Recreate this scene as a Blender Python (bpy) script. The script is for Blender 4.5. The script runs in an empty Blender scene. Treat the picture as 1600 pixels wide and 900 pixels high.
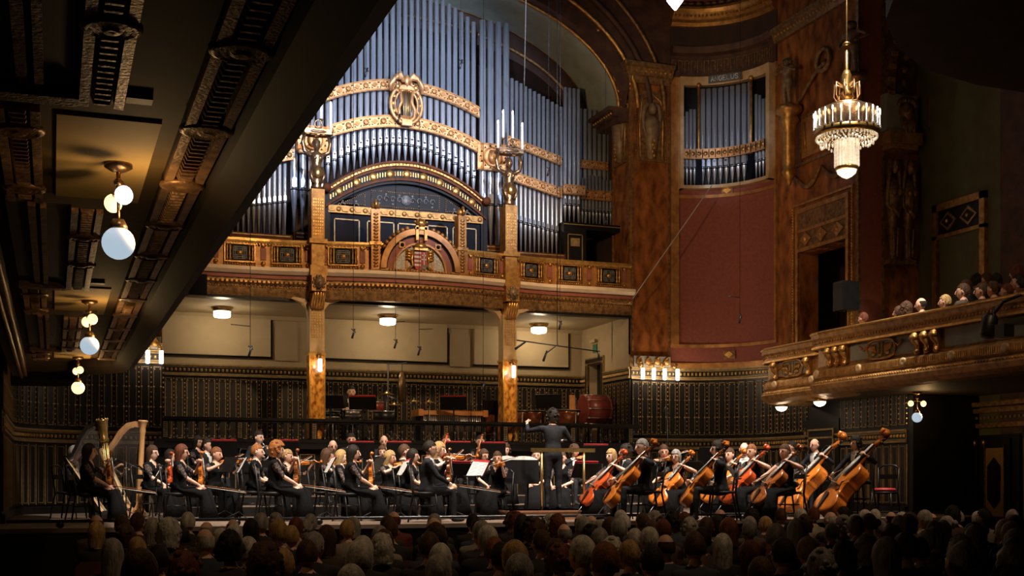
import bpy, bmesh, math, random
from mathutils import Vector, Matrix
RND = random.Random(11)
PI = math.pi
SC = bpy.context.scene
COL = SC.collection

# ------------------------------------------------------------------ camera
F = 1930.0; HOR = 752.0; CZ = 1.66
YAW = math.radians(20.4); SY = math.sin(YAW); CY = math.cos(YAW)
cam_d = bpy.data.cameras.new('camera'); cam = bpy.data.objects.new('camera', cam_d)
COL.objects.link(cam); SC.camera = cam
cam.location = (0, 0, CZ); cam.rotation_euler = (PI/2, 0, -YAW)
cam_d.sensor_width = 36.0; cam_d.lens = 36.0*F/1600.0
cam_d.shift_y = (HOR-450.0)/1600.0
cam_d.clip_end = 200

# ------------------------------------------------------------------ view + world
SC.view_settings.view_transform = 'Standard'; SC.view_settings.look = 'None'
SC.view_settings.gamma = 1.0; SC.view_settings.use_curve_mapping = False
SC.view_settings.exposure = 0.0
W = bpy.data.worlds.new('dark_hall'); SC.world = W; W.use_nodes = True
W.node_tree.nodes['Background'].inputs[0].default_value = (1.0, 0.62, 0.34, 1)
W.node_tree.nodes['Background'].inputs[1].default_value = 0.004

# ------------------------------------------------------------------ stage and organ spotlights of the hall, plus added fills
def spot(name, loc, aim, power, col, size_deg, blend=0.6, rad=0.25):
    d = bpy.data.lights.new(name, 'SPOT'); d.energy = power; d.color = col
    d.spot_size = math.radians(size_deg); d.spot_blend = blend; d.shadow_soft_size = rad
    o = bpy.data.objects.new(name, d); COL.objects.link(o); o.location = loc
    o.rotation_euler = (Vector(aim)-Vector(loc)).to_track_quat('-Z', 'Y').to_euler()
    return o
XC = 7.75
WARM = (1.0, 0.66, 0.36); NEUT = (1.0, 0.90, 0.78); COOL = (0.60, 0.72, 1.0)
for x, ax in ((3.2, 2.8), (6.2, 6.0), (9.4, 9.6), (12.6, 13.0)):
    spot('stage_spotlight', (x, 17.2, 14.2), (ax, 21.8, 1.4), 6600, NEUT, 44, 0.4)
for x, ax in ((2.6, 3.0), (6.0, 7.0), (9.5, 10.6), (13.2, 14.0)):
    spot('front_spotlight', (x, 12.5, 12.5), (ax, 21.2, 1.9), 5200, NEUT, 24, 0.5)
spot('organ_spotlight', (5.0, 16.5, 10.5), (7.0, 28.6, 10.6), 8600, COOL, 38, 0.7)
spot('organ_spotlight', (10.5, 16.5, 9.5), (8.8, 28.6, 10.0), 5600, COOL, 38, 0.7)
spot('niche_spotlight', (9.0, 17.5, 9.5), (15.6, 26.8, 10.0), 1500, COOL, 15, 0.5)
spot('gallery_spotlight', (7.75, 14.5, 12.5), (7.75, 27.0, 6.3), 4400, WARM, 44, 0.6)
spot('pier_spotlight', (6.5, 19.0, 8.0), (14.0, 27.4, 9.0), 1100, WARM, 60, 0.9)
spot('balcony_fill', (4.5, 15.5, 9.5), (14.8, 21.8, 3.9), 1500, WARM, 24, 0.8)  # added lamp standing in for stage-light spill on the balcony front
spot('audience_fill', (7.0, 6.0, 15.5), (8.0, 12.5, 1.0), 1250, WARM, 80, 0.8, 0.6)  # added fill that brightens the listeners' heads
spot('audience_fill', (12.0, 9.0, 15.5), (13.0, 15.0, 1.0), 1250, WARM, 80, 0.8, 0.6)  # second added fill over the audience

# ------------------------------------------------------------------ pixel -> world on a plane of the hall (1600x900 frame)
def at(px, py, Y):
    u = (px-800)/F; v = (HOR-py)/F; t = Y/(CY-u*SY)
    return Vector((t*(SY+u*CY), Y, CZ+t*v))
def atX(px, py, X):
    u = (px-800)/F; v = (HOR-py)/F; t = X/(SY+u*CY)
    return Vector((X, t*(CY-u*SY), CZ+t*v))
def atT(px, py, t):
    u = (px-800)/F; v = (HOR-py)/F
    return Vector((t*(SY+u*CY), t*(CY-u*SY), CZ+t*v))
def atZ(px, py, z):
    v = (HOR-py)/F
    return atT(px, py, (z-CZ)/v)
def mir(x): return 2*XC-x

# ------------------------------------------------------------------ materials
MATS = {}
def mat(name, col, rough=0.5, metal=0.0, col2=None, scale=6.0, bump=0.0, bscale=None, emit=None, stretch=(1,1,1), spec=0.5, kind='noise', ramp=(0.35, 0.65), detail=4.0):
    m = bpy.data.materials.new(name); m.use_nodes = True; MATS[name] = m
    nt = m.node_tree; N = nt.nodes; L = nt.links; b = N['Principled BSDF']
    b.inputs['Roughness'].default_value = rough; b.inputs['Metallic'].default_value = metal
    b.inputs['Specular IOR Level'].default_value = spec
    if col2 is None: col2 = tuple(c*0.72 for c in col)
    tc = N.new('ShaderNodeTexCoord'); mp = N.new('ShaderNodeMapping'); L.new(tc.outputs['Object'], mp.inputs[0])
    mp.inputs['Scale'].default_value = stretch
    if kind == 'wave':
        t = N.new('ShaderNodeTexWave'); t.inputs['Scale'].default_value = scale; t.inputs['Distortion'].default_value = 6.0
        t.inputs['Detail'].default_value = 3.0; out = t.outputs['Fac']
    elif kind == 'voronoi':
        t = N.new('ShaderNodeTexVoronoi'); t.inputs['Scale'].default_value = scale; out = t.outputs['Distance']
    else:
        t = N.new('ShaderNodeTexNoise'); t.inputs['Scale'].default_value = scale; t.inputs['Detail'].default_value = detail; out = t.outputs['Fac']
    L.new(mp.outputs[0], t.inputs['Vector'])
    r = N.new('ShaderNodeValToRGB'); L.new(out, r.inputs[0])
    r.color_ramp.elements[0].position = ramp[0]; r.color_ramp.elements[1].position = ramp[1]
    r.color_ramp.elements[0].color = (*col2, 1); r.color_ramp.elements[1].color = (*col, 1)
    L.new(r.outputs[0], b.inputs['Base Color'])
    if bump:
        bt = N.new('ShaderNodeTexNoise'); bt.inputs['Scale'].default_value = bscale or scale*3; bt.inputs['Detail'].default_value = 3
        L.new(mp.outputs[0], bt.inputs['Vector'])
        bp = N.new('ShaderNodeBump'); bp.inputs['Strength'].default_value = bump; bp.inputs['Distance'].default_value = 0.02
        L.new(bt.outputs['Fac'], bp.inputs['Height']); L.new(bp.outputs[0], b.inputs['Normal'])
    if emit:
        b.inputs['Emission Color'].default_value = (*emit[0], 1); b.inputs['Emission Strength'].default_value = emit[1]
    return m
mat('gold', (0.62, 0.34, 0.10), 0.38, 0.75, (0.36, 0.17, 0.045), 9, 0.25, 40)
mat('bright_gold', (0.85, 0.52, 0.16), 0.3, 0.8, (0.6, 0.32, 0.08), 9, 0.15, 40)
mat('old_gold', (0.34, 0.19, 0.07), 0.5, 0.5, (0.14, 0.07, 0.025), 12, 0.35, 45)
mat('ochre', (0.50, 0.24, 0.065), 0.42, 0.35, (0.30, 0.13, 0.035), 5, 0.15, 30)
mat('pale_ochre', (0.60, 0.42, 0.22), 0.28, 0.1, (0.46, 0.30, 0.14), 5, 0.1, 30)
mat('terracotta', (0.30, 0.09, 0.055), 0.6, 0.0, (0.24, 0.07, 0.045), 8)
mat('red_wall', (0.27, 0.075, 0.05), 0.8, 0.0, (0.22, 0.06, 0.04), 14, 0.3, 120)
mat('marble', (0.40, 0.14, 0.036), 0.25, 0.0, (0.09, 0.028, 0.010), 5.0, stretch=(1, 1, 0.5), detail=9, ramp=(0.3, 0.7))
mat('orange_marble', (0.85, 0.38, 0.06), 0.2, 0.0, (0.26, 0.08, 0.012), 11.0, stretch=(1, 1, 0.7), detail=10, ramp=(0.38, 0.6))
mat('black_wood', (0.010, 0.0085, 0.008), 0.4, 0.0, (0.007, 0.006, 0.0055), 10, spec=0.3)
mat('panel_black', (0.013, 0.011, 0.010), 0.45, 0.0, (0.009, 0.008, 0.007), 8, spec=0.3)
mat('gold_line', (0.36, 0.25, 0.11), 0.5, 0.4, (0.24, 0.16, 0.065), 12)
mat('bead_gold', (0.75, 0.50, 0.18), 0.35, 0.6, (0.55, 0.34, 0.1), 12)
mat('cream_wall', (0.44, 0.34, 0.20), 0.8, 0.0, (0.40, 0.31, 0.18), 3)
mat('cream_panel', (0.52, 0.41, 0.25), 0.75, 0.0, (0.48, 0.38, 0.23), 4)
mat('dark_plaster', (0.10, 0.045, 0.02), 0.7, 0.0, (0.05, 0.02, 0.012), 4, 0.2, 30)
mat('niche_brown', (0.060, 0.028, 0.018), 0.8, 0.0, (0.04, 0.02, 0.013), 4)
mat('green_plaster', (0.36, 0.38, 0.30), 0.75, 0.0, (0.29, 0.31, 0.24), 3)
mat('green_wall', (0.12, 0.11, 0.045), 0.8, 0.0, (0.09, 0.085, 0.035), 3)
mat('pipe_metal', (0.62, 0.65, 0.70), 0.30, 0.68, (0.46, 0.49, 0.54), 2.0, stretch=(6, 6, 0.6))
mat('pipe_dark', (0.40, 0.43, 0.47), 0.34, 0.45, (0.28, 0.30, 0.33), 2.0, stretch=(6, 6, 0.6))
mat('carved_gold', (0.74, 0.40, 0.17), 0.42, 0.55, (0.5, 0.24, 0.09), 10, 0.3, 50)
mat('case_dark', (0.008, 0.0065, 0.007), 0.5, 0.0, (0.006, 0.005, 0.005), 6, spec=0.15)
mat('case_blue', (0.006, 0.006, 0.010), 0.5, 0.0, (0.004, 0.004, 0.007), 6, spec=0.06)
mat('frieze_gold', (0.42, 0.22, 0.05), 0.5, 0.5, (0.25, 0.12, 0.03), 10, 0.2, 40)
mat('ledge_highlight', (0.90, 0.72, 0.52), 0.22, 0.0, (0.82, 0.62, 0.42), 4)  # pale colour carries the stage-light highlight of the polished ledge
mat('candle_glow', (0.85, 0.84, 0.88), 0.5, emit=((1, 0.95, 1.0), 0.5))  # shafts emit a little so the herm candles look brighter
mat('soffit_lamplit', (0.42, 0.28, 0.10), 0.75, 0.0, (0.36, 0.24, 0.085), 3)  # paler copy of the soffit, lamplight painted into the colour
mat('globe_bright', (0.95, 0.95, 0.95), 0.3, emit=((0.95, 0.95, 1.0), 1.6))
mat('case_red', (0.11, 0.035, 0.012), 0.6, 0.0, (0.07, 0.022, 0.008), 6, spec=0.1)
mat('relief_grey', (0.20, 0.19, 0.17), 0.5, 0.2, (0.08, 0.075, 0.07), 18, 0.4, 60)
mat('mosaic', (0.62, 0.60, 0.54), 0.6, 0.0, (0.40, 0.38, 0.34), 26, 0.9, 60, kind='voronoi')
mat('bronze', (0.40, 0.26, 0.14), 0.3, 0.85, (0.2, 0.12, 0.07), 10, 0.2, 40)
mat('brass', (0.72, 0.48, 0.18), 0.28, 0.9, (0.55, 0.34, 0.11), 10)
mat('silver', (0.62, 0.62, 0.64), 0.3, 0.9)
mat('steel', (0.30, 0.30, 0.31), 0.4, 0.8)
mat('black_metal', (0.015, 0.015, 0.016), 0.4, 0.3)
mat('rail_metal', (0.07, 0.07, 0.075), 0.3, 0.7)
mat('stage_wood', (0.20, 0.135, 0.095), 0.5, 0.0, (0.12, 0.08, 0.055), 2.0, 0.1, 8, stretch=(0.4, 14, 1))
mat('podium_wood', (0.34, 0.17, 0.09), 0.45, 0.0, (0.22, 0.10, 0.05), 2.0, stretch=(0.5, 12, 12))
mat('stalls_floor', (0.035, 0.022, 0.015), 0.7)
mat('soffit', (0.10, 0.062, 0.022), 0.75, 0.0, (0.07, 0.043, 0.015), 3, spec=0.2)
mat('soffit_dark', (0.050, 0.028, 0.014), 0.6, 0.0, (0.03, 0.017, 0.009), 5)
mat('parapet_unlit', (0.016, 0.010, 0.006), 0.7, 0.0, (0.011, 0.007, 0.004), 5, spec=0.2)  # near-black colour stands in for the lack of light on this face
mat('name_board', (0.12, 0.13, 0.14), 0.5)
mat('soffit_gold', (0.36, 0.20, 0.09), 0.45, 0.5, (0.16, 0.08, 0.035), 10, 0.3, 40)
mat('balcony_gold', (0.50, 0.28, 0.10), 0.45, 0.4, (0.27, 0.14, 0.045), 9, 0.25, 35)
mat('balcony_grey', (0.30, 0.30, 0.26), 0.7, 0.0, (0.24, 0.24, 0.2), 4)
mat('statue', (0.26, 0.17, 0.09), 0.5, 0.2, (0.15, 0.09, 0.045), 8, 0.2, 30)
mat('drape', (0.26, 0.09, 0.04), 0.8, 0.0, (0.2, 0.065, 0.03), 6)
mat('door_yellow', (0.34, 0.19, 0.05), 0.7, 0.0, (0.27, 0.15, 0.04), 40)
mat('dark_glass', (0.02, 0.022, 0.02), 0.08, 0.0)
mat('cloth_black', (0.006, 0.0055, 0.006), 0.9, 0.0, (0.004, 0.004, 0.004), 8, 0.3, 20, spec=0.12)
mat('suit_black', (0.017, 0.017, 0.020), 0.8, 0.0, (0.010, 0.010, 0.012), 8, 0.3, 20, spec=0.25)
mat('lace', (0.15, 0.09, 0.075), 0.8, 0.0, (0.006, 0.006, 0.006), 38, 0.2, 60, ramp=(0.46, 0.60))
mat('shirt_white', (0.78, 0.76, 0.72), 0.7, 0.0, (0.7, 0.68, 0.64), 9)
mat('skin', (0.70, 0.41, 0.29), 0.55, 0.0, (0.62, 0.34, 0.23), 7)
mat('skin_pale', (0.78, 0.50, 0.38), 0.55, 0.0, (0.70, 0.43, 0.32), 7)
mat('eye_dark', (0.03, 0.02, 0.015), 0.3)
mat('lips', (0.42, 0.13, 0.10), 0.5)
HAIRC = {'dark': (0.022, 0.014, 0.010), 'brown': (0.085, 0.040, 0.020), 'red': (0.24, 0.085, 0.030), 'blond': (0.46, 0.28, 0.11), 'ginger': (0.36, 0.13, 0.035),
         'grey': (0.34, 0.31, 0.28), 'white': (0.62, 0.57, 0.50), 'auburn': (0.15, 0.045, 0.022)}
for k, c in HAIRC.items():
    mat('hair_'+k, c, 0.6, 0.0, tuple(v*0.5 for v in c), 18, 0.6, 40, stretch=(2, 2, 0.5), spec=0.18)
mat('varnish_orange', (0.66, 0.20, 0.025), 0.22, 0.0, (0.44, 0.11, 0.014), 5, stretch=(8, 2, 1))
mat('varnish_red', (0.55, 0.085, 0.018), 0.22, 0.0, (0.34, 0.045, 0.01), 5, stretch=(8, 2, 1))
mat('varnish_brown', (0.36, 0.11, 0.025), 0.24, 0.0, (0.22, 0.06, 0.014), 5, stretch=(8, 2, 1))
mat('ebony', (0.02, 0.016, 0.014), 0.35)
mat('maple', (0.62, 0.38, 0.18), 0.4, 0.0, (0.5, 0.29, 0.13), 5, stretch=(8, 8, 1))
mat('harp_wood', (0.66, 0.36, 0.16), 0.35, 0.0, (0.52, 0.26, 0.10), 4, stretch=(6, 6, 1))
mat('spruce', (0.80, 0.60, 0.34), 0.45, 0.0, (0.7, 0.5, 0.27), 4, stretch=(8, 8, 1))
mat('bow_hair', (0.75, 0.70, 0.60), 0.6)
mat('string_wire', (0.55, 0.52, 0.46), 0.4, 0.6)
mat('string_dark', (0.10, 0.07, 0.05), 0.5)
mat('paper', (0.82, 0.80, 0.75), 0.8, 0.0, (0.78, 0.76, 0.71), 3)
mat('ink', (0.12, 0.12, 0.12), 0.8)
mat('red_folder', (0.55, 0.03, 0.03), 0.5)
mat('stand_black', (0.009, 0.008, 0.008), 0.5, spec=0.25)
mat('copper', (0.62, 0.24, 0.11), 0.25, 0.9, (0.42, 0.14, 0.06), 4)
mat('drum_red', (0.26, 0.05, 0.035), 0.3, 0.0, (0.2, 0.035, 0.025), 4)
mat('drum_skin', (0.70, 0.66, 0.58), 0.6)
mat('rosewood', (0.62, 0.28, 0.08), 0.4, 0.0, (0.45, 0.18, 0.05), 5)
mat('seat_red', (0.10, 0.02, 0.014), 0.85)
mat('audience_dark', (0.022, 0.018, 0.017), 0.85)
mat('audience_blue', (0.03, 0.038, 0.055), 0.85)
mat('audience_brown', (0.075, 0.045, 0.028), 0.85)
mat('audience_red', (0.14, 0.022, 0.018), 0.85)
mat('audience_pale', (0.30, 0.25, 0.20), 0.85)
mat('candle', (0.80, 0.78, 0.80), 0.5, emit=((1, 0.95, 1.0), 0.12))
mat('flame', (1, 0.9, 0.7), 0.5, emit=((1, 0.84, 0.55), 12))
mat('globe_white', (0.9, 0.92, 0.95), 0.3, emit=((0.66, 0.84, 1.0), 0.62))
mat('globe_core', (1, 0.9, 0.7), 0.3, emit=((1.0, 0.86, 0.66), 1.3))
mat('globe_warm', (0.95, 0.75, 0.45), 0.3, emit=((1.0, 0.66, 0.28), 2.2))
mat('lamp_glass', (0.95, 0.9, 0.8), 0.3, emit=((1.0, 0.90, 0.72), 9))
mat('sconce_glass', (0.95, 0.9, 0.85), 0.3, emit=((1.0, 0.88, 0.78), 7))
mat('crystal', (0.85, 0.78, 0.68), 0.1, 0.2, emit=((1.0, 0.76, 0.50), 0.45))
mat('arms_red', (0.45, 0.05, 0.045), 0.5)
mat('arms_white', (0.75, 0.72, 0.68), 0.5)
mat('sign_green', (0.05, 0.22, 0.10), 0.6)
mat('cable_grey', (0.55, 0.55, 0.55), 0.5)
mat('spot_white', (1, 1, 1), 0.4, emit=((0.85, 0.93, 1.0), 22))

# ------------------------------------------------------------------ mesh builder
I4 = Matrix.Identity(4)
def frame(o, x, y, z):
    m = Matrix.Identity(4)
    for i, a in enumerate((x, y, z, o)):
        for k in range(3): m[k][i] = a[k]
    return m
def T(x=0, y=0, z=0): return Matrix.Translation((x, y, z))
def RZ(a): return Matrix.Rotation(a, 4, 'Z')
def RX(a): return Matrix.Rotation(a, 4, 'X')
def RYm(a): return Matrix.Rotation(a, 4, 'Y')
class MB:
    def __init__(s): s.v = []; s.f = []; s.m = []; s.s = []
    def add(s, vs, fs, mi=0, M=None, smooth=False):
        b = len(s.v)
        if M is not None: vs = [M @ Vector(p) for p in vs]
        s.v.extend([tuple(p) for p in vs])
        for f in fs: s.f.append(tuple(i+b for i in f)); s.m.append(mi); s.s.append(smooth)
        return s
    def box(s, x0, x1, y0, y1, z0, z1, mi=0, M=None):
        vs = [(x, y, z) for z in (z0, z1) for y in (y0, y1) for x in (x0, x1)]
        return s.add(vs, [(0, 2, 3, 1), (4, 5, 7, 6), (0, 1, 5, 4), (2, 6, 7, 3), (0, 4, 6, 2), (1, 3, 7, 5)], mi, M)
    def cbox(s, c, d, mi=0, M=None):
        return s.box(c[0]-d[0]/2, c[0]+d[0]/2, c[1]-d[1]/2, c[1]+d[1]/2, c[2]-d[2]/2, c[2]+d[2]/2, mi, M)
    def frus(s, c, d0, d1, h, mi=0, M=None):
        x, y, z = c
        vs = [(x+a*d0[0]/2, y+b*d0[1]/2, z) for a, b in ((-1, -1), (1, -1), (1, 1), (-1, 1))]+[(x+a*d1[0]/2, y+b*d1[1]/2, z+h) for a, b in ((-1, -1), (1, -1), (1, 1), (-1, 1))]
        return s.add(vs, [(3, 2, 1, 0), (4, 5, 6, 7), (0, 1, 5, 4), (1, 2, 6, 5), (2, 3, 7, 6), (3, 0, 4, 7)], mi, M)
    def lathe(s, prof, n=10, mi=0, M=None, smooth=True, cap=True, a0=0.0, a1=2*PI):
        full = abs(a1-a0-2*PI) < 1e-6; k = n if full else n+1
        vs = [(r*math.cos(a0+(a1-a0)*j/n), r*math.sin(a0+(a1-a0)*j/n), z) for r, z in prof for j in range(k)]
        fs = []
        for i in range(len(prof)-1):
            for j in range(n):
                j2 = (j+1) % k if full else j+1
                fs.append((i*k+j, i*k+j2, (i+1)*k+j2, (i+1)*k+j))
        if cap and full:
            fs.append(tuple(range(k-1, -1, -1))); q = (len(prof)-1)*k; fs.append(tuple(range(q, q+k)))
        return s.add(vs, fs, mi, M, smooth)
    def tube(s, path, rad, n=6, mi=0, M=None, smooth=True, closed=False, flat=1.0):
        P = [Vector(p) for p in path]; k = len(P)
        if not hasattr(rad, '__len__'): rad = [rad]*k
        vs = []; prev = None
        for i in range(k):
            a = P[(i-1) % k] if (i > 0 or closed) else P[i]; b = P[(i+1) % k] if (i < k-1 or closed) else P[i]
            d = (b-a)
            d = d.normalized() if d.length > 1e-9 else Vector((0, 0, 1))
            if prev is None:
                x = d.cross(Vector((0, 0, 1)))
                if x.length < 1e-3: x = d.cross(Vector((0, 1, 0)))
            else:
                x = prev-d*prev.dot(d)
                if x.length < 1e-6: x = d.cross(Vector((0, 1, 0.3)))
            x.normalize(); prev = x; y = d.cross(x)
            for j in range(n):
                an = 2*PI*j/n; vs.append(P[i]+x*(rad[i]*math.cos(an))+y*(rad[i]*flat*math.sin(an)))
        fs = []
        for i in range(k if closed else k-1):
            i2 = (i+1) % k
            for j in range(n): fs.append((i*n+j, i*n+(j+1) % n, i2*n+(j+1) % n, i2*n+j))
        if not closed:
            fs.append(tuple(range(n-1, -1, -1))); fs.append(tuple(range((k-1)*n, k*n)))
        return s.add(vs, fs, mi, M, smooth)
    def ell(s, c, r, nu=10, nv=6, mi=0, M=None):
        vs = [(c[0], c[1], c[2]-r[2])]
        for i in range(1, nv):
            p = -PI/2+PI*i/nv
            for j in range(nu):
                a = 2*PI*j/nu; vs.append((c[0]+r[0]*math.cos(p)*math.cos(a), c[1]+r[1]*math.cos(p)*math.sin(a), c[2]+r[2]*math.sin(p)))
        vs.append((c[0], c[1], c[2]+r[2])); e = len(vs)-1; fs = []
        for j in range(nu):
            j2 = (j+1) % nu; fs.append((0, 1+j2, 1+j)); fs.append((e, e-nu+j, e-nu+j2))
            for i in range(nv-2): fs.append((1+i*nu+j, 1+i*nu+j2, 1+(i+1)*nu+j2, 1+(i+1)*nu+j))
        return s.add(vs, fs, mi, M, True)
    def prism(s, pts, z0, z1, mi=0, M=None, side=None, smooth=False):
        n = len(pts); vs = [(p[0], p[1], z0) for p in pts]+[(p[0], p[1], z1) for p in pts]
        s.add(vs, [tuple(range(n-1, -1, -1)), tuple(range(n, 2*n))], mi, M)
        s.add(vs, [(i, (i+1) % n, n+(i+1) % n, n+i) for i in range(n)], mi if side is None else side, M, smooth)
        return s
    def strip(s, A, B, depth, mi=0, nrm=(0, 1, 0), M=None):
        """band between polylines A (lower) and B (upper), given thickness along nrm"""
        n = len(A); d = Vector(nrm)*depth
        vs = [Vector(p) for p in A]+[Vector(p) for p in B]+[Vector(p)+d for p in A]+[Vector(p)+d for p in B]
        fs = []
        for i in range(n-1):
            fs += [(i, i+1, n+i+1, n+i), (2*n+i+1, 2*n+i, 3*n+i, 3*n+i+1), (i+1, i, 2*n+i, 2*n+i+1), (n+i, n+i+1, 3*n+i+1, 3*n+i)]
        fs += [(0, n, 3*n, 2*n), (n-1, 2*n+n-1, 4*n-1, 2*n-1)]
        return s.add(vs, fs, mi, M)
    def sweep(s, path, prof, mi=0, closed=False, cap=True):
        """profile [(out,z)] swept along a plan path [(x,y)]; out is to the right of travel"""
        k = len(path); n = len(prof); vs = []
        for i in range(k):
            a = Vector(path[(i-1) % k]) if (i > 0 or closed) else Vector(path[i]); b = Vector(path[(i+1) % k]) if (i < k-1 or closed) else Vector(path[i])
            p = Vector(path[i]); d1 = (p-a); d2 = (b-p)
            if d1.length < 1e-9: d1 = d2
            if d2.length < 1e-9: d2 = d1
            d1 = d1.normalized(); d2 = d2.normalized(); t = (d1+d2).normalized(); nr = Vector((t.y, -t.x)); c = max(0.35, nr.dot(Vector((d1.y, -d1.x))))
            for o, z in prof: vs.append((p.x+nr.x*o/c, p.y+nr.y*o/c, z))
        fs = []
        for i in range(k if closed else k-1):
            i2 = (i+1) % k
            for j in range(n-1): fs.append((i*n+j, i2*n+j, i2*n+j+1, i*n+j+1))
        if cap and not closed: fs.append(tuple(range(n))); fs.append(tuple(range((k-1)*n+n-1, (k-1)*n-1, -1)))
        return s.add(vs, fs, mi)
    def mesh(s, name, mats):
        me = bpy.data.meshes.new(name); me.from_pydata(s.v, [], s.f)
        for m in (mats if isinstance(mats, (list, tuple)) else [mats]): me.materials.append(MATS[m])
        me.polygons.foreach_set('material_index', s.m); me.polygons.foreach_set('use_smooth', s.s); me.update()
        return me
    def build(s, name, mats, parent=None, **kw):
        return obj(name, s.mesh(name, mats), parent, **kw)
def obj(name, me, parent=None, loc=None, rz=0.0, M=None):
    o = bpy.data.objects.new(name, me); COL.objects.link(o)
    if parent: o.parent = parent
    if M is not None: o.matrix_local = M
    elif loc is not None: o.location = loc; o.rotation_euler = (0, 0, rz)
    return o
def tag(o, label=None, cat=None, group=None, kind=None):
    if label: o['label'] = label
    if cat: o['category'] = cat
    if group: o['group'] = group
    if kind: o['kind'] = kind
    return o
def thing(name, label, cat, loc=(0, 0, 0), rz=0.0, group=None, M=None):
    o = bpy.data.objects.new(name, None); COL.objects.link(o); o.empty_display_size = 0.1
    if M is not None: o.matrix_world = M
    else: o.location = loc; o.rotation_euler = (0, 0, rz)
    return tag(o, label, cat, group)
KIDS = {}
def copy_tree(o, parent=None, label=None, M=None):
    c = o.copy(); COL.objects.link(c); c.parent = parent
    if label: c['label'] = label
    if M is not None: c.matrix_local = M
    for ch in [x for x in KIDS.setdefault(o, list(o.children))]: copy_tree(ch, c)
    return c
def struct(name, mb, mats, label=None, parent=None):
    o = mb.build(name, mats, parent)
    if parent is None: tag(o, label, None, None, 'structure')
    return o
def lamp_point(name, loc, power, col, rad=0.05):
    d = bpy.data.lights.new(name, 'POINT'); d.energy = power; d.color = col; d.shadow_soft_size = rad
    o = bpy.data.objects.new(name, d); COL.objects.link(o); o.location = loc; return o
# ================================================================== the setting
ZST = 1.0; ZPL = 2.5; ZCOR = 4.47; ZLIN = 5.70
XL, XR, YG, YB = 2.2, 13.3, 27.4, 30.4
def px_of(x, y):
    f = x*SY+y*CY; return 800+F*(x*CY-y*SY)/f
struct('floor', MB().box(-6, 24, -4, 31, -0.5, -0.1), 'stalls_floor', 'dark floor of the stalls under the audience')
struct('floor_stage', MB().box(-1.0, 16.8, 18.45, 31.2, -0.1, ZST), 'stage_wood', 'wooden concert stage floor in front of the balustrade')
struct('trim_1', MB().box(-1.0, 16.8, 18.40, 18.45, -0.1, 0.94).box(-1.0, 16.8, 18.36, 18.48, 0.94, 1.003, 1), ['black_wood', 'stage_wood'], 'dark panelled front of the stage with a wooden lip')
struct('ceiling', MB().box(-6, 24, -4, 32, 17.0, 17.2), 'dark_plaster', 'dark hall ceiling high above')
struct('wall_left', MB().box(-3.0, -2.4, -4, 22.4, -0.1, 17), 'green_wall', 'dark side wall under the left balcony')
struct('wall_rear', MB().box(-3.0, 22, -4.4, -4, -0.1, 17), 'green_wall', 'dark rear wall of the hall')

# ---- wainscot pieces (shared meshes)
def panel_mesh(w, h, discs=True):
    m = MB(); m.box(-w/2, w/2, -0.022, 0, 0, h, 0)
    a, b = w/2-0.024, w/2-0.034
    for s in (-1, 1):
        m.box(min(s*a, s*b), max(s*a, s*b), -0.030, -0.022, 0.03, h-0.03, 1)
        m.box(-a, a, -0.030, -0.022, (0.03 if s < 0 else h-0.045), (0.045 if s < 0 else h-0.03), 1)
        if discs:
            for zc in (0.085, h-0.085):
                m.lathe([(0.020, 0), (0.020, 0.012)], 8, 1, T(s*(a-0.02), -0.022, zc) @ RX(PI/2))
    if discs:
        for zc in (h*0.34, h*0.66):
            m.lathe([(0.022, 0), (0.022, 0.012)], 8, 1, T(-w/2+0.03, -0.022, zc) @ RX(PI/2)); m.lathe([(0.022, 0), (0.022, 0.012)], 8, 1, T(w/2-0.03, -0.022, zc) @ RX(PI/2))
    return m.mesh('panel', ['panel_black', 'gold_line'])
def bead_mesh(h, step=0.10):
    m = MB(); m.box(-0.021, 0.021, -0.014, 0, 0, h, 0)
    n = int(h/step)
    for i in range(n): m.frus((0, 0, 0), (0.026, 0.034), (0.012, 0.016), 0.014, 1, T(0, -0.014, (i+0.5)*h/n) @ RX(PI/2))
    return m.mesh('bead_strip', ['black_wood', 'bead_gold'])
PAN_UP = panel_mesh(0.205, 1.36); BEAD_UP = bead_mesh(1.36)
PAN_LO = panel_mesh(0.205, 1.22, False); STR_LO = MB().box(-0.016, 0.016, -0.024, 0, 0, 1.22, 0).mesh('strip', ['gold_line'])
PAN_AL = panel_mesh(0.205, 1.50)
BEAD_AL = bead_mesh(1.50)
ARC_C = (14.3, 25.45); ARC_R = 1.94
arc_pts = [(ARC_C[0]+ARC_R*math.cos(math.radians(a)), ARC_C[1]+ARC_R*math.sin(math.radians(a))) for a in [87-i*87/20 for i in range(21)]]
PATH_R = [(XR, YG), (14.38, YG)]+arc_pts[1:]+[(16.24, 20.7)]
PATH_L = [(mir(x), y) for x, y in reversed(PATH_R)]
def walk(path, pitch):
    d = 0.0; want = pitch/2; out = []
    for (x0, y0), (x1, y1) in zip(path, path[1:]):
        L = math.hypot(x1-x0, y1-y0)
        while want <= d+L:
            k = (want-d)/L; out.append((x0+(x1-x0)*k, y0+(y1-y0)*k, math.atan2(y1-y0, x1-x0))); want += pitch
        d += L
    return out
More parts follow.
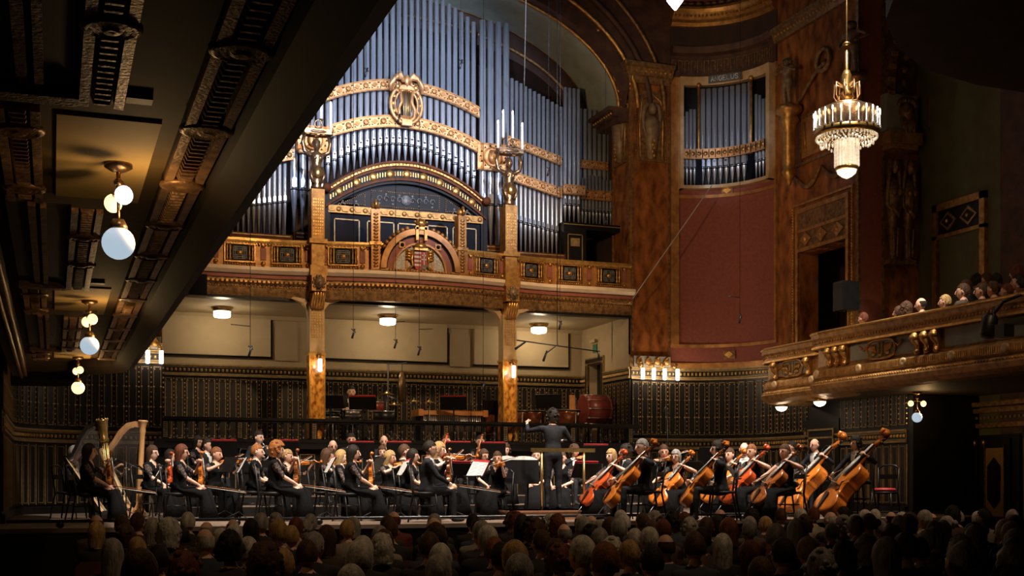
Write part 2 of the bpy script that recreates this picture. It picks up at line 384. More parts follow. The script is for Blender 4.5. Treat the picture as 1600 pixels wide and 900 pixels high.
def frieze(path, z0, z1, mats, parent, name, bead=0.10):
    h = z1-z0; m = MB()
    m.sweep(path, [(0, z0), (0.05, z0), (0.05, z0+h*0.14), (0.025, z0+h*0.2), (0.025, z1-h*0.2), (0.055, z1-h*0.14), (0.055, z1), (0, z1)], 0)
    m.sweep(path, [(0.02, z0+h*0.27), (0.03, z0+h*0.27), (0.03, z1-h*0.27), (0.02, z1-h*0.27)], 1)
    for x, y, a in walk(path, bead):
        M = T(x, y, (z0+z1)/2) @ RZ(a)
        m.frus((0, 0, 0), (0.055, h*0.26), (0.02, h*0.1), 0.035, 2, M @ T(0, -0.028, 0) @ RX(PI/2))
    o = m.build(name, mats, parent); return o
def stage_side(side, path, door):
    w = MB(); w.sweep(path, [(-0.5, ZST-1.1), (0, ZST-1.1), (0, ZCOR), (-0.5, ZCOR)], 0)
    o = struct('wall_%s_wainscot' % side, w, 'black_wood', 'black panelled wainscot with gold beading along the curved %s stage wall' % side)
    m = MB(); m.sweep(path, [(0, ZST), (0.05, ZST), (0.05, ZST+0.13), (0, ZST+0.15)], 0); b = m.build('plinth', 'black_wood', o)
    frieze(path, 4.17, ZCOR, ['gold_line', 'black_wood', 'bead_gold'], o, 'cornice')
    frieze(path, 2.45, 2.72, ['gold_line', 'black_wood', 'bead_gold'], o, 'frieze_band')
    pts = walk(path, 0.252)
    for i, (x, y, a) in enumerate(pts):
        if door and door[0] < y < door[1] and abs(x-16.2) < 0.3: continue
        obj('panel', PAN_UP, o, (x, y, 2.78), a); obj('panel', PAN_LO, o, (x, y, 1.19), a)
        dx, dy = math.cos(a)*0.126, math.sin(a)*0.126
        obj('bead_strip', BEAD_UP, o, (x+dx, y+dy, 2.78), a); obj('strip', STR_LO, o, (x+dx, y+dy, 1.19), a)
    return o
stage_side('right', PATH_R, (22.95, 24.3))
stage_side('left', PATH_L, None)

# ---- alcove under the organ gallery
o = struct('wall_back', MB().box(XL-0.3, XR+0.3, YB, YB+0.3, -0.1, 6.0), 'cream_wall', 'cream wall behind the percussion under the organ gallery')
frieze([(XL, YB), (XR, YB)], 4.19, ZCOR, ['gold_line', 'black_wood', 'bead_gold'], o, 'cornice')
MB().box(XL, XR, YB-0.012, YB, ZPL, 4.19).build('wainscot_board', 'black_wood', o)
n = int((XR-XL)/0.252)
for i in range(n):
    x = XL+0.126+i*(XR-XL-0.02)/n
    obj('panel', PAN_AL, o, (x, YB-0.012, 2.66)); obj('bead_strip', BEAD_AL, o, (x+0.126, YB-0.012, 2.66))
for x0, x1, y0, y1 in ((250, 422, 492, 558), (497, 697, 499, 566), (740, 886, 514, 575)):
    a = at(x0, y1, YB); b = at(x1, y0, YB); zc0 = at((x0+x1)/2, y1-3, YB).z; zc1 = at((x0+x1)/2, y0+4, YB).z
    MB().box(a.x, b.x, YB-0.09, YB, zc0, zc1, 0).box(a.x-0.02, b.x+0.02, YB-0.05, YB, zc0-0.05, zc0, 1).box(b.x, b.x+0.05, YB-0.05, YB, zc0-0.05, zc1, 1).build('acoustic_panel', ['cream_panel', 'black_wood'], o)
for px in (430, 702):
    a = at(px, 540, YB); MB().box(a.x, a.x+0.55, YB-0.04, YB, 4.62, 5.45).build('pilaster_strip', 'cream_wall', o)
MB().box(XL, XR, YB-0.06, YB, 5.60, 5.70).build('cove', 'cream_wall', o)
struct('ceiling_alcove', MB().box(XL, XR, YG, YB, ZLIN, ZLIN+0.15), 'cream_wall', 'cream ceiling under the organ gallery')
struct('floor_platform', MB().box(XL-0.3, XR+0.3, 26.95, YB, -0.1, ZPL), 'stage_wood', 'raised percussion platform behind the balustrade')
w = MB().box(XR-0.03, XR-0.005, YG+0.02, 28.6, ZCOR, 5.7).box(XR, XR+0.4, 28.5, 29.05, ZPL, 6.0).box(XR, XR+0.4, YG, 28.5, ZPL, ZCOR).box(XR, XR+0.4, 29.95, YB, ZPL, 6.0).box(XR, XR+0.4, 29.05, 29.95, 4.75, 6.0)
o = struct('wall_alcove_right', w, 'cream_wall', 'cream side wall of the alcove with a small dark doorway')
frieze([(XR, YB), (XR, 30.1), (XR, 30.08)], 4.19, ZCOR, ['gold_line', 'black_wood', 'bead_gold'], o, 'cornice')
MB().box(XR-0.02, XR, 29.95, YB, ZPL, 4.19).box(XR-0.02, XR, YG, 29.05, ZPL, 4.19).build('wainscot_board', 'panel_black', o)
for y in (30.07, 30.29, 28.9, 28.65, 28.4, 28.15, 27.9, 27.65):
    obj('panel', PAN_AL, o, (XR-0.02, y, 2.66), -PI/2); obj('bead_strip', BEAD_AL, o, (XR-0.02, y-0.126, 2.66), -PI/2)
frieze([(XR-0.03, 28.9), (XR-0.03, YG-0.02)], 4.19, ZCOR, ['gold_line', 'black_wood', 'bead_gold'], o, 'cornice')
MB().box(XR-0.035, XR-0.005, YG-0.005, 28.6, ZPL, 4.19).build('wainscot_board', 'panel_black', o)
d = struct('door_1', MB().box(XR+0.25, XR+0.3, 29.05, 29.95, ZPL, 4.75, 0).box(XR+0.24, XR+0.25, 29.12, 29.88, ZPL+0.1, 3.5, 1).box(XR+0.24, XR+0.25, 29.12, 29.88, 3.6, 4.6, 1), ['black_wood', 'panel_black'], 'small dark door in the alcove side wall')
m = MB()
for y0, y1, z0, z1 in ((28.93, 29.05, ZPL, 4.75), (29.95, 30.07, ZPL, 4.75), (28.93, 30.07, 4.75, 4.90)):
    m.box(XR-0.05, XR+0.02, y0, y1, z0, z1, 0)
    m.box(XR-0.06, XR-0.05, y0+0.035, y1-0.035, z0+0.02, z1-0.035, 1)
m.build('door_frame', ['gold_line', 'black_wood'], d)
e = MB().box(XR-0.10, XR-0.03, 29.35, 29.65, 5.28, 5.36, 0).box(XR-0.03, XR, 29.38, 29.62, 5.02, 5.24, 1)
tag(e.build('exit_lamp', ['cream_panel', 'sign_green']), 'small pale emergency lamp over the dark alcove door with a green sign', 'lamp')

# ---- stage back wall below the balustrade
o = struct('wall_stage_back', MB().box(XL-0.2, XR+0.2, 26.85, 26.95, ZST, 2.56), 'black_wood', 'black panelled wall below the balustrade behind the orchestra')
for i in range(24):
    x = XL+0.25+i*0.46
    m = MB().box(-0.19, 0.19, -0.02, 0, 0, 1.05, 0)
    for s in (-1, 1): m.box(s*0.16-0.008, s*0.16+0.008, -0.028, -0.02, 0.05, 1.0, 1); m.box(-0.16, 0.16, -0.028, -0.02, (0.05 if s < 0 else 0.985), (0.065 if s < 0 else 1.0), 1)
    if i == 0: pm = m.mesh('panel', ['panel_black', 'gold_line'])
    obj('panel', pm, o, (x, 26.85, 1.25))
MB().box(XL-0.2, XR+0.2, 26.70, 26.97, 2.36, 2.42).build('ledge', 'black_wood', o)

# ---- balustrade
bal = thing('balustrade', 'black turned balustrade with ladder-patterned posts in front of the percussion', 'balustrade', (0, 0, 0))
MB().box(XL, XR, 26.86, 27.06, 2.97, 3.03).box(XL, XR, 26.89, 27.03, 2.93, 2.97).build('hand_rail', 'black_wood', bal)
MB().box(XL, XR, 26.84, 27.06, 2.50, 2.57).build('bottom_rail', 'black_wood', bal)
BM = MB().lathe([(0.035, 0), (0.035, 0.03), (0.018, 0.05), (0.038, 0.13), (0.036, 0.17), (0.016, 0.22), (0.022, 0.30), (0.034, 0.33), (0.034, 0.36)], 8, 0).lathe([(0.030, 0.195), (0.030, 0.215)], 8, 1).mesh('baluster', ['rail_metal', 'old_gold'])
posts = [at(px, 670, 26.95).x for px in (258, 374, 490, 594, 695, 788, 893, 983)]
pm = MB().box(-0.07, 0.07, -0.09, 0.09, 0, 0.37, 0)
for s in (-1, 1): pm.box(s*0.035-0.004, s*0.035+0.004, -0.097, -0.09, 0.02, 0.35, 1)
for k in range(8): pm.box(-0.03, 0.03, -0.097, -0.09, 0.03+k*0.043, 0.045+k*0.043, 1)
PM = pm.mesh('post', ['black_wood', 'gold_line'])
for x in posts: obj('post', PM, bal, (x, 26.95, 2.57))
for a, b in zip(posts, posts[1:]):
    k = max(1, round((b-a)/0.235))
    for i in range(1, k): obj('baluster', BM, bal, (a+(b-a)*i/k, 26.95, 2.57))

# ---- marble pier right of the organ, arch over the organ, dark niche behind the pipes
def pier(side, x0, x1):
    w = MB().box(x0, x1, YG, 28.5, ZCOR, 9.1, 0)
    w.box(x0, x1, YG, 28.5, 9.1, 11.5, 0)
    o = struct('wall_%s_pier' % side, w, 'marble', 'tall brown marble pier on the %s of the organ' % side)
    if side == 'left': return o
    m = MB()
    for xa in (x0+0.02, x1-0.06): m.box(xa, xa+0.04, YG-0.03, YG, ZCOR+0.3, 11.4, 0)
    for ya in (YG+0.02, 28.4): m.box(x0-0.03, x0, ya, ya+0.04, ZCOR+0.3, 11.4, 0)
    for k in range(34):
        m.ell((x0+0.14, YG-0.02, 9.2+k*0.065), (0.022, 0.02, 0.026), 6, 4); m.ell((x1-0.14, YG-0.02, 9.2+k*0.065), (0.022, 0.02, 0.026), 6, 4)
    m.build('moulding', 'old_gold', o)
    # herm reliefs on both faces
    for M in (T((x0+x1)/2, YG, 9.55), T(x0, 27.95, 9.55) @ RZ(-PI/2)):
        r = MB()
        r.prism([(-0.34, 0), (0.34, 0), (0.34, 1.45), (0.22, 1.72), (-0.22, 1.72), (-0.34, 1.45)], 0, 0.05, 0, M @ RX(PI/2))
        r.lathe([(0.10, 0.05), (0.15, 0.35), (0.20, 0.75), (0.22, 0.95), (0.14, 1.08), (0.07, 1.14)], 10, 1, M @ T(0, -0.03, 0))
        r.ell((0, -0.12, 1.27), (0.11, 0.12, 0.15), 10, 7, 1, M); r.ell((0, -0.24, 1.24), (0.025, 0.035, 0.04), 6, 4, 1, M)
        for s in (-1, 1):
            r.tube([(s*0.05, -0.1, 1.40), (s*0.17, -0.08, 1.36), (s*0.24, -0.06, 1.12), (s*0.21, -0.06, 0.8), (s*0.12, -0.08, 0.5)], [0.05, 0.07, 0.06, 0.05, 0.02], 6, 1, M)
            r.tube([(s*0.30, -0.03, 0.1), (s*0.32, -0.05, 0.9), (s*0.26, -0.05, 1.5), (0, -0.06, 1.66)], 0.025, 5, 2, M)
        for k in range(5): r.ell((0.02*(-1)**k, -0.17, 0.12+k*0.09), (0.05, 0.04, 0.05), 6, 4, 2, M)
        r.build('herm_relief', ['old_gold', 'statue', 'gold'], o)
    # capital and cornice
    pth = [(x0-0.0, 28.5), (x0, YG), (x1, YG)]
    m = MB().sweep([(x0, 29.3), (x0, YG), (x1, YG)], [(0, 11.45), (0.06, 11.45), (0.10, 11.6), (0.14, 11.62), (0.22, 11.78), (0.28, 11.80), (0.28, 11.90), (0, 11.95)], 0)
    for x, y, a in walk([(x0, 29.2), (x0, YG)], 0.13)+walk([(x0, YG), (x1, YG)], 0.13): m.ell((0, -0.21, 0), (0.03, 0.03, 0.035), 6, 4, 1, T(x, y, 11.70) @ RZ(a))
    m.build('capital', ['old_gold', 'bright_gold'], o)
    MB().box(x0-0.04, x1, YG-0.05, YG, ZCOR, ZCOR+0.25).build('base_moulding', 'old_gold', o)
    return o
pier('right', XR, 14.38); pier('left', mir(14.38), XL)
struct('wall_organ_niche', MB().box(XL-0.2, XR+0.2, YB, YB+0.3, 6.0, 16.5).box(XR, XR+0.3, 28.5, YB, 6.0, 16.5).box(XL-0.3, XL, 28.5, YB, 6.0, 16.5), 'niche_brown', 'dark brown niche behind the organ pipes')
def ell_pts(a, b, z0, Y, n=40): return [Vector((XC+a*math.cos(PI-PI*i/n), Y, z0+b*math.sin(PI*i/n))) for i in range(n+1)]
ZS = 10.83
m = MB(); A = ell_pts(5.4, 2.79, ZS, YG); B = [Vector((p.x, YG, 16.5)) for p in A]
m.strip([Vector((mir(14.38), YG, 11.6)), Vector((XL, YG, 11.6)), Vector((XC-5.41, YG, ZS))]+A, [Vector((mir(14.38), YG, 16.5)), Vector((XL, YG, 16.5)), Vector((XC-5.41, YG, 16.5))]+B, 0.5)
m.strip(A[-1:]+[Vector((XR, YG, 11.6)), Vector((14.38, YG, 11.6))], [Vector((XC+5.4, YG, 16.5)), Vector((XR, YG, 16.5)), Vector((14.38, YG, 16.5))], 0.5)
wa = struct('wall_arch', m, 'dark_plaster', 'dark wall above the great arch of the organ niche')
# archivolt: gilded ornamented reveal, then green soffit, then dark inner arch
m = MB(); E1 = ell_pts(5.72, 3.30, ZS, YG-0.02); E0 = ell_pts(5.36, 2.76, ZS, YG+0.30)
n = len(E1)
for i in range(n-1): m.add([E1[i], E1[i+1], E0[i+1], E0[i]], [(0, 1, 2, 3)], 0)
for i in range(n-1):
    for k in range(7):
        u, v = RND.random(), 0.15+0.7*RND.random()
        p = E1[i].lerp(E1[i+1], u).lerp(E0[i].lerp(E0[i+1], u), v)
        m.ell((p.x, p.y-0.015, p.z), (0.05+0.04*RND.random(), 0.04, 0.035+0.03*RND.random()), 6, 4, 1)
m.tube([p+Vector((0, -0.03, 0)) for p in E1], 0.055, 6, 1); m.tube([p+Vector((0, -0.03, 0)) for p in E0], 0.045, 6, 1)
m.build('archivolt', ['old_gold', 'gold'], wa)
m = MB(); m.tube(ell_pts(6.05, 3.75, ZS, YG-0.06), 0.07, 6, 0); m.tube(ell_pts(6.45, 4.25, ZS, YG-0.06), 0.05, 6, 1)
m.build('arch_moulding', ['dark_plaster', 'old_gold'], wa)
m = MB(); n = 40; E2 = ell_pts(5.36, 2.76, ZS, YG+0.30); E3 = ell_pts(5.30, 2.70, ZS, 29.3)
for i in range(n): m.add([E2[i], E2[i+1], E3[i+1], E3[i]], [(0, 1, 2, 3)], 0, None, True)
struct('ceiling_organ_arch', m, 'green_plaster', 'grey green plaster vault of the organ arch')
m = MB(); E4 = ell_pts(5.30, 2.70, ZS, 29.3); E5 = ell_pts(4.75, 2.0, ZS, 29.3); E6 = ell_pts(4.75, 2.0, ZS, YB)
for i in range(n): m.add([E4[i], E4[i+1], E5[i+1], E5[i]], [(0, 1, 2, 3)], 0); m.add([E5[i], E5[i+1], E6[i+1], E6[i]], [(0, 1, 2, 3)], 0)
m.tube(ell_pts(4.95, 2.25, ZS, 29.27), 0.05, 6, 1); m.tube(ell_pts(5.33, 2.72, ZS, 29.26), 0.04, 6, 1)
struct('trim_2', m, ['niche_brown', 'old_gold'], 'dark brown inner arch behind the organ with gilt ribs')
# console at the arch springing
m = MB()
for k, (o0, o1, h) in enumerate(((0.0, 0.55, 0.10), (0.0, 0.42, 0.12), (0.0, 0.28, 0.12))): m.box(XR-o1, XR, YG+0.1, 29.3, 10.75-k*0.12, 10.75-k*0.12+h, 0)
for k in range(14): m.ell((XR-0.44, YG+0.2+k*0.13, 10.70), (0.03, 0.03, 0.03), 6, 4, 1)
struct('trim_3', m, ['dark_plaster', 'bright_gold'], 'dark beaded impost cornice where the organ arch springs')

# ---- curved niche wall to the right: red panel, niche organ, cornices
def arcp(deg, r=ARC_R): return (ARC_C[0]+r*math.cos(math.radians(deg)), ARC_C[1]+r*math.sin(math.radians(deg)))
def deg_for(px):
    lo, hi = 0.0, 88.0
    for _ in range(40):
        mid = (lo+hi)/2; x, y = arcp(mid, ARC_R-0.1)
        if px_of(x, y) > px: lo = mid
        else: hi = mid
    return (lo+hi)/2
def apath(p0, p1, n=14, r=ARC_R):
    a, b = deg_for(p0), deg_for(p1); return [arcp(a+(b-a)*i/n, r) for i in range(n+1)]
full = [(14.38, YG)]+arc_pts[1:]
w = MB().sweep(full, [(-0.4, ZCOR), (0, ZCOR), (0, 16.5), (-0.4, 16.5)], 0)
nw = struct('wall_right_niche', w, 'red_wall', 'concave red wall between the marble pier and the box')
m = MB()
for z0, z1, o1 in ((ZCOR, 4.60, 0.05), (4.98, 5.06, 0.04), (8.70, 8.78, 0.04), (11.62, 11.70, 0.05)): m.sweep(full, [(0, z0), (o1, z0), (o1, z1), (0, z1)], 0)
m.build('gilt_moulding', 'ochre', nw)
for z, px in ((4.79, 1138), (8.86, 1135)):
    dg = deg_for(px); x, y = arcp(dg, ARC_R); M = T(x, y, z) @ RZ(math.radians(dg-90))
    MB().cbox((0, -0.02, 0), (0.30, 0.04, 0.20), 0, M).prism([(-0.11, 0), (0, -0.085), (0.11, 0), (0, 0.085)], 0, 0.06, 1, M @ RX(PI/2)).build('diamond_tile', ['old_gold', 'bright_gold'], nw)
m = MB(); ap = apath(1050, 1062, 2); m.sweep(ap, [(0, 5.06), (0.06, 5.06), (0.06, 11.62), (0, 11.62)], 0); m.sweep(apath(1207, 1215, 2), [(0, 5.06), (0.06, 5.06), (0.06, 11.62), (0, 11.62)], 0)
m.build('side_moulding', 'ochre', nw)
m = MB()   # key-pattern band and cornice above the niche organ
m.sweep(full, [(0, 11.70), (0.06, 11.70), (0.06, 12.22), (0.20, 12.26), (0.26, 12.40), (0, 12.44)], 0)
for i, (x, y, a) in enumerate(walk(full, 0.17)):
    M = T(x, y, 11.96) @ RZ(a)
    for q in ((-0.07, 0.05, 0.13, 0.15), (-0.07, -0.05, -0.15, -0.13), (-0.07, -0.05, -0.13, 0.13), (0.03, 0.05, -0.09, 0.13), (0.0, 0.05, -0.01, 0.01)):
        m.box(q[0], q[1], -0.085, -0.06, q[2], q[3], 1, M)
m.build('key_pattern_cornice', ['dark_plaster', 'old_gold'], nw)
m = MB().sweep(full, [(0, 12.95), (0.10, 12.95), (0.16, 13.02), (0.16, 13.10), (0.30, 13.22), (0.34, 13.30), (0.34, 13.36), (0, 13.4)], 0)
for x, y, a in walk(full, 0.11): m.cbox((0, -0.24, 13.17), (0.05, 0.05, 0.06), 1, T(x, y, 0) @ RZ(a))
m.build('upper_cornice', ['gold', 'bright_gold'], nw)
m = MB().sweep(full, [(0, 12.44), (0.02, 12.44), (0.02, 12.95), (0, 12.95)], 0); m.build('dark_frieze', 'niche_brown', nw)
m = MB()
for x, y, a in walk(full, 0.20):
    for z in (13.5, 13.68, 13.86): m.ell((0.05*RND.random(), -0.12, z), (0.10, 0.09, 0.045), 7, 4, 0, T(x, y, 0) @ RZ(a) @ RYm(RND.uniform(-0.7, 0.7)) @ T(0, 0, 0) if False else T(x, y, 0) @ RZ(a))
m.build('laurel_band', 'old_gold', nw)

norg = thing('niche_organ', 'small window-shaped case of silver organ pipes in the curved red wall', 'organ')
m = MB().sweep(apath(1062, 1207, 16), [(0.01, 8.95), (0.03, 8.95), (0.03, 11.62), (0.01, 11.62)], 0); m.build('case_back', 'case_dark', norg)
m = MB()
for p0, p1 in ((1061, 1066), (1203, 1208)): m.sweep(apath(p0, p1, 1), [(0, 8.90), (0.22, 8.90), (0.22, 11.66), (0, 11.66)], 0)
m.sweep(apath(1061, 1208, 16), [(0, 8.90), (0.24, 8.90), (0.24, 8.98), (0, 8.98)], 0)
m.sweep(apath(1061, 1208, 16), [(0, 11.46), (0.20, 11.46), (0.24, 11.66), (0, 11.66)], 0)
m.build('case_frame', 'pale_ochre', norg)
def pipe_mesh(r, foot, body, mouth=True, dark=False, n=10):
    """organ pipe: conical foot, flat mouth with lips, long body; origin at the toe"""
    m = MB(); mh = max(0.10, r*2.6)
    m.lathe([(r*0.22, 0), (r*0.95, foot-0.02), (r, foot), (r, foot+body), (r*0.9, foot+body)], n, 0)
    if mouth:
        m.box(-r*0.62, r*0.62, -r*1.05, -r*0.5, foot+0.03, foot+mh, 0)
        m.box(-r*0.66, r*0.66, -r*1.10, -r*0.5, foot+0.005, foot+0.03, 1)
        m.lathe([(r*0.62, 0), (r*0.62, r*0.5)], 8, 0, T(0, -r*0.55, foot+mh) @ RX(PI/2), False)
        m.lathe([(r*1.06, foot-0.03), (r*1.06, foot-0.005)], n, 1)
    return m.mesh('pipe', ['pipe_dark' if dark else 'pipe_metal', 'case_dark'])
PMC = {}
def pipe(parent, x, y, z0, z1, r, foot, dark=False, rz=0.0):
    k = (round(r, 3), round(foot, 2), round(z1-z0, 1), dark)
    if k not in PMC: PMC[k] = pipe_mesh(k[0], k[1], max(0.1, z1-z0-foot), True, dark)
    return obj('pipe', PMC[k], parent, (x, y, z0), rz)
def arcpipe(px, ztop, r, zb=9.0):
    dg = deg_for(px); x, y = arcp(dg, ARC_R-0.13); pipe(norg, x, y, zb, ztop, r, 0.42, False, math.radians(dg-90))
for i in range(9): arcpipe(1098+i*9.4, 11.38, 0.066)
for i, z in enumerate((10.70, 10.82, 10.88, 10.92)): arcpipe(1067+i*6.0, z, 0.042)
for i, z in enumerate((11.05, 11.0, 10.95, 10.9)): arcpipe(1183+i*5.6, z, 0.042)
for px in (1091, 1179):
    dg = deg_for(px); x, y = arcp(dg, ARC_R-0.24); MB().tube([(x, y, 8.98), (x, y, 11.5)], 0.035, 8).ell((x, y, 11.45), (0.06, 0.06, 0.06), 8, 5).ell((x, y, 9.75), (0.06, 0.06, 0.06), 8, 5).box(-0.07, 0.07, -0.05, 0.05, 0, 0.62, 1, T(x, y, 8.98) @ RZ(math.radians(dg-90))).build('colonnette', ['gold', 'case_blue'], norg)
m = MB(); bp = apath(1064, 1205, 20, ARC_R-0.27); m.sweep(bp, [(0, 9.62), (0.03, 9.62), (0.03, 9.86), (0, 9.86)], 0)
for x, y, a in walk(bp, 0.16):
    m.lathe([(0.055, 0), (0.055, 0.02)], 10, 1, T(x, y, 9.74) @ RZ(a) @ T(0, -0.03, 0) @ RX(PI/2)); m.cbox((0.08, -0.035, 9.74), (0.02, 0.02, 0.2), 2, T(x, y, 0) @ RZ(a))
m.build('carved_band', ['carved_gold', 'gold', 'case_dark'], norg)
dg = deg_for(1137); x, y = arcp(dg, ARC_R-0.36); M = T(x, y, 11.55) @ RZ(math.radians(dg-90))
m = MB().cbox((0, 0, 0), (0.82, 0.03, 0.18), 0, M)
nb = m.build('name_board', ['name_board'], norg)
GLY = {'A': [[(0, 0), (.5, 1), (1, 0)], [(.2, .4), (.8, .4)]], 'N': [[(0, 0), (0, 1), (1, 0), (1, 1)]], 'G': [[(1, .85), (.7, 1), (.3, 1), (0, .7), (0, .3), (.3, 0), (.7, 0), (1, .3), (1, .5), (.6, .5)]], 'E': [[(1, 1), (0, 1), (0, 0), (1, 0)], [(0, .5), (.8, .5)]], 'L': [[(0, 1), (0, 0), (1, 0)]], 'U': [[(0, 1), (0, .3), (.3, 0), (.7, 0), (1, .3), (1, 1)]], 'S': [[(1, .85), (.7, 1), (.3, 1), (0, .8), (.2, .55), (.8, .45), (1, .2), (.7, 0), (.3, 0), (0, .15)]]}
for k, chx in enumerate('ANGELUS'):
    lm = MB()
    for st in GLY[chx]: lm.tube([(-0.34+k*0.10+a*0.072, -0.02, -0.055+b*0.11) for a, b in st], 0.010, 4, 0, M)
    lm.build('letter', 'shirt_white', nb)

# ---- corner wall with the stage box doorway (plane x = 16.24, y 20.7..25.45) and its end face
XW = 16.24; YE = 22.4; Z0B = 4.15
dA, dB = atX(1325, 500, XW).y, atX(1250, 500, XW).y; zD = 6.95
w = MB().box(XW, XW+0.5, dB, 25.45, ZCOR-0.3, 16.5, 0).box(XW, XW+0.5, YE, dA, ZCOR-0.3, 16.5, 0).box(XW, XW+0.5, dA, dB, zD, 16.5, 0).box(XW+0.5, 17.9, YE, YE+0.35, 3.0, 16.5, 0)
cw = struct('wall_right_corner', w, 'marble', 'brown marble wall around the stage box doorway')
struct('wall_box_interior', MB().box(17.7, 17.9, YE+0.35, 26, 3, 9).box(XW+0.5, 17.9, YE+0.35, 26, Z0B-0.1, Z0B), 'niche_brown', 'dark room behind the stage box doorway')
m = MB()
def fr(y0, y1, z0, z1, d=0.05, mi=0): m.box(XW-d, XW, y0, y1, z0, z1, mi)
for k, (e, wd, dd) in enumerate(((0.0, 0.10, 0.07), (0.18, 0.05, 0.05))):
    fr(dA-e-wd, dA-e, Z0B, zD+0.9+e, dd); fr(dB+e, dB+e+wd, Z0B, zD+0.9+e, dd); fr(dA-e-wd, dB+e+wd, zD+0.9+e, zD+0.9+e+wd, dd)
for k in range(60): m.ell((XW-0.06, dB+0.21, Z0B+k*0.065), (0.02, 0.022, 0.025), 5, 4, 1); m.ell((XW-0.06, dA-0.21, Z0B+k*0.065), (0.02, 0.022, 0.025), 5, 4, 1)
fr(dA, dB, zD, zD+0.9, 0.03, 2); fr(dA, dB, zD, zD+0.08, 0.07); fr(dA, dB, zD+0.45, zD+0.52, 0.06)
for k in range(3):
    yc = dA+(dB-dA)*(k+0.5)/3; m.prism([(-0.22, 0), (0, -0.16), (0.22, 0), (0, 0.16)], 0, 0.07, 0, T(XW, yc, zD+0.27) @ RZ(-PI/2) @ RX(PI/2)); m.ell((XW-0.08, yc, zD+0.27), (0.03, 0.05, 0.05), 6, 4, 1)
m.build('doorway_surround', ['gold', 'bright_gold', 'old_gold'], cw)
m = MB()   # swags, crown and panels over the doorway
for k in range(2):
    ya = dB+0.1-k*1.05; m.tube([(XW-0.06, ya-1.0*i/10, 8.75-0.35*math.sin(PI*i/10)) for i in range(11)], [0.03+0.035*math.sin(PI*i/10) for i in range(11)], 6, 0)
m.box(XW-0.05, XW, 22.9, 24.7, 8.95, 9.02, 0); m.box(XW-0.04, XW, 23.1, 24.4, 9.1, 10.0, 1); m.box(XW-0.06, XW, 23.05, 23.1, 9.05, 10.05, 0); m.box(XW-0.06, XW, 24.4, 24.45, 9.05, 10.05, 0); m.box(XW-0.06, XW, 23.05, 24.45, 10.0, 10.06, 0)
m.tube([(XW-0.07, 24.7-0.12*i, 10.35+0.65*math.sin(PI*i/22)**1.5) for i in range(12)], [0.05]*11+[0.1], 6, 0); m.tube([(XW-0.07, 23.5+0.25*math.cos(2*PI*i/12), 11.1+0.25*math.sin(2*PI*i/12)) for i in range(12)], 0.06, 6, 0, closed=True)
for k in range(9): m.tube([(XW-0.05, 23.3+0.13*k, 9.2), (XW-0.06, 23.35+0.13*k, 9.9)], 0.03, 5, 2) if k % 3 == 1 else None
m.sweep([(XW, 25.45), (XW, YE), (17.9, YE)], [(0, 12.1), (0.1, 12.1), (0.16, 12.25), (0.24, 12.3), (0.24, 12.4), (0, 12.45)], 0)
m.sweep([(XW, 25.45), (XW, YE), (17.9, YE)], [(0, 13.5), (0.1, 13.5), (0.2, 13.65), (0.2, 13.75), (0, 13.8)], 0)
for k in range(22): m.ell((XW-0.2, 22.5+k*0.13, 12.2), (0.03, 0.03, 0.03), 5, 4, 3)
m.build('gilt_ornament', ['old_gold', 'ochre', 'gold', 'bright_gold'], cw)
MB().box(XW+0.06, XW+0.62, YE-0.07, YE, 3.2, 16.5, 0).box(XW+0.0, XW+0.06, YE-0.10, YE, 3.2, 16.5, 1).box(XW+0.62, XW+0.68, YE-0.10, YE, 3.2, 16.5, 1).build('red_pilaster', ['terracotta', 'old_gold'], cw)
# chandelier reflection in the dark room, imitated by a small glowing ring and flame
il = thing('chandelier_glimpse', 'tiny glowing stand-in for the chandelier reflection inside the stage box doorway', 'lamp', (17.55, 23.75, 6.55))
m = MB().lathe([(0.22, 0.0), (0.24, 0.05), (0.24, 0.07)], 12, 0); m.tube([(0, 0, 0.05), (0, 0, 0.5)], 0.012, 5, 0); m.build('ring', 'old_gold', il)
m = MB()
for k in range(12): m.tube([(0.22*math.cos(k*PI/6), 0.22*math.sin(k*PI/6), 0), (0.22*math.cos(k*PI/6), 0.22*math.sin(k*PI/6), -0.22)], 0.012, 5)
m.build('fringe', 'bronze', il); MB().ell((-0.12, -0.1, -0.1), (0.03, 0.03, 0.04), 8, 5).build('bulb', 'flame', il)

# caryatid stack on the end face
car = thing('caryatid_column', 'gilded bearded mask over paired women figures carved on the tall console', 'column', (0, 0, 0))
xc0 = at(1405, 300, YE-0.2).x
def zz(py, px=1405): return at(px, py, YE-0.2).z
m = MB().box(xc0-0.42, xc0+0.42, YE-0.45, YE, zz(228), zz(210), 0).box(xc0-0.36, xc0+0.36, YE-0.38, YE, zz(236), zz(228), 0); m.build('abacus', 'balcony_gold', car)
m = MB().box(xc0-0.40, xc0+0.40, YE-0.30, YE, zz(208), zz(150), 0); m.build('block', 'balcony_grey', car)
m = MB(); zc = zz(180)
m.ell((xc0+0.05, YE-0.36, zc), (0.17, 0.17, 0.25), 10, 8); m.ell((xc0-0.02, YE-0.53, zc-0.02), (0.035, 0.05, 0.07), 6, 4)
for k in range(9): m.tube([(xc0+0.05-0.18+0.045*k, YE-0.44, zc-0.12), (xc0+0.05-0.14+0.035*k, YE-0.47, zc-0.38-0.03*(k % 3))], [0.035, 0.015], 5)
for k in range(8): m.ell((xc0+0.05+0.20*math.cos(k*PI/7), YE-0.40, zc+0.18+0.10*math.sin(k*PI/7)), (0.06, 0.06, 0.07), 6, 4)
m.build('mask', 'old_gold', car)
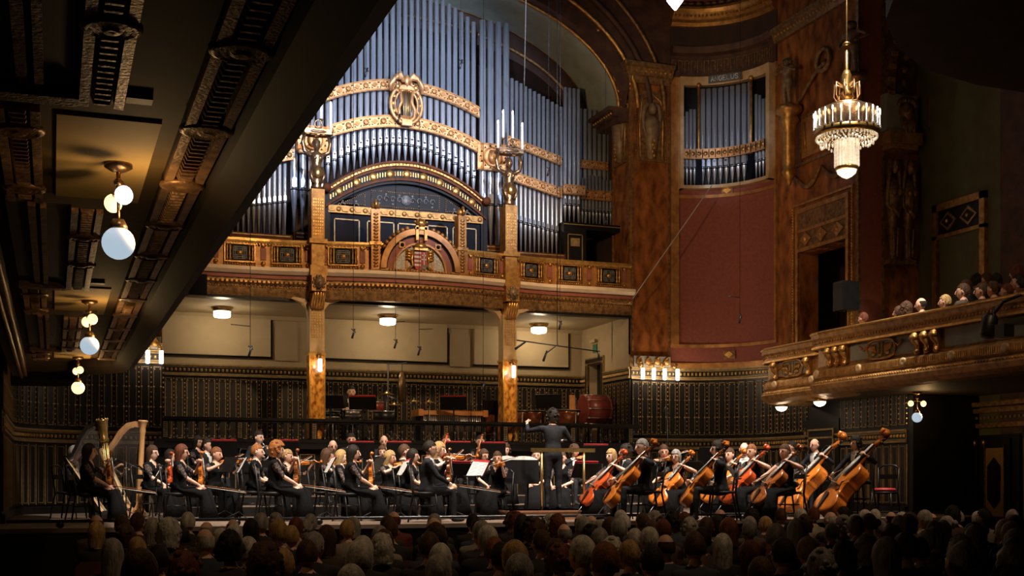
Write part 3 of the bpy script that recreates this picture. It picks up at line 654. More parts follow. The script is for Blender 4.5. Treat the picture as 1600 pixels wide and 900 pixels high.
for s in (-0.19, 0.21):
    m = MB(); x = xc0+s; b = zz(410); h = zz(238)-b
    m.lathe([(0.09, 0), (0.10, 0.05), (0.07, 0.12), (0.09, h*0.35), (0.15, h*0.52), (0.18, h*0.62), (0.13, h*0.70), (0.06, h*0.76)], 10, 0, T(x, YE-0.22, b))
    m.ell((x, YE-0.30, b+h*0.86), (0.10, 0.12, 0.16), 9, 7); m.ell((x-0.04, YE-0.42, b+h*0.84), (0.022, 0.03, 0.04), 6, 4)
    for q in (-1, 1): m.ell((x+q*0.07, YE-0.38, b+h*0.62), (0.06, 0.07, 0.08), 8, 5); m.tube([(x+q*0.09, YE-0.3, b+h*0.92), (x+q*0.14, YE-0.27, b+h*0.75), (x+q*0.17, YE-0.27, b+h*0.5), (x+q*0.08, YE-0.36, b+h*0.45)], [0.06, 0.05, 0.05, 0.035], 6)
    m.tube([(x-0.12, YE-0.33, b+h*0.5), (x, YE-0.42, b+h*0.4), (x+0.12, YE-0.33, b+h*0.5)], 0.05, 6)
    m.tube([(x-0.06, YE-0.33, b+h*0.3), (x-0.04, YE-0.32, b+0.1)], 0.03, 5); m.tube([(x+0.06, YE-0.33, b+h*0.3), (x+0.04, YE-0.32, b+0.1)], 0.03, 5); m.box(x-0.14, x+0.14, YE-0.34, YE, b-0.06, b+0.04, 0)
    m.build('caryatid', 'old_gold', car)
m = MB()   # arch bracket with gilt beads rising over the box
ctr = (xc0+0.5, zz(150))
pts = [(ctr[0]-0.9+0.75*(1-math.cos(PI/2*i/10)), ctr[1]+1.9*math.sin(PI/2*i/10)) for i in range(11)]
m.strip([(x, YE-0.3, z) for x, z in pts], [(x+0.22, YE-0.3, z) for x, z in pts], 0.3, 0)
m.strip([(x+0.22, YE-0.2, z) for x, z in pts], [(x+0.75, YE-0.2, z-0.05) for x, z in pts], 0.2, 1)
for i, (x, z) in enumerate(pts): m.cbox((x+0.11, YE-0.32, z), (0.16, 0.05, 0.08), 2); m.ell((x+0.5, YE-0.22, z), (0.08, 0.05, 0.09), 6, 4, 0)
m.build('arch_bracket', ['old_gold', 'dark_plaster', 'bright_gold'], car)
dr = MB()
for k in range(7):
    dep = 0.25+0.17*k; w_ = 0.95-0.03*k
    dr.tube([(17.95+w_*i/10*1.0, YE-0.35-0.04*k, zz(85, 1440)-0.06*k-dep*math.sin(PI*i/10)*0.75) for i in range(11)], [0.03+0.06*math.sin(PI*i/10) for i in range(11)], 6, 0)
for k in range(4): dr.tube([(17.95+0.06*k, YE-0.35-0.03*(k % 2), zz(90, 1440)), (17.93+0.05*k, YE-0.35, zz(200+15*k, 1440))], [0.05, 0.04], 6, 0)
tag(dr.build('drape', 'drape'), 'swagged russet drape hanging beside the caryatid column', 'drape')

# ---- side wall of the hall on the right with gilt doorway above and double doors below
sw = struct('wall_right', MB().box(17.9, 18.4, -4, 19.9, -0.1, 17, 1).box(17.9, 18.4, 19.9, YE, -0.1, 17, 0), ['green_wall', 'dark_plaster'], 'dark side wall behind the right balcony')
d2 = struct('door_2', MB().box(17.84, 17.9, 20.45, 21.65, Z0B, 6.85, 0), 'green_wall', 'dark upper door with a gilt diamond frieze behind the balcony audience')
m = MB()
for y0, y1, z0, z1 in ((20.25, 20.40, Z0B, 7.6), (21.70, 21.85, Z0B, 7.6), (20.25, 21.85, 7.45, 7.6), (20.25, 21.85, 6.85, 6.93)): m.box(17.80, 17.9, y0, y1, z0, z1, 0)
m.box(17.85, 17.9, 20.4, 21.7, 6.93, 7.45, 1)
for k in range(2):
    yc = 20.75+k*0.62
    m.prism([(-0.26, 0), (0, -0.2), (0.26, 0), (0, 0.2)], 0, 0.08, 0, T(17.9, yc, 7.19) @ RZ(-PI/2) @ RX(PI/2)); m.prism([(-0.18, 0), (0, -0.13), (0.18, 0), (0, 0.13)], 0, 0.10, 1, T(17.9, yc, 7.19) @ RZ(-PI/2) @ RX(PI/2)); m.ell((17.79, yc, 7.19), (0.03, 0.05, 0.05), 6, 4, 0)
m.build('door_frame', ['gold', 'black_wood'], d2)
m = MB().box(17.86, 17.9, 14, 20.2, Z0B, 5.5, 0)
for k in range(12): m.cbox((17.85, 15+k*0.42, 5.0), (0.02, 0.03, 0.9), 1)
m.build('wainscot_board', ['black_wood', 'gold_line'], sw)
# double doors under the balcony
yd0, yd1 = atX(1592, 750, 17.9).y, atX(1486, 750, 17.9).y; zt = 2.52
d3 = struct('door_3', MB().box(17.82, 17.9, yd0-0.1, yd1+0.1, -0.1, zt+0.08, 0), 'black_wood', 'pair of dark doors with yellow panels and hexagonal windows under the balcony')
for k in range(2):
    c = atX(1512+50*k, 750, 17.9).y; w2 = 0.25
    lf = MB().box(17.78, 17.82, c-0.42, c+0.42, -0.08, zt, 0).build('door_leaf', 'black_wood', d3)
    hx = [(-0.12, 1.93), (0, 2.08), (0.12, 1.93), (0.12, 1.33), (0, 1.18), (-0.12, 1.33)]
    MB().box(17.765, 17.78, c-w2, c+w2, 0.05, 2.33, 0).build('yellow_panel', 'door_yellow', lf)
    MB().prism([(a*1.45, 1.63+(b-1.63)*1.12) for a, b in hx], 0, 0.03, 0, T(17.765, c, 0) @ RZ(-PI/2) @ RX(PI/2)).build('window_frame', 'black_wood', lf)
    MB().prism(hx, 0, 0.04, 0, T(17.765, c, 0) @ RZ(-PI/2) @ RX(PI/2)).build('pane', 'dark_glass', lf)
    m = MB()
    for s in (-1, 1): m.box(17.75, 17.78, c+s*(w2+0.02)-0.012, c+s*(w2+0.02)+0.012, 0.05, 2.4, 0)
    m.lathe([(0.07, 0), (0.07, 0.03)], 12, 1, T(17.78, c+(-0.33 if k == 0 else 0.33)*1, 2.44) @ RYm(-PI/2)); m.build('gilt_trim', ['old_gold', 'brass'], lf)
m = MB()
for z, d in ((2.75, 0.10), (3.05, 0.16), (3.18, 0.2)): m.box(17.9-d, 17.9, 14, 22.0, z, z+0.09, 0)
for k in range(40): m.cbox((17.78, 17.2+k*0.12, 2.95), (0.03, 0.05, 0.05), 1)
for y in (21.75, 18.9): m.box(17.8, 17.9, y-0.3, y+0.3, -0.1, 2.75, 2); m.box(17.79, 17.8, y-0.25, y-0.23, 0.2, 2.5, 1); m.box(17.79, 17.8, y+0.23, y+0.25, 0.2, 2.5, 1)
m.build('door_entablature', ['old_gold', 'gold_line', 'panel_black'], sw)
# side passage wall and the stage side door
struct('wall_right_return', MB().box(16.24, 17.9, 20.5, 20.7, -0.1, 3.4), 'black_wood', 'black end wall beside the stage door')
d4 = struct('door_4', MB().box(XW-0.04, XW, 22.95, 24.25, ZST, 3.05, 0).box(XW-0.07, XW-0.04, 23.15, 24.05, ZST+0.05, 2.75, 1), ['black_wood', 'panel_black'], 'dark stage door with gold lines behind the double basses')
m = MB()
for y in (23.12, 24.08): m.box(XW-0.08, XW-0.04, y-0.02, y+0.02, ZST, 2.8, 0)
m.box(XW-0.08, XW-0.04, 23.1, 24.1, 2.62, 2.66, 0).box(XW-0.08, XW-0.04, 23.1, 24.1, 2.80, 2.84, 0); m.lathe([(0.05, 0), (0.05, 0.03)], 10, 0, T(XW-0.05, 24.2, 2.75) @ RYm(-PI/2)); m.build('gilt_trim', 'gold_line', d4)
# ================================================================== the great organ
org = thing('pipe_organ', 'great organ with silver pipes, carved golden bands and a lyre at its centre', 'organ')
def zq(c, k): return lambda dx: c-k*dx*dx
z_toe, z_top, z_bu, z_bl, z_arch = zq(9.20, 0.195), zq(13.51, 0.241), zq(10.96, 0.127), zq(10.10, 0.124), zq(9.10, 0.206)
YP = 28.3
n = 24
for i in range(n):
    dx = -1.78+3.56*i/(n-1); pipe(org, XC+dx, YP, z_toe(dx), z_top(dx), 0.060, 0.42)
for s in (-1, 1):
    for i in range(4): pipe(org, XC+s*(1.98+i*0.20), YP-0.1, 7.36, 12.78-0.02*i, 0.083, 0.98)
    for i in range(12): pipe(org, XC+s*(2.77+i*0.118), YP, 7.25, 11.50-0.56*i/11, 0.047, 0.80-0.022*i)
    for i in range(4): pipe(org, XC+s*(4.16+i*0.118), YP-0.05, 8.06, 11.42, 0.047, 0.46)
    for i in range(7): pipe(org, XC+s*(4.78+i*0.135), 28.75, 8.15, 11.10, 0.056, 0.40, True)
    for i in range(10): pipe(org, XC+s*(4.66+i*0.098), 28.55, 8.12, 9.30+0.10*math.sin(i*0.35), 0.038, 0.36, True)
def carved_band(name, zf, x0, x1, h, Y, step=0.20, depth=0.06, flip=1, dark=False):
    """pierced frieze: base strip, raised borders, rosettes, lozenges and dark piercings"""
    m = MB(); k = 22; xs = [x0+(x1-x0)*i/k for i in range(k+1)]
    L = [Vector((XC+x, Y, zf(x)-h/2)) for x in xs]; U = [Vector((XC+x, Y, zf(x)+h/2)) for x in xs]
    m.strip(L, U, depth, 0)
    for P, o in ((L, 0.0), (U, -0.035)): m.strip([p+Vector((0, -0.02, o)) for p in P], [p+Vector((0, -0.02, o+0.035)) for p in P], 0.02, 1)
    c = max(1, int((x1-x0)/step))
    for i in range(c):
        x = x0+(x1-x0)*(i+0.5)/c; z = zf(x); a = math.atan2(zf(x+0.05)-zf(x-0.05), 0.1); M = T(XC+x, Y, z) @ RYm(-a)
        if i % 2 == 0:
            m.lathe([(h*0.26, 0), (h*0.26, 0.03), (h*0.14, 0.05)], 10, 1, M @ RX(PI/2))
            for q in range(6): m.ell((h*0.17*math.cos(q*PI/3), -0.045, h*0.17*math.sin(q*PI/3)), (h*0.07, 0.02, h*0.07), 5, 4, 0, M)
        else:
            m.prism([(-h*0.3, 0), (0, -h*0.22), (h*0.3, 0), (0, h*0.22)], 0, 0.035, 1, M @ RX(PI/2))
        for sx in (-1, 1):
            for sz in (-1, 1): m.prism([(0, 0), (h*0.16, 0), (h*0.02, h*0.16)] if sx*sz > 0 else [(0, 0), (h*0.02, h*0.16), (-h*0.16, 0)], 0, 0.008, 2, M @ T(sx*step*0.42, 0, sz*h*0.22-h*0.06) @ RX(PI/2))
    return m.build(name, ['carved_gold', 'ochre', 'case_dark'], org)
carved_band('carved_band', z_bu, -1.86, 1.86, 0.25, 28.08)
carved_band('carved_band', z_bl, -1.86, 1.86, 0.28, 28.06)
for s in (-1, 1):
    f1 = lambda x: 9.96-0.37*(abs(x)-2.58)/1.31; f2 = lambda x: 9.11-0.32*(abs(x)-2.58)/1.31
    r = lambda a, b: (min(s*a, s*b), max(s*a, s*b))
    carved_band('carved_band', f1, *r(2.60, 4.02), 0.20, 28.12); carved_band('carved_band', f2, *r(2.60, 4.02), 0.24, 28.10)
    carved_band('carved_band', lambda x: 8.86, *r(4.04, 4.62), 0.24, 28.06)
    carved_band('carved_band', lambda x: 8.86, *r(4.62, 5.5), 0.24, 28.40); carved_band('carved_band', lambda x: 9.67, *r(4.62, 5.5), 0.20, 28.60)
    a, b = r(1.80, 2.56)
    m = MB().box(XC+a, XC+b, 28.02, 28.08, 9.14, 9.78, 0)
    for z in (9.14, 9.74): m.box(XC+a, XC+b, 28.0, 28.02, z, z+0.04, 1)
    cx = XC+(a+b)/2
    m.tube([(cx+0.23*math.cos(q*PI/10), 28.0, 9.46+0.23*math.sin(q*PI/10)) for q in range(20)], 0.022, 5, 1, closed=True)
    m.ell((cx, 28.0, 9.46), (0.14, 0.06, 0.18), 9, 7, 1); m.ell((cx, 27.94, 9.44), (0.025, 0.03, 0.045), 5, 4, 1)
    for q in range(14):
        an = q*2*PI/14; m.prism([(-0.03, -0.02), (0.035, -0.01), (0.0, 0.035)], 0, 0.012, 2, T(cx+0.30*math.cos(an)*1.05, 28.02, 9.46+0.27*math.sin(an)) @ RX(PI/2))
    m.build('carved_panel', ['carved_gold', 'ochre', 'case_dark'], org)
    # low plinths under the pipe groups
    for p0, p1, z, Y in ((1.86, 2.62, 7.34, 28.0), (2.66, 4.05, 7.23, 27.95)):
        q0, q1 = r(p0, p1); MB().box(XC+q0, XC+q1, Y, 28.7, 6.2, z, 0).box(XC+q0+0.05, XC+q1-0.05, Y-0.012, Y, z-0.14, z-0.12, 1).box(XC+q0+0.05, XC+q1-0.05, Y-0.012, Y, z-0.05, z-0.03, 1).build('plinth', ['case_red', 'gold_line'], org)
    q0, q1 = r(4.02, 5.55)
    m = MB().box(XC+q0, XC+q1, 28.0, 28.9, 7.88, 8.05, 0); q2, q3 = r(4.02, 4.62); m.box(XC+q2, XC+q3, 28.0, 28.9, 6.2, 7.88, 0)
    m.box(XC+q0, XC+q1, 27.98, 28.0, 7.98, 8.0, 1).box(XC+q2+0.10, XC+q2+0.12, 27.98, 28.0, 6.9, 7.75, 1).box(XC+q3-0.12, XC+q3-0.10, 27.98, 28.0, 6.9, 7.75, 1).box(XC+q2+0.1, XC+q3-0.1, 27.98, 28.0, 7.73, 7.75, 1).box(XC+q2+0.18, XC+q3-0.18, 27.98, 28.0, 7.45, 7.65, 1)
    m.build('cabinet', ['case_dark', 'gold_line'], org)
# lyre emblem with spread wings
ly = MB(); zc = 10.46; Y = 27.92
O = [(XC+0.38*math.cos(a), Y, zc+0.44*math.sin(a)) for a in [i*PI/14 for i in range(28)]]
ly.tube(O, 0.045, 6, 0, closed=True); ly.tube([(XC+(p[0]-XC)*0.72, Y, zc+(p[2]-zc)*0.80) for p in O], 0.030, 6, 0, closed=True)
for i in range(0, 28, 2): ly.cbox((XC+(O[i][0]-XC)*0.86, Y, zc+(O[i][2]-zc)*0.9), (0.05, 0.04, 0.05), 1)
for s in (-1, 1):
    ly.tube([(XC+s*0.05, Y-0.03, zc-0.42), (XC+s*0.18, Y-0.03, zc-0.30), (XC+s*0.20, Y-0.03, zc-0.12), (XC+s*0.12, Y-0.03, zc+0.05), (XC+s*0.15, Y-0.03, zc+0.36)], [0.05, 0.05, 0.045, 0.04, 0.03], 6, 0)
    ly.ell((XC+s*0.22, Y-0.04, zc+0.40), (0.07, 0.06, 0.07), 7, 5, 1)
    for k in range(5):
        ly.tube([(XC+s*0.06, Y-0.02, zc+0.52+0.02*k), (XC+s*(0.16+0.025*k), Y-0.05, zc+0.70-0.02*k), (XC+s*(0.27+0.03*k), Y-0.03, zc+0.64-0.05*k), (XC+s*(0.34+0.01*k), Y, zc+0.40-0.03*k)], [0.05, 0.065, 0.05, 0.02], 6, 2)
for k in range(5): ly.tube([(XC-0.08+0.04*k, Y-0.03, zc-0.38), (XC-0.08+0.04*k, Y-0.03, zc+0.36)], 0.009, 4, 1)
ly.box(XC-0.28, XC+0.28, Y-0.06, Y+0.02, zc+0.34, zc+0.40, 0).box(XC-0.12, XC+0.12, Y-0.08, Y+0.02, zc-0.50, zc-0.36, 0).ell((XC, Y-0.05, zc+0.56), (0.07, 0.06, 0.14), 8, 6, 2)
ly.build('lyre_emblem', ['carved_gold', 'bright_gold', 'carved_gold'], org)
# arched case above the console
xs = [-1.93+3.86*i/32 for i in range(33)]
def arcseg(m, o0, o1, y0, y1, mi):
    m.strip([(XC+x, y0, z_arch(x)-o1) for x in xs], [(XC+x, y0, z_arch(x)-o0) for x in xs], y1-y0, mi)
m = MB(); arcseg(m, 0.0, 0.05, 27.72, 28.5, 0); arcseg(m, 0.05, 0.10, 27.78, 28.5, 1); arcseg(m, 0.10, 0.17, 27.84, 28.5, 0); arcseg(m, 0.17, 0.38, 27.90, 28.5, 2); arcseg(m, 0.38, 0.44, 27.80, 28.5, 0); arcseg(m, 0.44, 0.50, 27.86, 28.5, 2)
for i in range(46):
    x = -1.85+3.7*i/45; m.ell((XC+x, 27.78, z_arch(x)-0.075), (0.022, 0.02, 0.02), 5, 4, 1)
for i in range(60):
    x = -1.8+3.6*i/59; m.cbox((XC+x, 27.89, z_arch(x)-0.27), (0.025, 0.03, 0.10), 1)
for i in range(9):
    x = -1.6+3.2*i/8; m.lathe([(0.095, 0), (0.095, 0.03), (0.03, 0.045)], 12, 1, T(XC+x, 27.90, z_arch(x)-0.27) @ RX(PI/2))
for s in (-1, 1): m.lathe([(0.10, 0), (0.10, 0.10), (0.05, 0.14)], 10, 0, T(XC+s*1.92, 27.80, z_arch(1.92)-0.02) @ RX(PI/2)); m.box(XC+s*1.90-0.08, XC+s*1.90+0.08, 27.85, 28.5, 6.2, 8.3, 2)
m.build('arched_pediment', ['case_red', 'gold', 'case_dark'], org)
m = MB().strip([(XC+x, 28.0, 7.95) for x in xs], [(XC+x, 28.0, z_arch(x)-0.4) for x in xs], 0.4, 0); m.build('tympanum', 'case_dark', org)
def relief_panel(x0, x1, z0, z1l, z1r, name='relief_panel'):
    m = MB(); y = 27.97; pts = [(x0, z0), (x1, z0), (x1, z1r), (x0, z1l)]
    m.prism(pts, 0, 0.03, 0, T(XC, 28.0, 0) @ RX(PI/2))
    for (a, b), (c, d) in zip(pts, pts[1:]+pts[:1]):
        k = max(2, int(math.hypot(c-a, d-b)/0.045))
        for i in range(k): m.ell((XC+a+(c-a)*i/k, y, b+(d-b)*i/k), (0.014, 0.014, 0.014), 5, 3, 2)
    cx = (x0+x1)/2; cz = (z0+min(z1l, z1r))/2; w = (x1-x0)/2
    if w > 0.6: m.lathe([(0.12, 0), (0.12, 0.03)], 14, 1, T(XC+cx, y, cz) @ RX(PI/2))
    for s in (-1, 1):
        for k in range(int(w/0.13)):
            x = cx+s*(0.16+k*0.16)
            if x0+0.08 < x < x1-0.08: m.tube([(XC+x+0.07*math.cos(q*0.9)*(1-q*0.1), y-0.015, cz+0.09*math.sin(q*0.9)*(1-q*0.1)) for q in range(8)], 0.014, 4, 1); m.ell((XC+x, y-0.01, cz+0.11*(-1)**k), (0.04, 0.02, 0.03), 5, 4, 1)
    return m.build(name, ['case_dark', 'relief_grey', 'gold'], org)
relief_panel(-0.82, 0.82, 8.05, z_arch(0.82)-0.56, z_arch(0.82)-0.56); relief_panel(-1.72, -0.98, 8.05, z_arch(1.72)-0.56+0.02, z_arch(1.0)-0.56); relief_panel(0.98, 1.72, 8.05, z_arch(1.0)-0.56, z_arch(1.72)-0.54)
m = MB().box(XC-1.86, XC+1.86, 27.84, 28.3, 7.80, 7.97, 0)
for k in range(24):
    x = -1.78+k*0.155
    if k % 2: m.lathe([(0.055, 0), (0.055, 0.03), (0.02, 0.04)], 10, 1, T(XC+x, 27.84, 7.885) @ RX(PI/2))
    else: m.prism([(-0.09, 0), (-0.06, -0.05), (0.06, -0.05), (0.09, 0), (0.06, 0.05), (-0.06, 0.05)], 0, 0.03, 1, T(XC+x, 27.84, 7.885) @ RX(PI/2))
m.build('gilt_frieze', ['frieze_gold', 'frieze_gold'], org)
m = MB().box(XC-1.86, XC+1.86, 27.92, 28.4, 6.2, 7.80, 0); m.build('console_case', 'case_blue', org)
for x0, x1 in ((-1.72, -1.12), (-0.95, -0.30), (-0.22, 0.42), (0.5, 1.0), (1.12, 1.72)):
    m = MB().box(XC+x0, XC+x1, 27.90, 27.92, 6.5, 7.68, 0)
    for q in ((x0, x0+0.025, 6.5, 7.68), (x1-0.025, x1, 6.5, 7.68), (x0, x1, 7.655, 7.68)): m.box(XC+q[0], XC+q[1], 27.885, 27.90, q[2], q[3], 1)
    m.build('panel', ['case_blue', 'gold_line'], org)

# ================================================================== organ gallery front
def gy(dx): return 27.4-0.5*max(0.0, math.cos(PI/2*min(1.0, abs(dx)/3.4)))**1.4
GP = [(XC+dx, gy(dx)) for dx in [XL-XC+(XR-XL)*i/44 for i in range(45)]]
gal = thing('organ_gallery', 'gilded organ gallery parapet with grille panels and a projecting ledge with painted highlight', 'balcony')
MB().sweep(GP, [(-0.9, 6.1), (-0.9, 6.2), (0, 6.2), (0, 6.90), (-0.15, 6.90), (-0.15, 6.25)], 0).build('parapet', 'ochre', gal)
m = MB().sweep(GP, [(-0.17, 6.88), (0.05, 6.88), (0.08, 6.93), (0.08, 6.98), (-0.17, 6.98)], 0)
for x, y, a in walk(GP, 0.07): m.cbox((0, -0.035, 6.865), (0.032, 0.05, 0.03), 1, T(x, y, 0) @ RZ(a))
m.build('top_rail', ['bright_gold', 'gold'], gal)
MB().sweep(GP, [(0, 6.17), (0.20, 6.20), (0.28, 6.26), (0.28, 6.33), (0.06, 6.38), (0, 6.38)], 0).build('ledge', 'ledge_highlight', gal)
m = MB().sweep(GP, [(0, 6.10), (0.16, 6.10), (0.16, 6.17), (0, 6.17)], 0).sweep(GP, [(-0.2, 5.70), (0.0, 5.70), (0.03, 5.84), (0.05, 5.98), (0.13, 6.04), (0.13, 6.10), (-0.2, 6.10)], 1)
for x, y, a in walk(GP, 0.10): m.cbox((0, -0.12, 6.03), (0.05, 0.05, 0.05), 2, T(x, y, 0) @ RZ(a))
for x, y, a in walk(GP, 0.06): m.ell((0, -0.05, 5.93), (0.02, 0.02, 0.02), 5, 3, 2, T(x, y, 0) @ RZ(a))
m.build('entablature', ['terracotta', 'old_gold', 'gold'], gal)
MB().box(XL, XR, YG-0.05, YG+0.25, 5.66, 5.72).build('lintel', 'black_wood', gal)
def gpt(dx):
    y = gy(dx); a = math.atan2(gy(dx+0.05)-gy(dx-0.05), 0.1); return T(XC+dx, y, 0) @ RZ(a)
pw = 0.62
g = MB(); g.box(-pw/2, pw/2, -0.012, 0, 6.48, 6.84, 0)
for q in ((-pw/2-0.03, -pw/2, 6.45, 6.87), (pw/2, pw/2+0.03, 6.45, 6.87), (-pw/2, pw/2, 6.84, 6.87), (-pw/2, pw/2, 6.45, 6.48)): g.box(q[0], q[1], -0.05, 0, q[2], q[3], 1)
for s in (-1, 1):
    for k in range(2): g.lathe([(0.02, 6.49), (0.028, 6.53), (0.014, 6.58), (0.026, 6.62), (0.014, 6.68), (0.028, 6.76), (0.022, 6.83)], 7, 2, T(s*(0.21+0.065*k), -0.035, 0))
    for k in range(3): g.box(-0.13, 0.13, -0.03, -0.012, 6.66+s*(0.05+0.04*k)-0.008, 6.66+s*(0.05+0.04*k)+0.008, 3); g.box(s*(0.06+0.04*k)-0.007, s*(0.06+0.04*k)+0.007, -0.03, -0.012, 6.54, 6.78, 3)
g.ell((0, -0.03, 6.66), (0.07, 0.04, 0.045), 10, 6, 2)
GPAN = g.mesh('grille_panel', ['case_dark', 'gold', 'gold', 'relief_grey'])
pcs = [at(px, 410, 27.35).x-XC for px in (754, 829, 891, 952)]
studs = MB()
for s in (-1, 1):
    for dx in pcs: obj('grille_panel', GPAN, gal, M=gpt(s*dx))
    for dx in [(a+b)/2 for a, b in zip(pcs[1:], pcs[2:])]+[pcs[0]-0.42, pcs[0]+0.42, pcs[1]-0.45, pcs[-1]+0.42]:
        M = gpt(s*dx); MB().box(-0.06, 0.06, -0.025, 0, 6.53, 6.80, 0, M).build('terracotta_strip', 'terracotta', gal)
        for z in (6.45, 6.84): studs.ell((0, -0.03, z), (0.05, 0.04, 0.05), 8, 5, 0, M)
    for dx in pcs:
        for k in range(13): studs.ell((s*dx-0.33+0.055*k, -0.03, 6.42), (0.024, 0.03, 0.024), 6, 4, 0, gpt(s*dx) @ T(-s*dx, 0, 0))
tag(studs.build('studs', 'gold', gal), kind='stuff')
# coat of arms pediment
m = MB(); M = T(XC, gy(0)-0.02, 6.40) @ RX(PI/2)
def arcband(r0, r1, d, mi, k=24):
    p = [(r1*math.cos(PI*i/k), r1*math.sin(PI*i/k)) for i in range(k+1)]; q = [(r0*math.cos(PI*i/k), r0*math.sin(PI*i/k)) for i in range(k+1)]
    for i in range(k): m.prism([q[i], p[i], p[i+1], q[i+1]], 0, d, mi, M)
arcband(0.80, 0.93, 0.20, 0); arcband(0.76, 0.80, 0.12, 3); arcband(0.62, 0.76, 0.10, 1); arcband(0.58, 0.62, 0.13, 0)
for sx in (-1, 1):
    m.box(sx*0.30-0.03, sx*0.30+0.03, 0.0, 0.50, 0, 0.08, 0, M)
    for k in range(7): m.ell((0.97*math.cos(PI/2-sx*(0.32+k*0.12)), 0.97*math.sin(PI/2-sx*(0.32+k*0.12)), 0.12), (0.055, 0.055, 0.06), 7, 5, 0, M)
    m.cbox((sx*0.42, 0.55, 0.08), (0.14, 0.14, 0.10), 0, M); m.ell((sx*0.42, 0.55, 0.14), (0.045, 0.045, 0.03), 7, 4, 3, M)
    m.box(sx*0.10-0.03, sx*0.10+0.03, 0.66, 0.98, 0.1, 0.24, 2, M)
m.prism([(0.59*math.cos(PI*i/24), 0.59*math.sin(PI*i/24)) for i in range(25)], 0, 0.05, 4, M)
m.ell((0, 1.05, 0.16), (0.13, 0.10, 0.10), 10, 6, 2, M); m.box(-0.14, 0.14, 0.90, 0.96, 0.08, 0.24, 2, M)
for k in range(5): m.ell((-0.14+0.07*k, 1.08+0.05*math.sin(k*PI/4), 0.16), (0.035, 0.04, 0.05), 6, 4, 2, M)
m.box(-0.93, 0.93, -0.04, 0.0, 0, 0.16, 0, M)
for k in range(22): m.ell((-0.72+k*0.068, -0.02, 0.17), (0.026, 0.026, 0.03), 6, 4, 2, M)
ped = m.build('arms_pediment', ['ochre', 'terracotta', 'gold', 'case_dark', 'mosaic'], gal)
m = MB()
sh = [(-0.15, 0.42), (-0.15, 0.12), (-0.12, 0.03), (0, -0.03), (0.12, 0.03), (0.15, 0.12), (0.15, 0.42)]
m.prism(sh, 0.05, 0.16, 0, M)
for k in range(4): m.box(-0.15, 0.0, 0.09+k*0.09, 0.135+k*0.09, 0.16, 0.17, 1, M)
m.box(0.065, 0.085, 0.10, 0.40, 0.16, 0.175, 1, M).box(0.03, 0.12, 0.32, 0.345, 0.16, 0.175, 1, M).box(0.015, 0.135, 0.23, 0.255, 0.16, 0.175, 1, M)
m.prism([(0.0, 0.0), (0.12, 0.03), (0.14, 0.12), (0.05, 0.11)], 0.16, 0.18, 3, M)
m.ell((0, 0.53, 0.14), (0.15, 0.10, 0.10), 10, 7, 2, M); m.tube([(0, 0.62, 0.14), (0.01, 0.68, 0.14)], 0.015, 5, 2, M); m.box(-0.15, 0.15, 0.44, 0.49, 0.07, 0.22, 2, M)
for s in (-1, 1):
    m.tube([(s*0.16, 0.42, 0.12), (s*0.20, 0.25, 0.13), (s*0.17, 0.10, 0.12), (s*0.30, 0.0, 0.12)], [0.03, 0.035, 0.03, 0.02], 6, 2, M)
    for k in range(4): m.tube([(s*0.17, 0.42-k*0.06, 0.1), (s*0.32, 0.44-k*0.06, 0.12)], [0.035, 0.025], 6, 2, M)
m.build('coat_of_arms', ['arms_red', 'arms_white', 'bright_gold', 'relief_grey'], ped)
# short posts beside the pediment
for s in (-1, 1):
    m = MB().box(-0.10, 0.10, -0.17, 0.05, 6.35, 7.72, 0).box(-0.13, 0.13, -0.20, 0.06, 6.92, 6.99, 1).frus((0, -0.06, 6.30), (0.2, 0.24), (0.26, 0.28), 0.08, 1)
    for k in range(17): m.ell((0, -0.18, 6.45+k*0.072), (0.06, 0.03, 0.03), 6, 4, 1)
    m.ell((0, -0.08, 7.80), (0.11, 0.10, 0.10), 8, 6, 1); m.tube([(0, -0.1, 7.86), (0, -0.2, 7.9), (0, -0.24, 7.80), (0, -0.18, 7.74)], 0.035, 6, 1)
    m.build('post', ['ochre', 'gold'], gal, M=gpt(s*0.99))
# column posts through the parapet, lion masks and brackets under the ledge
for s in (-1, 1):
    x = XC+s*2.27; y = gy(2.27)-0.03
    m = MB().box(x-0.145, x+0.145, y-0.20, y+0.2, 6.38, 8.1, 0).box(x-0.20, x+0.20, y-0.25, y+0.2, 6.90, 7.0, 0).box(x-0.19, x+0.19, y-0.30, y, 6.18, 6.40, 0)
    for k in range(5):
        for q in range(12): m.cbox((x-0.10+k*0.05, y-0.205, 7.1+q*0.07), (0.025, 0.02, 0.035), 1)
    m.build('column_post', ['frieze_gold', 'gold'], gal)
    m = MB().box(x-0.16, x+0.16, y-0.30, y, 5.84, 6.18, 0); zc = 6.02
    m.ell((x, y-0.32, zc), (0.11, 0.10, 0.13), 10, 7, 1); m.ell((x, y-0.42, zc-0.04), (0.05, 0.05, 0.05), 7, 5, 1)
    for k in range(10): an = k*2*PI/10; m.ell((x+0.12*math.cos(an), y-0.30, zc+0.14*math.sin(an)), (0.04, 0.03, 0.045), 6, 4, 1)
    m.build('lion_mask', ['ochre', 'statue'], gal)
    m = MB().strip([(x-0.14, y-0.34, 5.78), (x-0.14, y-0.24, 5.62), (x-0.14, y-0.16, 5.48)], [(x-0.14, y+0.1, 5.84), (x-0.14, y+0.1, 5.70), (x-0.14, y+0.1, 5.40)], 0.28, 0, (1, 0, 0))
    for k in range(4): m.tube([(x-0.09+k*0.06, y-0.35, 5.8), (x-0.09+k*0.06, y-0.26, 5.64), (x-0.09+k*0.06, y-0.17, 5.48)], 0.025, 5, 1)
    m.build('bracket', ['gold', 'bright_gold'], gal)

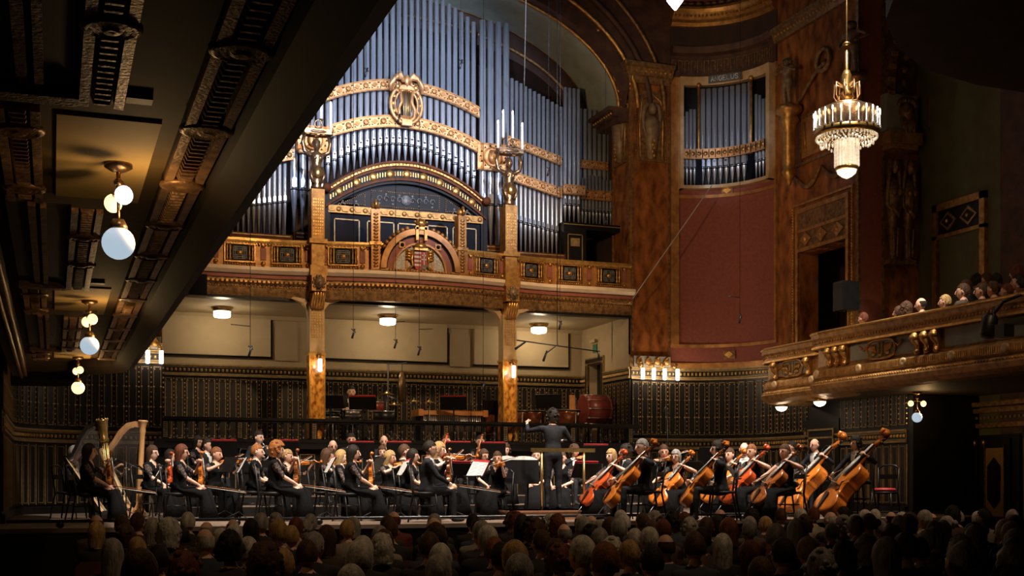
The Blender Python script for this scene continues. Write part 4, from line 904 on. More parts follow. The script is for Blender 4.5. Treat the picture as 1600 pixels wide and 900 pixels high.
# ---- the two columns carrying the gallery
for s, lab in ((-1, 'orange marble column under the gallery beside the percussionist with the red score'), (1, 'orange marble column under the gallery between xylophone and timpani')):
    x = XC+s*2.27; c = thing('gallery_column', lab, 'column', (x, 27.25, ZPL), group='columns under the organ gallery')
    MB().box(-0.17, 0.17, -0.17, 0.17, 0.0, 1.95, 0).box(-0.18, -0.15, -0.18, -0.15, 0, 1.95, 1).box(0.15, 0.18, -0.18, -0.15, 0, 1.95, 1).box(-0.21, 0.21, -0.21, 0.21, 0, 0.10, 2).build('shaft', ['orange_marble', 'bright_gold', 'black_wood'], c)
    m = MB().box(-0.165, 0.165, -0.165, 0.165, 1.95, 3.05, 0).box(-0.19, 0.19, -0.19, 0.19, 1.95, 2.0, 1)
    for k in range(5):
        for q in range(11): m.cbox((-0.11+k*0.055, -0.17, 2.35+q*0.06), (0.028, 0.02, 0.032), 1)
    m.build('upper_shaft', ['pale_ochre', 'bright_gold'], c)
    for q in (-1, 1): MB().strip([(q*0.16, 0, 2.65), (q*0.18, 0, 2.95), (q*0.30, 0, 3.12), (q*0.55, 0, 3.2)], [(q*0.10, 0, 2.65), (q*0.10, 0, 2.98), (q*0.20, 0, 3.2), (q*0.5, 0, 3.24)], 0.18, 0, (0, 1, 0)).build('corner_brace', 'pale_ochre', c)

# ---- candelabra herms on the posts
def candelabrum(s, lab):
    x = XC+s*2.27; y = gy(2.27)-0.05
    c = thing('candelabrum', lab, 'candelabrum', (x, y, 8.1), group='candle-bearing herms on the organ gallery')
    m = MB().lathe([(0.10, 0), (0.14, 0.06), (0.11, 0.12), (0.15, 0.28), (0.18, 0.40), (0.13, 0.50), (0.11, 0.58), (0.16, 0.74), (0.13, 0.82), (0.055, 0.86), (0.055, 0.92)], 12, 0)
    m.ell((0, -0.02, 1.00), (0.085, 0.10, 0.12), 10, 8); m.ell((0, -0.12, 0.99), (0.02, 0.03, 0.03), 5, 4); m.ell((0, 0.02, 1.06), (0.10, 0.10, 0.09), 8, 6); m.ell((0, -0.15, 0.36), (0.10, 0.06, 0.12), 9, 6, 1)
    for q in (-1, 1):
        m.ell((q*0.06, -0.11, 0.70), (0.05, 0.05, 0.055), 8, 5); m.tube([(q*0.13, 0, 0.78), (q*0.27, 0, 0.86), (q*0.31, 0, 1.05), (q*0.27, 0, 1.22)], [0.06, 0.05, 0.045, 0.04], 7)
        m.tube([(q*0.10, -0.1, 0.5), (q*0.15, -0.12, 0.3), (q*0.08, -0.16, 0.14)], 0.035, 6)
    m.build('herm_figure', ['bronze', 'brass'], c)
    m = MB().tube([(0.34*math.cos(a), 0.20*math.sin(a), 1.26) for a in [k*PI/10 for k in range(20)]], 0.035, 6, closed=True)
    m.box(-0.3, 0.3, -0.20, -0.14, 1.22, 1.32)
    m.tube([(0.08*math.cos(k*PI/8), -0.2, 1.42+0.09*math.sin(k*PI/8)) for k in range(16)], 0.018, 5, closed=True)
    m.build('holder', 'bronze', c)
    for q, (cx, cy, h) in enumerate(((-0.30, -0.1, 1.32), (-0.12, 0.05, 1.62), (0.12, 0.05, 1.62), (0.30, -0.1, 1.32))):
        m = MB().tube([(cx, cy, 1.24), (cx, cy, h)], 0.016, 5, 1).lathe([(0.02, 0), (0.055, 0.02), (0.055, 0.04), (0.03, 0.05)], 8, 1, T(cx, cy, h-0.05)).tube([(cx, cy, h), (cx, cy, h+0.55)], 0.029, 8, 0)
        cd = m.build('candle', ['candle_glow', 'bronze'], c); MB().ell((cx, cy, h+0.60), (0.022, 0.022, 0.055), 7, 5).build('flame', 'flame', cd)
candelabrum(-1, 'bronze herm holding four candles on the organ gallery beside the dark balcony edge')
candelabrum(1, 'bronze herm holding four candles on the gallery in front of the largest pipes')
# ================================================================== balconies
PROF = [(-0.7, 3.42), (-0.18, 3.36), (-0.02, 3.39), (0.09, 3.46), (0.13, 3.55), (0.10, 3.62), (0.03, 3.66), (0.06, 3.70), (0.05, 3.84), (0.0, 3.88), (-0.03, 3.92), (-0.03, 4.26), (0.05, 4.30), (0.07, 4.42), (0.11, 4.46), (0.11, 4.56), (-0.12, 4.56), (-0.12, 3.9), (-0.7, 3.9)]
BR = [(16.1, 24.15), (15.3, 24.1), (15.0, 23.95), (14.87, 23.65), (14.85, 22.6), (14.85, 21.55), (14.7, 21.3), (14.45, 21.15), (14.27, 20.95), (14.2, 20.6), (14.2, 18), (14.2, 8)]
rb = thing('side_balcony', 'gilded balcony front with lyre cartouches and scroll brackets on the right', 'balcony')
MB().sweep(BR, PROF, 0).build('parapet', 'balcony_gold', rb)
MB().sweep(BR, [(0.06, 4.26), (0.10, 4.27), (0.10, 4.31), (0.06, 4.31)], 0).sweep(BR, [(-0.14, 4.55), (0.13, 4.55), (0.14, 4.575), (0.10, 4.60), (-0.12, 4.60)], 0).build('gilt_line', 'bright_gold', rb)
m = MB()
for x, y, a in walk(BR, 0.085): m.ell((0, -0.08, 4.385), (0.026, 0.02, 0.026), 6, 4, 0, T(x, y, 0) @ RZ(a))
for x, y, a in walk(BR, 0.05): m.cbox((0, -0.06, 3.77), (0.03, 0.03, 0.10), 0, T(x, y, 0) @ RZ(a))
for x, y, a in walk(BR, 0.07): m.ell((0, -0.115, 3.60), (0.022, 0.02, 0.02), 5, 4, 0, T(x, y, 0) @ RZ(a))
tag(m.build('beading', 'gold', rb), kind='stuff')
def face_M(y, x=14.2): return T(x, y, 0) @ RZ(-PI/2)
def cartouche(M):
    m = MB(); oc = [(-0.42, 0.0), (-0.36, 0.13), (-0.22, 0.17), (0.22, 0.17), (0.36, 0.13), (0.42, 0), (0.36, -0.13), (0.22, -0.17), (-0.22, -0.17), (-0.36, -0.13)]
    m.prism(oc, 0, 0.04, 0, M @ T(0, 0.03, 4.08) @ RX(PI/2)); m.tube([(a, -0.02, 4.08+b) for a, b in oc], 0.026, 6, 1, M, closed=True)
    for s in (-1, 1):
        m.tube([(s*0.03, -0.03, 3.96), (s*0.07, -0.03, 4.04), (s*0.04, -0.03, 4.12), (s*0.06, -0.03, 4.2)], 0.018, 5, 1, M)
        for k in range(5): m.tube([(s*(0.12+0.03*k), -0.02, 4.02+0.01*k), (s*(0.17+0.035*k), -0.04, 4.10), (s*(0.16+0.04*k), -0.02, 4.17)], [0.025, 0.03, 0.012], 5, 1, M)
        m.tube([(s*0.40, -0.02, 4.16), (s*0.50, -0.03, 4.10), (s*0.62, -0.03, 4.18)], 0.025, 5, 1, M); m.ell((s*0.2, -0.03, 4.0), (0.07, 0.03, 0.04), 7, 4, 1, M)
    m.box(-0.05, 0.05, -0.05, 0, 3.94, 3.98, 1, M)
    return m.build('cartouche', ['balcony_grey', 'gold'], rb)
def scroll(M):
    m = MB()
    m.tube([(0, -0.02, 4.24), (0, -0.12, 4.20), (0, -0.12, 4.12), (0, -0.04, 4.04), (0, -0.02, 3.96), (0, -0.08, 3.90), (0, -0.10, 3.94)], [0.05, 0.06, 0.06, 0.05, 0.05, 0.045, 0.02], 7, 0, M, flat=1.0)
    m.box(-0.055, 0.055, -0.06, 0.03, 3.9, 4.26, 0, M); m.tube([(-0.06, -0.13, 4.17), (0.06, -0.13, 4.17)], 0.05, 8, 0, M)
    return m.build('scroll_bracket', 'gold', rb)
def gpanel(M, w): return MB().box(-w/2, w/2, -0.0, 0.03, 3.94, 4.24, 0, M).build('grey_panel', 'balcony_grey', rb)
def disc(M): return MB().lathe([(0.085, 0), (0.085, 0.03), (0.05, 0.045), (0.03, 0.04)], 14, 0, M @ T(0, -0.055, 3.77) @ RX(PI/2)).build('disc', 'pale_ochre', rb)
for y in (23.3, 22.05): scroll(face_M(y, 14.85))
cartouche(face_M(22.7, 14.85)); gpanel(face_M(22.7, 14.85), 1.1)
for y in (23.3, 21.9): disc(face_M(y, 14.85))
for y in (20.35, 20.1, 19.85, 17.75, 17.5, 17.25): scroll(face_M(y))
cartouche(face_M(18.8)); gpanel(face_M(18.8), 1.9); gpanel(face_M(16.1), 2.0)
for y in (20.75, 19.4, 18.1, 16.85, 15.6): disc(face_M(y))
slab = [(17.9, 8), (14.2, 8), (14.2, 20.6), (14.45, 21.15), (14.85, 21.55), (14.85, 23.65), (15.3, 24.1), (16.24, 24.2), (16.24, 22.4), (17.9, 22.4)]
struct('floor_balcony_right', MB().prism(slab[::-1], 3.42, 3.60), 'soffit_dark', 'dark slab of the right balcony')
# rear upper gallery: a rounded dark slab over the stalls
up = [(7.2, 9.3), (7.6, 10.0), (8.2, 10.6), (8.9, 11.05), (9.8, 11.28), (11.5, 11.35), (17.9, 11.5), (17.9, 1.0), (5.0, 1.0), (5.2, 4.0), (6.2, 7.6), (6.8, 8.7)]
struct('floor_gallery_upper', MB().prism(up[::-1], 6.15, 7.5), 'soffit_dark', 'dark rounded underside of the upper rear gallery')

# left balcony seen from below
XE = 1.12
BL = [(XE, 1.5), (XE, 20.2), (XE-0.08, 20.7), (XE-0.3, 21.0), (XE-0.55, 21.2), (XE-0.65, 21.6), (XE-0.65, 23.4), (XE-0.8, 23.8), (XE-1.1, 24.05), (-0.7, 24.15)]
lb = thing('near_balcony', 'dark balcony overhead on the left with moulded soffit bands', 'balcony')
MB().sweep(BL, [(-0.22, 3.62), (-0.18, 3.50)]+PROF[2:-2]+[(-0.12, 3.7), (-0.22, 3.7)], 0).build('parapet', 'parapet_unlit', lb)
ZSO = 3.63
lslab = [(-2.4, 1.5), (XE-0.05, 1.5), (XE-0.05, 20.3), (XE-0.7, 21.2), (XE-0.7, 23.5), (XE-1.1, 24.0), (-0.7, 24.1), (-0.7, 22.4), (-2.4, 22.4)]
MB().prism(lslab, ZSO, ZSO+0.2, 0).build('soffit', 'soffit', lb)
for yc in (8.05, 14.25, 20.4): MB().box(0.02, 0.56, yc-1.05, min(yc+1.0, 20.8), ZSO-0.018, ZSO, 0).build('lamplit_field', 'soffit_lamplit', lb)  # lamp glow on the soffit laid in as paler panels
def moulded_strip(x0, x1, y0, y1, z, name, pitch=0.085, ros=(), drop=0.05):
    m = MB(); w = x1-x0
    m.box(x0, x1, y0, y1, z-0.02, ZSO, 0); m.box(x0, x0+w*0.22, y0, y1, z-drop, z-0.02, 1); m.box(x1-w*0.22, x1, y0, y1, z-drop, z-0.02, 1)
    k = int((y1-y0)/pitch)
    for i in range(k): m.frus((0, 0, 0), (w*0.46, pitch*0.7), (w*0.34, pitch*0.25), drop*0.7, 1, T((x0+x1)/2, y0+(i+0.5)*pitch, z-0.02) @ RX(PI))
    for y in ros: m.lathe([(w*0.60, 0.0), (w*0.60, 0.022), (w*0.48, 0.034), (w*0.42, 0.024), (w*0.32, 0.036), (w*0.26, 0.026), (w*0.16, 0.04), (w*0.05, 0.036)], 16, 1, T((x0+x1)/2, y, z-drop+0.02) @ RX(PI))
    return m.build(name, ['soffit_dark', 'soffit_gold'], lb)
moulded_strip(XE-0.46, XE-0.22, 3.0, 20.3, ZSO-0.03, 'moulded_band', 0.085, [4.2+1.32*k for k in range(13)])
for y0, y1 in ((2.0, 6.45), (9.0, 12.7), (15.0, 18.8)):
    moulded_strip(0.12, 0.33, y0, y1, 3.56, 'moulded_band', 0.085, [y for y in (5.3, 9.95, 11.2, 16.0, 17.2, 18.2) if y0 < y < y1])
    MB().box(-0.30, 0.12, y1-0.14, y1, 3.50, ZSO, 0).build('cross_band', 'soffit_gold', lb)
    m = MB().box(-0.30, 0.12, y0, y1-0.14, 3.56, ZSO, 0).box(-0.16, -0.11, y0, y1-0.2, 3.53, 3.56, 1).box(-0.08, -0.04, y0, y1-0.2, 3.52, 3.56, 1); m.build('recessed_panel', ['soffit_dark', 'soffit_gold'], lb)
for y0, y1 in ((6.7, 8.9), (12.9, 14.9), (19.0, 20.5)): moulded_strip(-0.28, -0.06, y0, y1, 3.58, 'moulded_band', 0.085, [y0+0.4, y1-0.4])
MB().box(-0.62, -0.40, 2, 22, 3.40, ZSO, 0).tube([(-0.42, 2, 3.42), (-0.42, 22, 3.42)], 0.03, 6, 1).tube([(-0.48, 2, 3.38), (-0.48, 22, 3.38)], 0.025, 6, 1).build('inner_beam', ['soffit_dark', 'soffit_gold'], lb)
for y in (6.58, 8.98, 12.8, 14.95): MB().box(0.35, XE-0.64, y-0.05, y+0.05, ZSO-0.03, ZSO, 0).build('cross_band', 'soffit_dark', lb)

# ================================================================== lamps
def globe_lamp(loc, rz, label, k=1.0, warmbig=False):
    wb2 = warmbig or loc[1] > 10
    g = thing('globe_lamp', label, 'lamp', loc, rz, 'three-globe lamps under the balconies')
    m = MB().lathe([(0.085, 0), (0.085, -0.04), (0.05, -0.06), (0.03, -0.07)], 14, 0); m.tube([(0, 0, -0.06), (0, 0, -0.20)], 0.014, 8); m.ell((0, 0, -0.13), (0.03, 0.03, 0.025), 8, 5)
    m.tube([(0, 0, -0.18), (0.02, -0.09, -0.20), (0.02, -0.13, -0.17)], 0.010, 6); m.tube([(0, 0, -0.18), (-0.02, 0.09, -0.20), (-0.02, 0.13, -0.17)], 0.010, 6); m.tube([(0, 0, -0.2), (0, 0, -0.36)], 0.010, 6)
    m.lathe([(0.035, -0.36), (0.055, -0.40), (0.055, -0.42)], 12); m.build('fitting', 'bronze', g)
    for q in (-1, 1):
        MB().ell((-q*0.02, q*0.13, -0.235), (0.055, 0.055, 0.058), 14, 9).build('small_globe', 'globe_warm' if q > 0 or wb2 else 'globe_bright', g)
    b = MB().ell((0, 0, -0.505), (0.10, 0.10, 0.10), 20, 12).build('large_globe', 'globe_warm' if warmbig else 'globe_white', g)
    p = lamp_point('globe_light', (loc[0]+0.16, loc[1]-0.05, loc[2]-0.40), 9, (1.0, 0.62, 0.25), 0.05)
    return g
for (px, py), wb, lab in (((185, 380), False, 'largest nearest three-globe lamp under the dark left balcony'), ((140, 540), False, 'middle three-globe lamp hanging under the left balcony'), ((122, 606), True, 'farthest small three-globe lamp under the end of the left balcony')):
    p = atZ(px, py, ZSO-0.505); globe_lamp((p.x, p.y, ZSO), 0.04, lab, 1.0, wb)
p = atX(1433, 645, 15.9); globe_lamp((p.x, p.y, 3.42), 1.2, 'three-globe lamp under the right balcony near the yellow doors')
def flush_lamp(p, zc, label, r=0.14, power=6, glass='lamp_glass', group='flush ceiling lamps'):
    f = thing('ceiling_lamp', label, 'lamp', (p.x, p.y, zc), 0, group)
    MB().lathe([(r*1.25, 0), (r*1.25, -0.03), (r*1.0, -0.07), (r*1.02, -0.10)], 18).build('rim', 'brass', f)
    MB().lathe([(r*0.98, -0.09), (r*0.98, -0.20), (r*0.9, -0.23), (r*0.4, -0.25)], 18).build('glass', glass, f)
    lamp_point('lamp_light', (p.x, p.y, zc-0.34), power, (1.0, 0.74, 0.44), 0.1)
for px, py, lab in ((347, 480, 'round ceiling lamp over the left bay of the alcove'), (606, 492, 'round ceiling lamp over the middle bay of the alcove'), (842, 506, 'round ceiling lamp over the right bay of the alcove')):
    p = atZ(px, py, ZLIN); flush_lamp(p, ZLIN, lab, 0.20, 24, group='round alcove ceiling lamps')
def dome_lamp(p, zc, label, r=0.13):
    f = thing('dome_lamp', label, 'lamp', (p.x, p.y, zc), 0, 'small dome lamps under the balcony ends')
    MB().lathe([(r*0.9, 0.02), (r*1.15, -0.03), (r*1.1, -0.06)], 16).build('rim', 'brass', f)
    MB().lathe([(r, -0.05), (r*0.95, -0.09), (r*0.7, -0.13), (r*0.3, -0.155), (0.01, -0.16)], 16).build('dome', 'lamp_glass', f)
    lamp_point('dome_light', (p.x, p.y, zc-0.3), 3, (1.0, 0.72, 0.42), 0.08)
dome_lamp(atX(1221, 645, 15.25), 3.38, 'dome lamp at the far end of the right balcony'); dome_lamp(atX(1281, 637, 15.0), 3.38, 'dome lamp under the step of the right balcony'); dome_lamp(atZ(67, 612, 3.5), 3.58, 'dome lamp above the harps at the end of the left balcony')
def sconce(loc, rz, label, power=5):
    s = thing('sconce', label, 'lamp', loc, rz, 'tubular glass wall lamps')
    MB().lathe([(0.05, 0), (0.06, 0.03), (0.03, 0.05)], 10, 0, RX(PI/2)).tube([(0, -0.04, 0), (0, -0.12, 0.05), (0, -0.16, 0.0), (0, -0.16, -0.05)], 0.014, 6).tube([(0.04*math.cos(k), -0.07, 0.05+0.04*math.sin(k)) for k in range(6)], 0.012, 5, closed=True).lathe([(0.03, 0), (0.045, -0.04)], 10, 0, T(0, -0.16, -0.04)).build('bracket', 'brass', s)
    MB().lathe([(0.042, 0), (0.046, -0.03), (0.046, -0.26), (0.03, -0.28)], 12, 0, T(0, -0.16, -0.07)).build('glass_tube', 'sconce_glass', s)
    v = Matrix.Translation(loc) @ RZ(rz) @ Vector((0, -0.30, -0.2)); lamp_point('sconce_light', v, power, (1.0, 0.74, 0.48), 0.04)
for k, (px, py) in enumerate(((1000, 563), (1017, 564), (1034, 566), (1050, 567))):
    p = at(px, py, 27.30); p.z = 4.50
    if k == 3: p = Vector((14.47, 27.33, 4.50))
    sconce(p, 0, ('leftmost', 'second', 'third', 'rightmost')[k]+' of four glass wall lamps in a row on the right marble pier', 7)
for k, px in enumerate((230, 251)):
    p = at(px, 545, 27.30); p.z = 4.50; sconce(p, 0, ('left', 'right')[k]+' of two glass wall lamps on the left pier above the harps', 6)
for s, lab in ((-1, 'glass wall lamp on the column left of the percussionist'), (1, 'glass wall lamp on the column between xylophone and timpani')): sconce((XC+s*2.27+0.03, 27.07, 4.42), 0, lab, 7)
for s in (1, -1):
    x0 = XR if s > 0 else mir(14.38)
    m = MB().box(x0+0.05, x0+1.05, YG-0.09, YG-0.05, 4.48, 4.74, 0)
    for k in range(4): m.ell((x0+0.18+k*0.25, YG-0.10, 4.62), (0.09, 0.05, 0.10), 9, 6, 1); m.tube([(x0+0.10+k*0.25, YG-0.1, 4.54), (x0+0.18+k*0.25, YG-0.14, 4.72), (x0+0.27+k*0.25, YG-0.1, 4.54)], 0.02, 5, 1)
    struct('trim_%d' % (4 if s > 0 else 5), m, ['balcony_grey', 'gold'], 'gilt scroll frieze behind the row of glass wall lamps' if s > 0 else 'gilt scroll frieze behind the pair of glass wall lamps')

# chandelier
p = atX(1323, 210, 13.5)
ch = thing('chandelier', 'crystal ring chandelier with a circle of electric candles hanging at the right', 'chandelier', (p.x, p.y, p.z))
t = (p.x*SY+p.y*CY); s_ = t/F; U = lambda px: px*s_
MB().tube([(0, 0, U(40)), (0, 0, U(330))], 0.012, 6).tube([(0, 0, U(40)), (0, 0, U(140))], 0.03, 8).lathe([(0.03, U(138)), (0.08, U(141)), (0.03, U(145))], 10).lathe([(0.05, U(100)), (0.09, U(92)), (0.05, U(70)), (0.14, U(62)), (0.08, U(54))], 12).build('stem', 'brass', ch)
m = MB()
for k in range(8):
    a = k*PI/4; m.tube([(0.08*math.cos(a), 0.08*math.sin(a), U(75)), (0.22*math.cos(a), 0.22*math.sin(a), U(80)), (0.24*math.cos(a), 0.24*math.sin(a), U(60)), (0.16*math.cos(a), 0.16*math.sin(a), U(50))], 0.02, 5)
m.lathe([(U(25), U(32)), (U(27), U(36)), (U(27), U(46)), (U(25), U(47))], 24); m.build('crown', 'bronze', ch)
m = MB().lathe([(U(47), U(-4)), (U(51), U(-2)), (U(51), U(6)), (U(47), U(7)), (U(47), U(-4))], 36, cap=False)
for k in range(12): a = k*PI/6; m.tube([(U(20)*math.cos(a), U(20)*math.sin(a), U(8)), (U(48)*math.cos(a), U(48)*math.sin(a), U(0))], 0.012, 5)
m.lathe([(U(44), U(8)), (U(47), U(36)), (U(45), U(38))], 36, 1, cap=False); m.build('ring', ['brass', 'bronze'], ch)
for k in range(24):
    a = k*PI/12; M = T(U(50)*math.cos(a), U(50)*math.sin(a), U(8))
    c = MB().lathe([(0.03, 0), (0.011, 0.02), (0.011, U(18)), (0.009, U(19))], 7, 0, M).build('candle', 'candle', ch)
    MB().ell((0, 0, U(23)), (0.016, 0.016, 0.045), 7, 5, 0, M).build('bulb', 'flame', c)
m = MB()
for k in range(48):
    a = k*PI/24
    for r, z in ((46, -6), (40, -14+3*math.sin(k))): m.ell((U(r)*math.cos(a), U(r)*math.sin(a), U(z)), (0.022, 0.022, 0.035), 5, 4)
for k in range(24):
    a = k*PI/12
    for q in range(5): m.ell((U(46-6*q)*math.cos(a), U(46-6*q)*math.sin(a), U(-4-1.5*q+0.2*q*q)), (0.014, 0.014, 0.014), 4, 3)
tag(m.build('crystal_drops', 'crystal', ch), kind='stuff')
m = MB()
for k in range(22):
    a = k*2*PI/22
    for q in range(7): m.cbox((U(17)*math.cos(a), U(17)*math.sin(a), U(-12-q*6)), (0.04, 0.04, U(5.2)), 0)
tag(m.build('crystal_drum', 'crystal', ch), kind='stuff')
MB().lathe([(U(17), U(-50)), (U(18), U(-52)), (U(17), U(-56))], 20).build('drum_rim', 'brass', ch); MB().lathe([(U(16), U(-55)), (U(14), U(-61)), (U(8), U(-66)), (0.02, U(-69))], 18).build('bowl', 'globe_core', ch)
lamp_point('chandelier_light', (p.x-0.1, p.y, p.z-1.15), 14, (1.0, 0.68, 0.36), 0.25); lamp_point('chandelier_light', (p.x, p.y, p.z+0.75), 40, (1.0, 0.62, 0.30), 0.25)
# bright hanging stage lamp at the top of the frame
p = at(1055, 6, 24.5)
hl = thing('hanging_spotlight', 'bright white stage lamp hanging at the top of the picture', 'lamp', p)
MB().lathe([(0.02, -0.14), (0.13, 0.0), (0.20, 0.10), (0.10, 0.16)], 8, 0, None, False).build('lens', 'spot_white', hl); MB().lathe([(0.20, 0.10), (0.22, 0.14), (0.18, 0.34), (0.08, 0.42)], 10).tube([(0, 0, 0.4), (0, 0, 17-p.z)], 0.015, 5).build('housing', 'black_metal', hl)

# ---- loudspeakers, clamp light, cables, hanging microphones
p = atX(1322, 463, 15.6); sp = thing('loudspeaker', 'black loudspeaker on a pole in the stage box doorway', 'loudspeaker', (p.x, p.y, 3.6))
MB().box(-0.20, 0.20, -0.18, 0.18, p.z-3.6-0.30, p.z-3.6+0.30).build('cabinet', 'black_metal', sp); MB().tube([(0, 0, 0), (0, 0, p.z-3.6-0.30)], 0.02, 6).lathe([(0.2, 0), (0.2, 0.02)], 10).build('pole', 'black_metal', sp); MB().box(-0.21, -0.20, -0.15, 0.15, p.z-3.6-0.26, p.z-3.6+0.26).build('grille', 'stand_black', sp)
p = at(307, 446, 26.3); q = MB().box(-0.18, 0.20, -0.15, 0.15, -0.22, 0.22, 0).box(-0.16, 0.18, -0.17, -0.15, -0.20, 0.20, 1).tube([(0, 0, 0.2), (0, 0.5, 0.6)], 0.02, 5)
tag(q.build('hanging_loudspeaker', ['black_metal', 'stand_black'], None, loc=p), 'black loudspeaker hanging below the organ gallery beside the left balcony', 'loudspeaker')
p = atX(1545, 510, 13.95)
cl = thing('clamp_spotlight', 'black spotlight clamped outside the right balcony rail', 'lamp', p)
MB().lathe([(0.10, -0.18), (0.13, -0.12), (0.13, 0.14), (0.08, 0.2)], 12, 0, RYm(0.2)).build('housing', 'black_metal', cl); MB().tube([(0, 0, 0.1), (0.02, -0.3, 0.35), (0.15, -0.6, 0.45)], 0.025, 6).tube([(0.0, -0.1, 0.3), (0.0, -0.12, -0.1)], 0.02, 6).box(-0.15, 0.05, -0.5, -0.3, -0.22, -0.02).build('yoke', 'black_metal', cl)
def cable(a, b, r, mname, label, sag=0.0):
    A, B = Vector(a), Vector(b); tag(MB().tube([A.lerp(B, i/8)-Vector((0, 0, sag*math.sin(PI*i/8))) for i in range(9)], r, 5).build('cable', mname), label, 'cable')
cable(at(1112, 290, 26.4), at(989, 466, 26.8), 0.011, 'cable_grey', 'pale guy cable running down from the niche organ to the gallery corner')
cable(at(822, -20, 24), at(819, 143, 27.5), 0.010, 'cable_grey', 'pale vertical suspension cable in front of the tall pipes right of centre')
def hmic(px, ytop, pym, Y, label, bar=0):
    p = at(px, pym, Y); h = 17.0-p.z
    t = thing('hanging_microphone', label, 'microphone', p, 0, 'microphones hanging over the stage')
    MB().tube([(0, 0, 0.05), (0.01, 0, h)], 0.0055, 4).build('wire', 'black_metal', t)
    MB().tube([(0.03, 0, 0.09), (-0.03, -0.02, -0.10)], [0.018, 0.024], 7).tube([(-0.04, 0, 0.09), (0.05, 0, 0.02)], 0.010, 5).build('capsule', 'black_metal', t)
    if bar: MB().tube([(0, 0, 0.45), (bar, 0, 0.47)], 0.008, 5).build('spreader', 'black_metal', t)
for a in ((572, 40, 113, 24, 'slim black microphone hanging before the pipes left of the lyre'), (623, 90, 185, 24, 'slim black microphone hanging in front of the lyre'), (720, 70, 100, 24, 'slim microphone hanging before the pipes right of the lyre'), (391, 280, 548, 23, 'black microphone hanging below the gallery in the left bay', -0.35), (552, 400, 521, 24, 'black microphone hanging below the gallery in the middle bay'), (755, 480, 604, 25, 'microphone hanging low beside the right column', -0.22), (875, 430, 508, 24, 'black microphone hanging just below the gallery ledge in the right bay'), (1156, 300, 498, 23, 'black microphone hanging in front of the red wall', -0.35), (857, 150, 268, 25, 'dark microphone hanging before the short pipes right of centre'), (946, 290, 345, 26, 'dark microphone hanging before the recessed pipes'), (618, 490, 537, 25, 'thin microphone hanging under the middle ceiling lamp', 0.2), (655, 490, 548, 25, 'thin microphone hanging below the gallery right of the middle lamp', 0.3)): hmic(*a)
p = at(872, 538, 24.5); bt = thing('microphone_bar', 'horizontal bar with three microphones hanging in the right bay', 'microphone', p)
MB().tube([(-0.95, 0, 0.05), (0.98, 0, -0.12)], 0.014, 6).tube([(0, 0, 0), (-0.36, -0.25, -0.22)], 0.012, 6).tube([(-0.02, 0, 0), (-0.02, 0, 16.98-p.z)], 0.008, 5).build('bar', 'black_metal', bt)
for a, b in (((-0.75, 0, 0.02), (-1.0, -0.05, -0.14)), ((-0.36, -0.25, -0.18), (-0.46, -0.3, -0.40)), ((0.95, 0, -0.1), (0.96, 0, -0.30))): MB().tube([a, b], [0.02, 0.028], 7).build('capsule', 'black_metal', bt)
